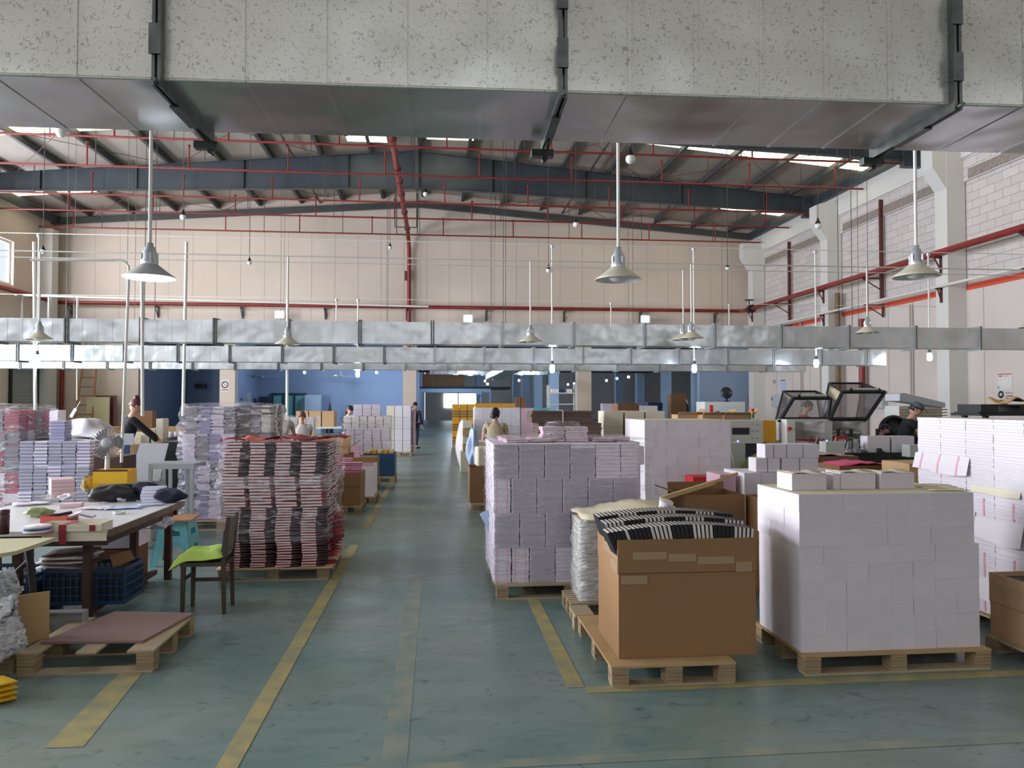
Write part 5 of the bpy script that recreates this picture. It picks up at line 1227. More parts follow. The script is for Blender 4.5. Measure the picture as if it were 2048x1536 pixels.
# notebook stack behind, three tiers
pallet('pallet under the three tier lilac stack beside the aisle', -2.1, -1.0, 16.95, 17.9)
def row_of(nm, x0, x1, y, z0, z1, n, h, mats, gap=.012):
    w = (x1-x0)/n
    for i in range(n): bundle('%s, %s from the window side' % (nm, nth(i+1)), x0+i*w, y, z0, int((z1-z0)/h), w-gap, .3, h, mats, nm)
row_of('white edged pile, lowest tier of the three tier stack', -2.03, -1.02, 17.0, .127, .5, 6, .02, [M_greyp, M_lilac])
row_of('grey pile, second tier of the three tier stack', -2.03, -1.0, 17.0, .5, .80, 5, .02, [M_greyp, M_lilac])
row_of('lilac pile, third tier of the three tier stack', -2.0, -1.04, 17.0, .80, 1.07, 5, .018, [M_lilac, M_lilac, M_greyp])
row_of('white edged pile, upper tier of the three tier stack', -2.05, -1.0, 17.0, 1.07, 1.36, 6, .018, [M_greyp, M_pages])
row_of('lilac pile crowning the three tier stack', -1.84, -1.24, 17.0, 1.36, 1.63, 3, .017, [M_lilac, M_lilac, M_greyp])
B('notebooks', M_greyp, [(-2.0, -1.05, 17.31, 17.85, .127, 1.36)], label='notebooks behind the front piles of the three tier stack', cat='notebooks', kind='stuff')
film('stretch_wrap', 'thin film around the three tier lilac stack', -2.06, -.99, 16.99, 17.86, .13, 1.36, M_film, top=False, res=.1)
# white film bundle further left
pallet('pallet under the low white wrapped stack behind the red one', -3.6, -2.4, 16.0, 16.9)
row_of('white pile, low wrapped stack behind the red one', -3.55, -2.55, 16.1, .127, 1.35, 6, .02, [M_greyp, M_pages])
film('stretch_wrap', 'clear film around the low white stack behind the red one', -3.6, -2.5, 16.05, 16.5, .13, 1.36, M_film_dense, res=.1)
for i in range(3):
    e = ext(592+i*26, 616+i*26, 822, 834, 21, .6, 0); carton('carton', 'brown carton on the long row behind the seated worker, %s along' % nth(i+1), e[0], e[1], e[2], e[3], 1.0, e[5]+.0, m=M_cardl)
B('work_bench', M_machg, [(-5.0, -2.2, 20.9, 21.8, .95, .999), (-4.95, -4.9, 21, 21.7, 0, .95), (-2.3, -2.25, 21, 21.7, 0, .95)], label='long bench carrying the row of cartons behind the seated worker', cat='table')
# tall white stacks at the aisle
pallet('pallet under the tall white stack at the aisle, before the beige column', -1.55, -.75, 23.6, 24.5)
for i in range(3):
    for j in range(4): MB().box(0, .24, 0, .8, 0, .355).build('paper_bale', [M_cream, M_paper, M_paper][i], None, (-1.55+i*.255, 23.7, .127+j*.36), 0, label='tall white block at the aisle before the beige column, %s column, %s up' % (nth(i+1), nth(j+1)), cat='paper block', group='white blocks before the beige column')
b = MB(); b.sheet(-.78, -.62, 23.72, 24.3, 4, 6, lambda x, y: 1.5+.05*math.sin(y*14), .02); b.box(-.74, -.66, 23.8, 24.2, .13, 1.5); b.build('hanging_wrap', M_pinkc, label='pink brown sheet hanging down the aisle side of the tall white stack', cat='sheet')
# right of aisle
pallet('pallet under the brown carton poking out beside the lilac stack', .55, 1.3, 11.4, 12.1)
carton('carton', 'brown carton beside the aisle, partly behind the lilac notebook stack', .51, 1.2, 11.5, 12.1, .127, .66, m=M_card)
b = MB(); b.bev(0, .26, 0, .3, 0, .3, .02); b.build('paper_bag', M_cream, None, (.63, 11.55, .67), .1, label='cream paper parcel standing on the aisle carton', cat='parcel')
e = ext(938, 957, 865, 940, 12.6, .3); lump('hanging_wrapper', 'blue white crumpled wrapping hanging beside the aisle', ((e[0]+e[1])/2, 12.7, e[4]), (.09, .14, .36), M_blueb, 71, cat='wrapper', rough=.5, n=20)
B('goods_stand', M_cream, [(.72, 1.6, 12.9, 13.6, 0, .98)], label='cream parcels block behind the blue white wrapping', cat='parcel')
lump('wrapped_parcel', 'white film wrapped parcels at the aisle before the yellow cartons', (.68, 19.0, 0), (.18, .4, .65), M_bag, 73, cat='parcel', n=16, rough=.15)
for k in range(4): e = ext(926, 944, 842+k*16, 856+k*16, 18, .5); B('parcel', M_cardl if k % 2 else M_cream, [e], label='small parcel stacked before the yellow cartons, %s from the top' % nth(k+1), cat='parcel', group='small parcels before the yellow cartons')
B('parcel', M_cream, [(.58, .84, 18, 18.5, 0, PY(926, 904, 18)[2])], label='lower parcel carrying the small parcels at the aisle', cat='parcel')
for lv in range(6):
    for i in range(3):
        e = ext(905+i*15, 919.3+i*15, 818, 887, 28, .5)
        z0 = .14+lv*.245
        if lv % 2: B('yellow_carton', M_ochre, [(e[0], e[1]-.01, 28, 28.7, z0, z0+.24)], label='yellow carton in the aisle pile, %s from the aisle, %s layer up' % (nth(i+1), nth(lv+1)), cat='box', group='yellow cartons at the aisle')
        else:
            b = MB()
            for q in range(5): b.box(e[0], e[1]-.01, 28, 28.7, z0+q*.048, z0+q*.048+.03, q % 2)
            b.build('brown_bundle', [M_card, M_ochre], label='striped brown bundle in the aisle pile, %s from the aisle, %s layer up' % (nth(i+1), nth(lv+1)), cat='bundle', group='striped bundles at the aisle')
pallet('pallet under the yellow carton pile', .6, 1.5, 27.95, 28.8)
pallet('pallet under the white wrapped wall of paper behind the worker in the beige vest', .95, 2.5, 18.9, 19.9)
for i in range(5):
    for j in range(3): MB().box(0, .23, 0, .5, 0, .465).build('paper_bale', M_paper, None, (.955+i*.234, 19, .127+j*.47), 0, label='white block behind the worker in the beige vest, %s column, %s up' % (nth(i+1), nth(j+1)), cat='paper block', group='white blocks behind the worker in the beige vest')
B('yellow_board', M_ochre, [(.98, 2.0, 19.05, 19.5, 1.54, 1.64)], label='yellow boards lying on the white blocks behind the worker', cat='board')
B('paper_block', M_pinkc, [(2.14, 2.46, 19.0, 19.5, .127, 1.52)], label='pinkish white block at the wall end of that far white stack', cat='paper block')
film('stretch_wrap', 'clear film around the white blocks behind the worker in the beige vest', .95, 2.13, 18.98, 19.52, .13, 1.54, M_film, res=.12, top=False)
# brown board piles
pallet('pallet under the dark brown board piles', 1.35, 2.4, 10.5, 11.3)
for nm, x0, x1, z0, n, hh in (('lower pile', 1.42, 2.32, .127, 28, .0335), ('middle pile', 1.44, 2.34, 1.07, 9, .033), ('upper pile', 1.34, 2.22, 1.37, 6, .0285)):
    for k in range(n):
        MB().box(0, x1-x0, 0, .6, 0, hh-.003).build('board_sheet', M_sheet, None, (x0+jit(.015), 10.5+jit(.01), z0+k*hh), jit(.01), label='dark brown board bundle sheet in the %s behind the lilac stack, %s up' % (nm, nth(k+1)), cat='board', group='dark brown boards behind the lilac stack')
B('strap', M_cream, [(1.77, 1.785, 10.475, 10.48, 1.37, 1.545), (1.77, 1.785, 10.475, 11.1, 1.545, 1.548)], label='pale strap around the upper dark brown board pile', cat='strap')
# cream columns
pallet('pallet under the three cream block columns', 2.35, 3.45, 10.95, 11.7)
for i in range(3):
    for j in range(6):
        MB().box(0, .285, 0, .42, 0, .232).build('cream_block', M_cream, None, (2.49+i*.318+jit(.004), 11.0, .127+j*.234), jit(.01), label='cream block behind the white wall stack, %s column from the aisle, %s up' % (nth(i+1), nth(j+1)), cat='paper block', group='cream block columns behind the white wall stack')
e = ext(1236, 1276, 806, 818, 13.2, .3, 0); B('carton_block', M_cardd, [(e[0], e[1], 13.2, 13.7, 0, 1.64)], label='brown carton top showing above the cream columns', cat='box'); B('carton_block', M_paper, [(e[1]+.02, e[1]+.36, 13.2, 13.7, 0, 1.6)], label='white carton top showing above the cream columns', cat='box')
# white wall stack
pallet('pallet under the tall white wall stack in the middle of the hall', 2.62, 3.85, 9.35, 10.45)
block_stack(2.655, 9.4, .127, 8, 5, 11, .142, .2, .1185, M_paper, M_papert, 'white block of the middle stack', 'white blocks in the tall middle stack', lambda i, j, r, n: r > 2 and (j == 0 or i == 0 or r == n-1))
B('paper_block', M_paper, [(2.82, 3.75, 9.61, 10.38, .128, 1.42-.1185-.002)], label='inner blocks of the tall white middle stack', cat='paper', kind='stuff')
B('paper_block', M_paper, [(2.66, 3.78, 9.4, 9.6, .128, .127+3*.1185-.001), (2.66, 2.81, 9.61, 10.38, .128, .127+3*.1185-.001)], label='lowest layers of the tall white middle stack behind the cartons', cat='paper', kind='stuff')
# cartons behind the draped stack
carton('carton', 'open brown carton with a lifted flap behind the draped cream paper', 2.2, 2.75, 6.5, 7.0, 0, .83, m=M_card, flaps=(('l', 1.3, .14), ('b', .2, .06)))
carton('carton', 'square brown carton touching the front white stack from behind', 2.8, 3.3, 6.1, 6.6, 0, .82, m=M_card)
MB().prism([(0, 0), (.55, .17), (.55, .19), (0, .02)], 1, 0, .03).build('wooden_strip', M_ply, None, (2.15, 6.46, .836), .1, label='long pale wooden lath leaning on the open brown carton', cat='strip')
# pile of white blocks behind the front white stack
pallet('pallet under the lower pile of white blocks', 3.15, 4.3, 7.4, 8.1)
for i in range(6):
    for j in range(4):
        MB().box(0, .182, 0, .55, 0, .198).build('paper_block', [M_paper, M_lilac, M_paper][i % 3] if i % 3 != 1 else M_paper, None, (3.17+i*.185, 7.5, .127+j*.2), jit(.006), label='white block in the low pile before the machines, %s column, %s up' % (nth(i+1), nth(j+1)), cat='paper block', group='white blocks in the low pile before the machines')
for i, (x, z) in enumerate(((3.32, .93), (3.45, .93), (3.6, .93), (3.8, .93), (3.42, 1.075), (3.52, 1.075), (3.66, 1.075), (3.84, 1.075))):
    w_ = (.12, .13, .19, .2, .09, .13, .17, .17)[i]; MB().box(0, w_, 0, .2, 0, .143).build('paper_block', M_paper, None, (x, 7.55, z), jit(.02), label='small white block on top of the low pile, %s step, %s from the aisle' % (('lower', 'upper')[i//4], nth(i % 4+1)), cat='paper block', group='small white blocks topping the low pile')
# pink topped cartons by the machines
for i, (x0, x1, y, z, lab) in enumerate(((4.35, 5.3, 9.0, .98, 'rear'), (4.6, 5.3, 8.2, .93, 'front'))):
    carton('carton', 'brown carton with pink covers on top before the wire machines, %s one' % lab, x0, x1, y, y+.5, 0, z, m=M_cardd)
    b = MB(); b.sheet(x0+.01, x1-.01, y+.01, y+.49, 8, 5, lambda x, yy: z-.02+.04*math.sin((x-x0)/(x1-x0)*3.1)+.008*math.sin(x*30+yy*20), .012); b.build('pink_cover', M_pinkh if i else M_pinkc, label='pink covers heaped in the %s carton before the wire machines' % lab, cat='cover')
B('carton_block', M_cardl, [(5.05, 5.5, 7.6, 8.1, 0, 1.0)], label='plain light brown carton touching the tall pale stack from behind', cat='box')
B('carton_block', M_pinkc, [(2.95, 3.12, 7.6, 8.0, 0, .9)], label='small pink brown carton at the aisle side of the low white pile', cat='box')
t = thing('plastic_crate', 'red crate behind the square brown carton', 'crate', (3.4, 9.0, .62)); B('crate_wall', M_redpl, [(-.25, .12, 0, .3, 0, .12)], t); B('crate_leg', M_machd, [(-.22, -.18, .02, .06, -.62, 0), (.05, .09, .02, .06, -.62, 0), (-.22, -.18, .24, .28, -.62, 0), (.05, .09, .24, .28, -.62, 0)], t)
lump('cable_heap', 'heap of green grey cables and bags behind the low white pile', (4.45, 10.0, .0), (.28, .2, .5), M_green2, 81, cat='cables', rough=.4, n=20)

# ================================================================== machines
t = thing('cutting_machine', 'pale grey paper cutter with small display and ochre end panel', 'machine', (5.2, 12, 0))
B('body', M_machg, [(-.55, .2, 0, .7, .98, 1.36)], t); B('end_panel', M_ochre, [(.2, .42, -.02, .72, 1.0, 1.36)], t)
B('base', M_teal, [(-.5, 1.25, .1, 1.0, 0, .98)], t); B('display', M_black, [(-.33, -.04, -.012, 0, 1.13, 1.24)], t)
b = MB(); [b.box(x, x+.03, -.008, 0, z, z+.02) for x in (0, .08) for z in (1.06, 1.18, 1.29)]; b.build('button', M_grey, t)
t = thing('control_post', 'white control post with a red stop button beside the ochre panel', 'machine', (5.78, 11.8, 0)); B('post', M_white, [(-.06, .08, 0, .2, 0, 1.38)], t); MB().tube((-.02, -.03, 1.23), (-.02, 0, 1.23), .03, n=12).build('stop_button', M_redpl, t)
t = thing('signal_light', 'slim signal tower with red, yellow and green lenses', 'light', PY(1505, 850, 14)-Vector((0, 0, 0)))
b = MB(); b.tube((0, 0, 0), (0, 0, .14), .02, n=8); b.build('pole', M_machg, t)
for k, m in enumerate((mat('green_lens', (40, 120, 70), .3), M_ochre, M_redpl)): MB().tube((0, 0, .14+.06*k), (0, 0, .195+.06*k), .035, n=12).build('lens', m, t)
B('machine_cabinet', M_machg, [(5.4, 7.2, 14.0, 14.9, 0, 1.24)], label='long pale machine cabinet carrying the signal tower', cat='machine')
for i, (ix, iy, w_, Y) in enumerate(((1380, 832, .5, 14.5), (1435, 832, .6, 14.2), (1478, 836, .6, 14.1))):
    p = PY(ix, iy, Y); carton('carton', 'open brown carton on the far work table, %s from the aisle' % nth(i+1), p[0]-w_/2, p[0]+w_/2, Y, Y+.4, 1.25, 1.42, m=M_cardl, flaps=(('r', .8, .15), ('f', 1.2, .12)))
B('work_bench', M_machg, [(3.9, 5.35, 13.9, 15.2, 1.2, 1.249), (3.95, 4.0, 14, 14.05, 0, 1.2), (3.95, 4.0, 15, 15.05, 0, 1.2), (5.28, 5.33, 14, 14.05, 0, 1.2), (5.28, 5.33, 15, 15.05, 0, 1.2)], label='long far work bench carrying open cartons', cat='table')
e = ext(1410, 1470, 808, 835, 17.5, .6, 1.25)
t = thing('office_machine', 'white office machine with blue and red label under the small desk fan', 'machine', (e[0], 17.5, 0)); B('body', M_machg, [(0, 1.0, 0, .6, 0, 1.68)], t); B('label_panel', M_blueb, [(.4, .75, -.005, 0, 1.52, 1.58)], t); B('red_label', M_redpl, [(.12, .2, -.005, 0, 1.42, 1.6)], t)
# hooded machine
def hooded(lab, ix0, ix1, iy_t, iy_b, Y, dep, sk=0):
    a = PY(ix0, iy_b, Y); c = PY(ix1, iy_t, Y); x0, x1, z0, z1 = a[0], c[0], a[2], c[2]
    t = thing('acrylic_hood', lab, 'machine guard', ((x0+x1)/2, Y, z0)); X = (x1-x0)/2; H_ = z1-z0; r = .02
    A = [(-X, 0, 0), (X, 0, 0), (X+.1, dep, 0), (-X+.12, dep, 0)]
    T = [(-X+.24, -.0, H_*.74), (X+.06+sk, 0, H_*.74), (X+.02+sk*.7, dep, H_), (-X+.26, dep, H_)]
    f = MB()
    for p, q in ((A[0], A[1]), (A[0], T[0]), (A[1], T[1]), (T[0], T[1])): f.tube(p, q, .034, n=6)
    for p, q in ((T[0], T[3]), (T[1], T[2]), (T[3], T[2]), (A[1], A[2]), (A[0], A[3]), (A[3], T[3]), (A[2], T[2])): f.tube(p, q, .02, n=6)
    f.build('hood_frame', M_black, t)
    g = MB()
    for q in ((A[0], A[1], T[1], T[0]), (T[0], T[1], T[2], T[3]), (A[0], T[0], T[3], A[3]), (A[1], A[2], T[2], T[1])): g.add(q, [(0, 1, 2, 3)])
    g.build('acrylic_panel', M_smoke, t)
    h = MB(); xm = (T[0][0]+T[1][0])/2; z = T[0][2]
    h.tube((xm-.25, -.05, z+.05), (xm+.25, -.05, z+.05), .02, n=8); h.build('handle_bar', M_machg, t)
    MB().tube((xm-.25, 0, z), (xm-.27, -.06, z+.06), .022).build('handle_mount', M_black, t); MB().tube((xm+.25, 0, z), (xm+.27, -.06, z+.06), .022).build('handle_mount', M_black, t)
    B('warning_label', M_white, [(-X+.3, -X+.48, dep*.3, dep*.55, H_*.83, H_*.835)], t)
    return x0, x1, z0
hooded('lower smoked acrylic hood with black frame on the long machine', 1562, 1655, 782, 838, 13.0, .45)
x0, x1, z0 = hooded('taller smoked acrylic hood with black frame on the long machine', 1660, 1732, 765, 838, 12.9, .5, .3)
xa = PY(1560, 840, 12.9)[0]; xb = PY(1735, 840, 12.9)[0]
t = thing('binding_machine', 'long grey machine under the acrylic hoods with open front bay', 'machine', (xa, 12.95, 0)); L_ = xb-xa
B('housing', M_machg, [(0, L_, .75, .8, 0, 1.34), (0, .05, 0, .75, 0, 1.34), (L_-.05, L_, 0, .75, 0, 1.34), (.85, 1.0, -.02, .75, 0, 1.34), (0, L_, 0, .06, 1.31, 1.36), (0, L_, 0, .8, 0, .8)], t)
b = MB()
for k in range(5): b.tube((1.05, .2+.1*k, 1.0+.05*(k % 3)), (L_-.1, .2+.1*k, 1.0+.05*(k % 3)), .02, n=8)
b.tube((1.3, .1, 1.1), (1.7, .1, 1.1), .045, n=10); b.build('roller', M_steell, t)
for k in range(4): MB().tube((1.15+.25*k, .05, 1.05), (1.15+.25*k, .05, 1.18), .03, n=8).build('knob', M_black, t)
B('red_tray', M_redpl, [(.3, .75, -.02, .3, .88, 1.0)], t)
B('red_tray', M_redpl, [(1.02, 1.3, -.02, .2, .96, 1.05)], t)
random.seed(14)   # lower wire feeding line in front
t = thing('wire_binding_line', 'low dark wire binding line with gears, arms and cables before the hooded machine', 'machine', (5.9, 11.2, 0))
B('frame', M_machd, [(0, 2.6, .1, .9, .55, .86), (.05, .15, .15, .25, 0, .55), (2.4, 2.5, .15, .25, 0, .55), (.05, .15, .75, .85, 0, .55), (2.4, 2.5, .75, .85, 0, .55), (.1, 2.5, .2, .25, .2, .26)], t)
for k in range(60):
    x = random.uniform(.05, 2.5); y = random.uniform(0, .7); z = random.uniform(.86, 1.04); r_ = random.uniform(.025, .08); b = MB()
    if k % 3 == 0: b.tube((x, y, .8), (x, y+.06, .8+r_), r_*.9, n=12).tube((x, y, .86), (x+.08, y, z+.08), .012, n=6)
    elif k % 3 == 1: b.box(x, x+r_*1.6, y, y+.1, .86, z+.03).tube((x, y, z), (x+.2, y+.1, z-.05), .01, n=6)
    else: b.lathe([(.001, 0), (r_, 0), (r_, .04), (r_*.5, .06), (.001, .06)], (x, y, .86), 12)
    b.build('mechanism', (M_machd, M_steell, M_black, M_grey)[k % 4], t)
for k in range(24):
    x = random.uniform(.4, 2.5); z = random.uniform(.1, .6); B('bracket', (M_machd, M_steel, M_grey)[k % 3], [(x, x+random.uniform(.05, .2), .05, .12, z, z+random.uniform(.02, .08))], t)
t = thing('control_box', 'pale grey control box with a small blue light on the wire binding line', 'machine', (PY(1652, 900, 10.9)[0], 10.9, .0)); B('box_body', M_machg, [(0, .3, 0, .2, .86, 1.06)], t); B('stand', M_machd, [(.12, .18, .05, .12, 0, .86)], t); MB().ball((.03, .03, 1.075), .014).build('lamp', mat('blue_indicator', (90, 110, 255), .3, emit=6), t)
t = thing('control_box', 'slim beige control box with a violet light beside the cutter', 'machine', (PY(1462, 940, 10.6)[0], 10.6, 0)); B('box_body', M_machg, [(0, .22, 0, .3, 0, 1.07)], t); MB().ball((.12, .03, 1.09), .015).build('lamp', MC['blue_indicator'], t)
lump('plastic_bag', 'white plastic bag hanging on the slim beige control box', (PY(1466, 940, 10.4)[0], 10.48, .0), (.07, .07, .5), M_paper, 90, rough=.2)
for i, ix in enumerate((1785, 1835)):
    p = PY(ix, 882, 11); B('white_carton', M_paper, [(p[0]-.2, p[0]+.18, 11.35, 11.55, .861, 1.12)], label='white flat box on the wire line, %s' % ('under the man in black', 'with a black mark')[i] , cat='box')
B('side_console', M_machd, [(8.53, 9.4, 10.95, 11.6, 0, .949)], label='dark console at the wall end of the wire binding line', cat='machine')
B('side_console', M_machg, [(PY(1820, 900, 10.6)[0], PY(1850, 900, 10.6)[0], 10.6, 10.8, .84, 1.02), (7.7, 7.8, 10.65, 10.75, 0, .84)], label='beige junction box on a post beside the tall pale stack', cat='machine')
p = PY(1787, 862, 13.5)
t = thing('roller_wheel', 'big black hoop wheel standing behind the man in black', 'wheel', p)
Mx = Matrix.Rotation(R(90), 4, 'X'); b = MB(); prof = [(.27+.035*math.cos(a), .05*math.sin(a)) for a in [k*math.pi/4 for k in range(9)]]; b.lathe(prof, n=32, M=Mx); b.build('tyre', M_black, t)
MB().lathe([(.001, -.02), (.26, -.02), (.26, .02), (.001, .02)], n=32, M=Mx).build('disc', M_machd, t); B('stand', M_machd, [(-.04, .04, -.04, .04, -p[2], -.25)], t)
a = PY(1800, 822, 14.4); c = PY(1872, 786, 14.4)
t = thing('printing_machine', 'grey machine with a lifted silver lid and roller rails behind the man in black', 'machine', (a[0], 14.4, 0)); W_ = c[0]-a[0]+.2
b = MB(); b.prism([(0, c[2]-.16), (.0, c[2]-.02), (.1, c[2]), (W_, c[2]-.2), (W_, c[2]-.3)], 1, 0, .5); b.build('lid', M_greybd, t)
B('body', M_machg, [(.05, W_, .1, .6, a[2]-.25, a[2]+.1)], t); B('base', M_machd, [(.1, W_, .1, .6, 0, a[2]-.25)], t)
b = MB()
for k in range(4): b.tube((-.05, -.05, a[2]-.15+.06*k), (W_, -.05, a[2]-.15+.06*k), .012, n=6)
b.build('rail', M_cardl, t); b = MB(); b.prism([(.1, 1.3), (W_, .7), (W_, 1.25)], 1, -.4, -.3); b.build('guard_plate', M_teal, t)
# wall fittings on the blockwork wall
def notice(name, lab, ix0, ix1, iy0, iy1, m, bars=(), X=XR, parts=True):
    r0 = ray(ix0, iy0); t0 = X/r0[0]; r1 = ray(ix1, iy1); t1 = X/r1[0]; y0, z0 = r0[1]*t0, CAMH+r0[2]*t0; y1, z1 = r1[1]*t1, CAMH+r1[2]*t1
    t = thing(name, lab, 'notice', (X, (y0+y1)/2, (z0+z1)/2)); hy, hz = abs(y0-y1)/2, abs(z0-z1)/2
    B('sheet', m, [(-.014, -.002, -hy, hy, -hz, hz)], t)
    for (u0, u1, v0, v1, mm) in bars: B('printing', mm, [(-.018, -.0145, hy-2*hy*u1, hy-2*hy*u0, hz-2*hz*v1, hz-2*hz*v0)], t)
    return t, hy, hz
notice('wall_notice', 'white wall notice with a red top line and pale text at the frame edge', 1996, 2025, 748, 779, M_white, [(0, 1, 0, .06, M_redst), (.1, .3, .12, .18, M_crate), (.35, .8, .12, .2, M_pinkc), (0, .12, .75, .95, M_turq)])
t, hy, hz = notice('wall_sign', 'small dark round emblem with a caption under the white notice', 1997, 2009, 781, 803, M_wallr, [(.05, .95, .86, 1.0, M_machd)])
q = MB(); q.lathe([(.001, 0), (hy*.95, 0), (hy*.95, .006), (.001, .006)], n=28, M=Matrix.Rotation(R(-90), 4, 'Y')); q.build('emblem', M_machd, t, (-.015, 0, hz*.25)); MB().lathe([(.001, .0), (hy*.45, .0), (hy*.45, .003), (.001, .003)], n=20, M=Matrix.Rotation(R(-90), 4, 'Y')).build('emblem_centre', M_wallr, t, (-.022, 0, hz*.25))
notice('wall_sign', 'small lines of dark lettering beside the round emblem', 2012, 2027, 785, 803, M_wallr, [(0, .9, .0, .1, M_greyb), (.1, .95, .35, .45, M_crate), (0, .95, .6, .68, M_machd), (.4, .6, .78, .98, M_greyb)])
notice('wall_notice', 'tall pale blue notice above the grey wall cabinet', 1562, 1571, 760, 785, M_blueb, [(0, 1, 0, .07, M_crate)])
notice('wall_notice', 'tiny lettered sign beside the tall pale blue notice', 1546, 1553, 760, 767, M_wallr, [(0, 1, .1, .25, M_crate), (0, 1, .5, .65, M_crate), (.2, .8, .85, .95, M_crate)])
for lab, ix0, ix1, iy0, iy1 in (('grey electrical cabinet beneath the pale blue notice', 1551, 1574, 789, 814), ('grey electrical cabinet behind the taller hood', 1738, 1776, 783, 816)):
    r0 = ray(ix0, iy0); y0 = r0[1]*XR/r0[0]; z0 = CAMH+r0[2]*XR/r0[0]; r1 = ray(ix1, iy1); y1 = r1[1]*XR/r1[0]; z1 = CAMH+r1[2]*XR/r1[0]
    t = thing('wall_cabinet', lab, 'cabinet', (XR, (y0+y1)/2, z1)); B('cabinet_body', M_greybd, [(-.2, -.002, -abs(y0-y1)/2, abs(y0-y1)/2, 0, z0-z1)], t); dr_ = B('cabinet_door', M_greybd, [(-.215, -.2, -abs(y0-y1)/2+.03, abs(y0-y1)/2-.03, .03, z0-z1-.03)], t); B('handle', M_black, [(-.24, -.215, abs(y0-y1)/2-.12, abs(y0-y1)/2-.08, .3, .45)], dr_)
a = PY(1497, 788, YB-.06); c = PY(1507, 816, YB-.06)
t = thing('fire_sign', 'red fire point sign on the end wall with white marks', 'sign', ((a[0]+c[0])/2, YB-.06, c[2])); B('plate', M_redpl, [(-.12, .12, 0, .055, .28, .68), (-.1, .1, 0, .055, 0, .25)], t); B('marking', M_white, [(-.06, .06, -.008, 0, .54, .62), (-.06, .06, -.008, 0, .38, .46), (-.04, .04, -.008, 0, .08, .16)], t)
# no smoking sign on the column
a = PY(450, 772, YB-.07); t = thing('no_smoking_sign', 'white sign with a red ring and red caption on the beige column', 'sign', a)
B('plate', M_white, [(-.2, .2, .0, .008, -.28, .3)], t); q = MB(); q.lathe([(.12, -.006), (.16, -.006), (.16, 0), (.12, 0), (.12, -.006)], n=28, M=Matrix.Rotation(R(90), 4, 'X')); q.tube((-.09, -.004, .09), (.09, -.004, -.09), .014, n=6); q.build('ring', M_redb, t, (0, 0, .06)); B('caption', M_redb, [(-.15, .15, -.005, 0, -.2, -.15)], t)
# far side goods and furniture by the window corner
t = thing('ladder', 'tall bamboo coloured ladder leaning on the end wall beside the roller door', 'ladder', (PY(163, 800, 35.6)[0], 35.7, 0))
MB().tube((-.42, 0, 0), (-.16, .85, 5.2), .05).build('rail', M_ladder, t); MB().tube((.38, 0, 0), (.3, .85, 5.2), .05).build('rail', M_ladder, t)
for k in range(12): z = .3+.42*k; f = z/5.2; MB().tube((-.42+.26*f, .85*f, z), (.38-.08*f, .85*f, z), .028, n=6).build('rung', M_ladder, t)
for n_, lab, ix0, ix1, iy0, m, Y in (('leaning_board', 'yellowish big panel leaning at the end wall beside the ladder', 172, 219, 794, M_beigepl, 35.9), ('leaning_board', 'dark maroon panel leaning behind the yellowish one', 190, 233, 791, M_maroon, 36.2)):
    e = ext(ix0, ix1, iy0, 860, Y, .06, 0); B(n_, m, [e], label=lab, cat='panel')
t = thing('door_3', None, None, (0, 43.4, 0), kind='structure')
a = PY(543, 786, 43.4); c = PY(612, 850, 43.4)
B('door_frame', M_teal, [(a[0], c[0], 0, .18, a[2]-.12, a[2]), (a[0], a[0]+.1, 0, .18, 0, a[2]-.12), (c[0]-.1, c[0], 0, .18, 0, a[2]-.12), (a[0]+.6, a[0]+.7, 0, .18, 0, a[2]-.12), (a[0]+1.2, a[0]+1.3, 0, .18, 0, a[2]-.12)], t)
B('pane', M_turq, [(a[0]+.1, c[0]-.1, .08, .1, 0, a[2]-.12)], t)
B('machine_cabinet', M_teal, [(a[0]-.5, a[0]-.12, 42.6, 43.2, 0, 2.0)], label='narrow dark green cabinet beside the glass doors in the next hall', cat='cabinet'); B('machine_cabinet', M_bluef, [(c[0]+.05, c[0]+.95, 42.6, 43.2, 0, 2.1)], label='blue grey cabinet on the aisle side of the glass doors', cat='cabinet')
e = ext(655, 662, 802, 830, 42, .3, 0); MB().lathe([(.2, 0), (.16, .9), (.05, 1.5), (.001, 1.75)], n=12).build('hanging_cloth', M_black, None, (e[0]+.1, 42.2, 0), label='dark covered figure shaped stand before the blue wall', cat='stand')
e = ext(278, 341, 761, 787, 43.52, .08); B('window_glass_band', M_crate, [e], label='dim blue glazed band on the far wall of the side room', cat='window')
e = ext(341, 352, 772, 800, 43, .3, 0); B('locker', M_black, [e], label='tall dark locker in the dim side room', cat='locker'); e = ext(389, 411, 768, 776, 43.2, .2); B('wall_unit', M_black, [e], label='black wall unit high in the dim side room', cat='unit')
# wire shelves
def shelves(lab, ix0, ix1, iy0, Y, n, m, dz=.45):
    e = ext(ix0, ix1, iy0, 850, Y, .5, 0); t = thing('shelf_rack', lab, 'shelf', (e[0], Y, 0)); W = e[1]-e[0]; Hh = e[5]
    for x in (0, W-.05):
        for y in (0, .45): B('post', m, [(x, x+.05, y, y+.05, 0, Hh)], t)
    for k in range(n): B('shelf_board', m, [(.05, W-.05, 0, .5, Hh-.35-k*dz, Hh-.31-k*dz)], t)
    return e
e = shelves('white shelf rack with blue bins in front of the beige middle column', 1097, 1153, 770, 30, 3, M_pipe)
for i, (dx, w_, m) in enumerate(((.15, .3, M_greyp), (.45, .25, M_crate), (.75, .25, M_paper))): B('storage_bin', m, [(e[0]+dx, e[0]+dx+w_-.02, 30.05, 30.4, e[5]-.309, e[5]-.16)], label='%s bin on the white shelf rack' % ('grey', 'blue', 'white')[i], cat='bin')
e = shelves('pale wire shelf rack beside the beige column with the no smoking sign', 476, 496, 783, 40, 3, M_white)
lump('bag', 'blue and grey bags piled before the blue wall', (PY(512, 805, 40)[0]+.25, 41.2, 0), (.45, .25, .8), M_crate, 95, rough=.25)
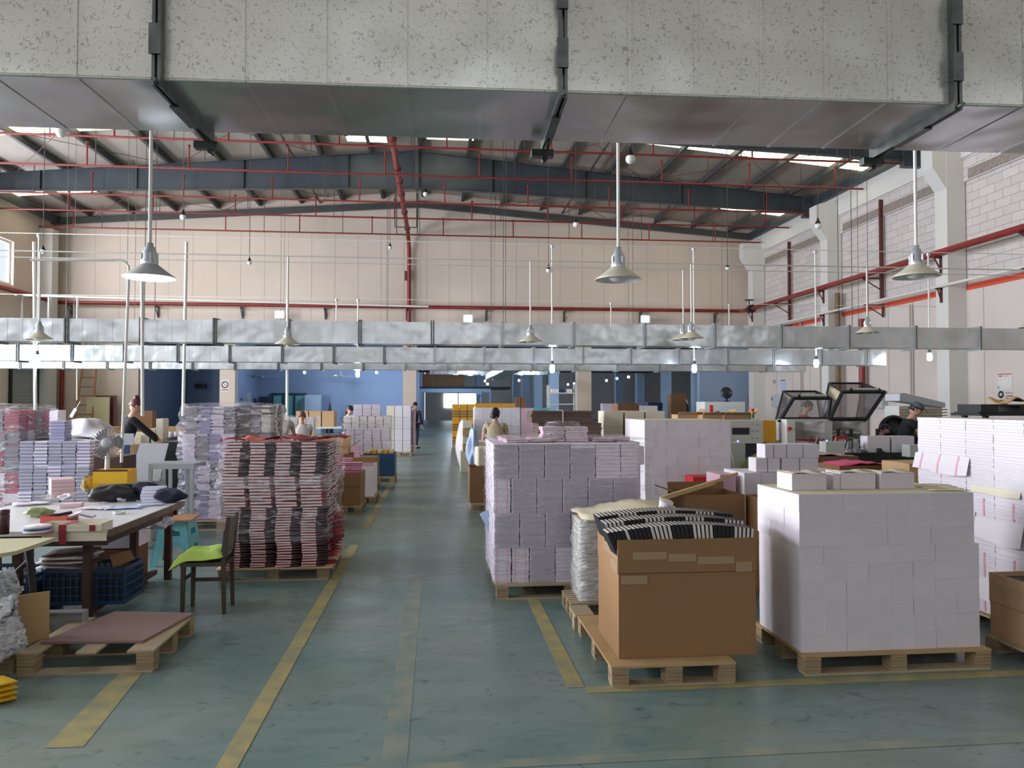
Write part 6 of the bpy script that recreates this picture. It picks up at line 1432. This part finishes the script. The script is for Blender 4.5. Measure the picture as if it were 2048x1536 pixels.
lump('covered_furniture', 'dark tilted crates and covers in the dim bay beyond the middle', (PY(1370, 820, 39)[0], 39.9, 0), (.6, .35, 1.1), M_machd, 96, cat='crates', rough=.2, n=8)
B('storage_box', M_cardd, [ext(1342, 1372, 787, 796, 38.9, .6, 0)], label='dark carton stack tilted beside the dim bay opening', cat='box')
B('storage_box', M_lilac, [ext(1205, 1225, 807, 830, 41, .5, 0)], label='lilac grey carton beyond the beige middle column', cat='box'); B('storage_box', M_crate, [ext(1296, 1325, 805, 822, 41, .5, 0)], label='blue wrapped carton between the receding columns', cat='box')
for i in range(2): B('storage_box', M_cardd, [ext(1031+i*11, 1041+i*11, 795, 811, 33, .4, 0)], label='brown tall carton beyond the white wall of paper, %s' % ('aisle side', 'wall side')[i], cat='box', group='cartons')
B('work_bench', M_turq, [ext(1040, 1100, 816, 820, 27, .6), (PY(1042, 820, 27)[0], PY(1042, 820, 27)[0]+.05, 27, 27.6, 0, 1.35), (PY(1096, 820, 27)[0], PY(1096, 820, 27)[0]+.05, 27, 27.6, 0, 1.35)], label='green topped bench beyond the white blocks', cat='table')
t = thing('desk_fan', 'small dark desk fan on the white office machine', 'fan', (PY(1455, 808, 17.7)[0], 17.75, 1.681)); MB().lathe([(.001, 0), (.09, 0), (.08, .02), (.02, .03), (.02, .15), (.001, .15)], n=16).build('stand', M_black, t)
MB().lathe([(.001, -.04), (.13, -.03), (.15, 0), (.13, .03), (.001, .04)], n=20, M=Matrix.Rotation(R(75), 4, 'X')).build('fan_head', M_machd, t, (0, 0, .22))
# people's tables in the far middle
# ---- window side work area
def bench(lab, ix0, ix1, Y, dep, z, m=M_machg):
    a = PY(ix0, 800, Y)[0]; c = PY(ix1, 800, Y)[0]; t = thing('work_bench', lab, 'table', ((a+c)/2, Y, 0)); W = (c-a)/2
    B('table_top', m, [(-W, W, 0, dep, z-.04, z)], t)
    for x in (-W+.03, W-.08):
        for y in (.03, dep-.08): B('leg', M_machd, [(x, x+.05, y, y+.05, 0, z-.04)], t)
bench('long white work bench behind the desk fan under the supply tubes', 70, 360, 14.2, 1.0, .86, M_table)
random.seed(31)
def onB(ix, w_, h_, d_=.25, Y=14.35, z=.861): x = PY(ix, 850, Y)[0]; return (x-w_/2, x+w_/2, Y, Y+d_, z, z+h_)
for ix, w_, h_, m, lab, Y in ((101, .24, .66, M_paper, 'tall narrow white paper block on the long bench', 14.3), (86, .2, .45, M_lilac, 'lilac grey block beside the tall white one', 14.6), (82, .12, .3, M_cream, 'cream box with an opening at the window end of the bench', 14.25),
        (292, .18, .2, M_cream, 'short cream block on the bench, beside the cream columns', 14.4), (305, .1, .32, M_cream, 'thin cream block of middle height on the bench', 14.4), (319, .12, .5, M_cream, 'tallest cream block column on the bench', 14.4), (205, .5, .34, M_cardl, 'open light carton behind the woman in black', 14.8), (218, .3, .22, M_cardl, 'small light carton on the bench beside the woman in black', 14.3)):
    B('paper_block' if m in (M_paper, M_cream, M_lilac) else 'carton', m, [onB(ix, w_, h_, .3, Y)], label=lab, cat='block' if m in (M_paper, M_cream, M_lilac) else 'box')
carton('carton', 'brown carton wrapped in film beside the woman in black', *onB(288, .3, .42, .4, 15.0)[:2], 15.0, 15.2, 1.1, 1.5, m=M_cardd)
B('paper_block', M_cream, [onB(300, .6, .24, .3, 14.95)], label='cream stack under the film wrapped brown carton', cat='paper block')
for i, (ix, iy, s, lab) in enumerate(((172, 880, (.42, .25, .27), 'big bright white crumpled sheet heap on the bench'), (187, 905, (.12, .12, .3), 'white sheets spilling down from the bench'), (130, 885, (.3, .2, .08), 'flat white crumpled paper on the bench, window end'))):
    lump('paper_heap', lab, (PY(ix, 880, 13.9)[0], 13.9-.15*(i == 1), .862 if i != 1 else .35), s, M_paper, 100+i, cat='paper', rough=.45, n=22)
b = MB(); b.sheet(-.25, .25, -.2, .2, 8, 4, lambda x, y: .1*abs(x)*2, .006); b.build('pink_cover_card', M_pinkb, None, (PY(182, 850, 14.6)[0], 14.7, 1.2), .2, label='pale pink box lid with a dark inside propped on the white heap', cat='lid')
for k in range(5): MB().lathe([(.001, 0), (.035, 0), (.035, .14), (.001, .14)], n=14).build('thread_cone', M_white if k % 2 else M_greyp, None, (PY(338+k*5.5, 850, 14.3)[0], 14.4+.1*(k % 2), .861+.12), label='white thread cone on the bench before the wrapped stack, %s along' % nth(k+1), cat='cone', group='thread cones on the bench')
B('cone_rack', M_maroon, [(PY(334, 850, 14.3)[0], PY(362, 850, 14.3)[0], 14.3, 14.6, .861, .98)], label='low dark rack under the white thread cones', cat='rack')
carton('carton', 'brown carton above the thread cones beside the supply tube', *onB(348, .4, .2, .3, 15.0)[:2], 14.9, 15.15, .861, 1.2, m=M_cardl)
lump('cloth', 'dark cloth heap at the aisle end of the long bench', (PY(345, 880, 13.7)[0], 14.25, .862), (.25, .18, .1), M_black, 110, cat='cloth', rough=.4)
B('dark_machine', M_machd, [ext(322, 366, 884, 985, 10.9, .8, 0)], label='black open machine frame behind the grey metal stand', cat='machine')
# grey leaning board, metal stand
b = MB(); a0, a1 = PY(256, 962, 9.4), PY(318, 962, 9.4); c0, c1 = PY(280, 887, 9.75), PY(337, 887, 9.75)
b.add([a0, a1, c1, c0]+[v+Vector((0, .012, .004)) for v in (a0, a1, c1, c0)], [(0, 1, 2, 3), (7, 6, 5, 4), (0, 4, 5, 1), (1, 5, 6, 2), (2, 6, 7, 3), (3, 7, 4, 0)]); b.build('leaning_board', M_greybd, label='large pale grey board leaning back behind the yellow bin', cat='board')
B('support_box', M_greybd, [ext(256, 300, 962, 1000, 9.4, .4, 0)], label='pale grey low box under the leaning grey board', cat='box')
B('leaning_board', M_greybd, [ext(230, 267, 867, 890, 10.4, .02)], label='small pale grey board behind the desk fan', cat='board'); B('support_box', M_cardl, [ext(222, 262, 918, 950, 10.4, .4, 0), ext(228, 268, 890, 918, 10.42, .3)], label='brown box pile carrying the small grey board', cat='box'); B('blue_folder', M_crate, [ext(247, 258, 890, 908, 10.35, .03)], label='blue folder in front of the box pile', cat='folder')
t = thing('metal_stand', 'grey square tube stand with a slatted top behind the navy bag', 'table', (PY(297, 930, 9.0)[0], 9.0, 0)); W = .5; hz_ = PY(297, 928, 9.0)[2]
b = MB()
for k in range(8): b.box(0, W, .06*k, .06*k+.035, hz_-.02, hz_)
b.box(0, W, 0, .03, hz_-.06, hz_-.02); b.box(0, W, .44, .47, hz_-.06, hz_-.02); b.build('slatted_top', M_greybd, t)
for x, y in ((0, 0), (.22, .0), (.27, .44), (W-.04, 0), (0, .43)): B('leg', M_greybd, [(x, x+.035, y, y+.035, 0, hz_-.06)], t)
# desk fan
p = PY(215, 886, 8.3)
t = thing('pedestal_fan', 'round grey fan with a wire cage standing behind the yellow bin', 'fan', (p[0], 8.3, 0), R(15))
zc = p[2]; Mx = Matrix.Translation((0, 0, zc)) @ Matrix.Rotation(R(84), 4, 'X')
b = MB(); r0 = .165
for k in range(28):
    a = 2*math.pi*k/28; pts = [(.03*math.cos(a), .03*math.sin(a), .06), (r0*.7*math.cos(a), r0*.7*math.sin(a), .055), (r0*math.cos(a), r0*math.sin(a), .01), (r0*.8*math.cos(a), r0*.8*math.sin(a), -.05), (.05*math.cos(a), .05*math.sin(a), -.06)]
    b.path(pts, .0013, n=3, M=Mx)
for rr, zz in ((r0, .01), (r0*.7, .055), (r0*.8, -.05), (r0*.4, .06)):
    q = [(rr*math.cos(2*math.pi*k/28), rr*math.sin(2*math.pi*k/28), zz) for k in range(29)]; b.path(q, .0025 if rr == r0 else .0014, n=3, M=Mx)
b.build('cage', M_steell, t)
for k in range(3):
    q = MB(); a = 2*math.pi*k/3; q.add([(.03, -.02, .0), (.14, -.07, .012), (.15, .03, -.008), (.1, .08, -.014), (.03, .03, -.006)], [(0, 1, 2, 3, 4)], 0, False, Mx @ Matrix.Rotation(a, 4, 'Z')); o = q.build('fan_blade', M_fangr, t); m_ = o.modifiers.new('s', 'SOLIDIFY'); m_.thickness = .002
MB().lathe([(.001, .075), (.045, .07), (.055, .05), (.055, .03), (.001, .03)], n=20, M=Mx).build('hub', M_greybd, t); MB().lathe([(.001, -.15), (.05, -.13), (.06, -.06), (.001, -.055)], n=16, M=Mx).build('motor', M_greybd, t)
b = MB(); b.tube((0, .06, .06), (0, .06, zc-.02), .016, n=10).tube((0, -.05, .5), (0, .02, zc-.1), .03, .022, n=10); b.build('pole', M_white, t); MB().lathe([(.001, 0), (.17, 0), (.16, .02), (.03, .06), (.001, .06)], n=24).build('base', M_white, t, (0, .06, 0))
B('support_box', M_rust, [(p[0]-.35, p[0]-.05, 8.8, 9.2, 0, 1.05)], label='rusty red steel post box behind the fan cage', cat='box')
# ================================================================== people
def skin_mesh(nodes, edges, root, sub=1):
    me = bpy.data.meshes.new('tmp'); names = list(nodes); me.from_pydata([nodes[n][0] for n in names], [(names.index(a), names.index(b)) for a, b in edges], [])
    o = bpy.data.objects.new('tmp', me); COL.objects.link(o)
    o.modifiers.new('s', 'SKIN').use_smooth_shade = True
    sv = me.skin_vertices[0].data if me.skin_vertices else None
    if sv is None:
        me.attributes.new; bm = bmesh.new(); bm.from_mesh(me); bm.verts.layers.skin.verify(); bm.to_mesh(me); bm.free(); sv = me.skin_vertices[0].data
    for i, n in enumerate(names):
        r = nodes[n][1]; sv[i].radius = r if isinstance(r, tuple) else (r, r); sv[i].use_root = (n == root)
    if sub: o.modifiers.new('u', 'SUBSURF').levels = sub; o.modifiers['u'].render_levels = sub
    dg = bpy.context.evaluated_depsgraph_get(); dg.update()
    ev = o.evaluated_get(dg).to_mesh(); vs = [tuple(v.co) for v in ev.vertices]; fs = [tuple(p.vertices) for p in ev.polygons]
    o.evaluated_get(dg).to_mesh_clear(); bpy.data.objects.remove(o); bpy.data.meshes.remove(me)
    return vs, fs
def person(label, loc, rotz, h=1.6, lean=0, shirt=M_swhite, pants=M_trous, hair=M_hair, hands=((-.2, -.32, .58), (.2, -.32, .58)), long_sleeve=False, hairlen=0, bun=False, headturn=0, nod=0, cap=None, crop=False):
    """faces -Y before rotation; lengths are fractions of height h"""
    t = thing('person', label, 'person', loc, rotz)
    S_ = lambda p: (p[0]*h, p[1]*h, p[2]*h)
    L = Matrix.Translation(S_((0, 0, .53))) @ Matrix.Rotation(lean, 4, 'X') @ Matrix.Translation([-q for q in S_((0, 0, .53))])
    U = lambda p: tuple(L @ Vector(S_(p)))
    N = {'pel': (S_((0, 0, .53)), (.085*h, .06*h)), 'wai': (U((0, 0, .62)), (.075*h, .05*h)), 'che': (U((0, 0, .72)), (.095*h, .06*h)), 'nb': (U((0, .005, .815)), .04*h), 'nk': (U((0, -.004, .85)), .032*h), 'hd': (U((0, -.008, .885)), .035*h)}
    E_ = [('pel', 'wai'), ('wai', 'che'), ('che', 'nb'), ('nb', 'nk'), ('nk', 'hd')]
    fin = []
    for s, hp in ((-1, hands[0]), (1, hands[1])):
        a = 'l' if s < 0 else 'r'
        sh = Vector(U((s*.115, 0, .80))); hd = Vector((hp[0]*h, hp[1]*h, hp[2]*h)); d = hd-sh; LA = .33*h
        if d.length > LA: hd = sh+d.normalized()*LA; d = hd-sh
        mid = (sh+hd)/2; off = math.sqrt(max((LA/2)**2-(d.length/2)**2, 0)); el = mid+Vector((s*.35, .55, -.75)).normalized()*off
        N[a+'sh'] = (tuple(sh), .036*h); N[a+'el'] = (tuple(el), .026*h); N[a+'wr'] = (tuple(hd), .016*h)
        dr = (hd-el).normalized(); pm = hd+dr*.028*h; N[a+'pm'] = (tuple(pm), (.024*h, .011*h)); E_ += [('che', a+'sh'), (a+'sh', a+'el'), (a+'el', a+'wr'), (a+'wr', a+'pm')]
        side_ = dr.orthogonal().normalized(); nrm = dr.cross(side_)
        for k in range(4):
            u = (k-1.5)*.0105*h; l = (.036, .042, .04, .032)[k]*h
            p0 = pm+side_*u+dr*.014*h; p1 = p0+dr*l*.6+nrm*.002*h; p2 = p1+dr*l*.35+nrm*.012*h; fin.append((p0, p1, p2))
        p0 = pm-side_*.018*h-dr*.01*h; fin.append((p0, p0-side_*.016*h+dr*.014*h, p0-side_*.02*h+dr*.034*h))
        N[a+'hp'] = (S_((s*.05, 0, .5)), .058*h); N[a+'kn'] = (S_((s*.055, -.01, .28)), .036*h); N[a+'an'] = (S_((s*.055, .01, .045)), .023*h); N[a+'ft'] = (S_((s*.06, -.07, .018)), (.024*h, .016*h))
        E_ += [('pel', a+'hp'), (a+'hp', a+'kn'), (a+'kn', a+'an'), (a+'an', a+'ft')]
    vs, fs = skin_mesh(N, E_, 'pel'); b = MB(); b.add(vs, fs, 0, True)
    for c in fin: b.tube(c[0], c[1], .0052*h, .0048*h, n=6).tube(c[1], c[2], .0048*h, .004*h, n=6)
    # head with brow, nose, chin, ears
    HC = Vector(U((0, -.012, .93))); HM = Matrix.Translation(HC) @ Matrix.Rotation(headturn, 4, 'Z') @ Matrix.Rotation(lean*.6+nod, 4, 'X') @ Matrix.Scale(h, 4)
    P, n = 14, 20; hv = []; hf = []
    for i in range(P+1):
        f = math.pi*i/P; z = -math.cos(f)
        for j in range(n):
            a = 2*math.pi*j/n-math.pi/2; ca, sa = math.cos(a), math.sin(a); r = math.sin(f)
            x = .047*r*ca; y = .06*r*sa; zz = .068*z
            if z < 0: x *= 1+.28*z; y *= 1+.12*z
            fr = max(0, -sa)**8
            if fr > .2 and -.35 < z < .15: y -= .014*fr*max(0, 1-abs((z+.18)/.3))     # nose
            if fr > .05 and .05 < z < .3: y += .003                                     # eye line
            if fr > .05 and -.6 < z < -.4: y -= .003
            hv.append((x, y, zz))
    for i in range(P):
        for j in range(n): hf.append((i*n+j, i*n+(j+1) % n, (i+1)*n+(j+1) % n, (i+1)*n+j))
    b.add(hv, hf, 0, True, HM)
    for s in (-1, 1):
        b.ball((s*.048, .004, -.004), .011, n=8, sz=1.4, M=HM); b.ball((s*.017, -.0545, .008), .0055, m=1, n=8, M=HM)
    b.box(-.013, .013, -.059, -.054, -.034, -.030, 2, HM)
    b.build('body', [M_skin, M_hair, MC.get('lip') or mat('lip', (160, 92, 88), .5)], t)
    # hair
    q = MB(); hv = []; hf = []
    for i in range(9):
        f = math.pi*.5*i/8
        for j in range(n):
            a = 2*math.pi*j/n-math.pi/2; r = math.cos(f); fr = max(0, -math.sin(a)); drop = (.012 if fr > .3 else -.035-hairlen) if i == 0 else 0
            hv.append((.053*r*math.cos(a), .066*r*math.sin(a)+.004, .012+.066*math.sin(f)+drop))
    for i in range(8):
        for j in range(n): hf.append((i*n+j, i*n+(j+1) % n, (i+1)*n+(j+1) % n, (i+1)*n+j))
    q.add(hv, hf, 0, True, HM)
    if hairlen: q.ball((0, .05, -.03-hairlen*.5), .032, n=12, sz=1.6, M=HM)
    if bun: q.ball((0, .045, .07), .026, n=12, M=HM)
    o = q.build('hair', hair, t); o.modifiers.new('s', 'SOLIDIFY').thickness = .006*h
    if cap: MB().lathe([(.057, .028), (.056, .05), (.04, .075), (.001, .083)], n=20, M=HM @ Matrix.Diagonal((1, 1.15, 1, 1))).box(-.035, .035, -.11, -.055, .03, .036, 0, HM).build('cap', cap, t)
    # shirt and trousers follow the same joints
    C = {k: (N[k][0], tuple(x+.012*h for x in N[k][1]) if isinstance(N[k][1], tuple) else N[k][1]+.012*h) for k in ('pel', 'wai', 'che', 'nb')}
    C['pel'] = (S_((0, 0, .50)), (.1*h, .075*h)); C['nb'] = (U((0, .004, .835)), .043*h); CE = [('pel', 'wai'), ('wai', 'che'), ('che', 'nb')]
    for a in 'lr':
        sh, el, wr = Vector(N[a+'sh'][0]), Vector(N[a+'el'][0]), Vector(N[a+'wr'][0])
        C[a+'sh'] = (tuple(sh), .042*h); C[a+'el'] = (tuple(el if long_sleeve else sh.lerp(el, .7)), .033*h); CE += [('che', a+'sh'), (a+'sh', a+'el')]
        if long_sleeve: C[a+'wr'] = (tuple(el.lerp(wr, .9)), .026*h); CE.append((a+'el', a+'wr'))
    v, f = skin_mesh(C, CE, 'pel'); MB().add(v, f, 0, True).build('shirt', shirt, t)
    T = {'pel': (S_((0, 0, .515)), (.092*h, .068*h))}; TE = []
    for a in 'lr':
        T[a+'hp'] = (N[a+'hp'][0], .066*h); T[a+'kn'] = (N[a+'kn'][0], .046*h); T[a+'an'] = (tuple(Vector(N[a+'an'][0])+Vector((0, 0, .01*h))), .036*h); TE += [('pel', a+'hp'), (a+'hp', a+'kn'), (a+'kn', a+'an')]
    v, f = skin_mesh(T, TE, 'pel'); MB().add(v, f, 0, True).build('trousers', pants, t)
    b = MB()
    for s in (-1, 1): b.bev(s*.06*h-.028*h, s*.06*h+.028*h, -.1*h, .035*h, 0, .035*h, .008*h)
    b.build('shoes', M_black, t)
    return t
def at(ix, Y): return Vector((PY(ix, 806, Y)[0], Y, 0))
person('woman in black with dark red pinned hair bending over the long bench', at(250, 13.2), R(115), 1.74, R(13), M_sblack, hair=M_hairr, hands=((-.08, -.3, .56), (.1, -.33, .57)), bun=True, nod=R(24), long_sleeve=True)
person('worker in a beige vest with her back turned, head bowed, beyond the lilac stack', at(990, 13.9), R(172), 1.58, R(14), M_sbeige, hands=((-.17, -.1, .46), (.17, -.1, .46)), hairlen=.035, nod=R(24), headturn=R(-15))
person('worker in a pale shirt with short black hair seen from behind above the red stack', at(561, 14.2), R(178), 1.62, R(6), mat('pale_taupe_shirt', (186, 178, 174), .9), hands=((-.12, -.28, .52), (.12, -.28, .52)), nod=R(10))
person('woman in a dark jacket working beside the lilac crown piles', at(693, 19.5), R(40), 1.6, R(12), M_sblack, hands=((-.1, -.3, .58), (.1, -.3, .58)), hairlen=.04, long_sleeve=True, nod=R(18))
person('dark clothed person walking beside the tall white stack at the aisle', at(829, 27.5), R(150), 1.68, R(3), M_sblack, hands=((-.16, -.05, .5), (.16, -.05, .5)), long_sleeve=True)
person('man in a dark red shirt seen through the lower acrylic hood', at(1597, 15.5), R(70), 1.72, R(14), M_sred, hands=((-.08, -.3, .55), (.1, -.3, .55)), nod=R(14))
person('man in a black shirt and grey cap bent over the wire binding line', at(1800, 12.75), R(60), 1.7, R(20), M_sblack, hands=((-.05, -.3, .52), (.12, -.3, .55)), cap=mat('grey_cap_cloth', (90, 96, 104), .9), nod=R(18))
person('crouched dark haired worker in a cream shirt beside the hooded machine', at(1738, 13.35), R(60), 1.32, R(28), M_cream, hands=((-.1, -.3, .5), (.1, -.3, .5)), nod=R(10))
person('worker in a white shirt leaning forward over the open cartons', at(1398, 16.6), R(75), 1.6, R(38), M_swhite, hands=((-.1, -.36, .58), (.1, -.36, .6)), nod=R(-8))
person('partly hidden worker in a tan shirt beside the worker in the pale shirt', at(604, 15.2), R(190), 1.5, R(12), M_swhite, hair=mat('brown_hair', (110, 76, 56), .6), hands=((-.1, -.3, .56), (.1, -.3, .56)), nod=R(15))
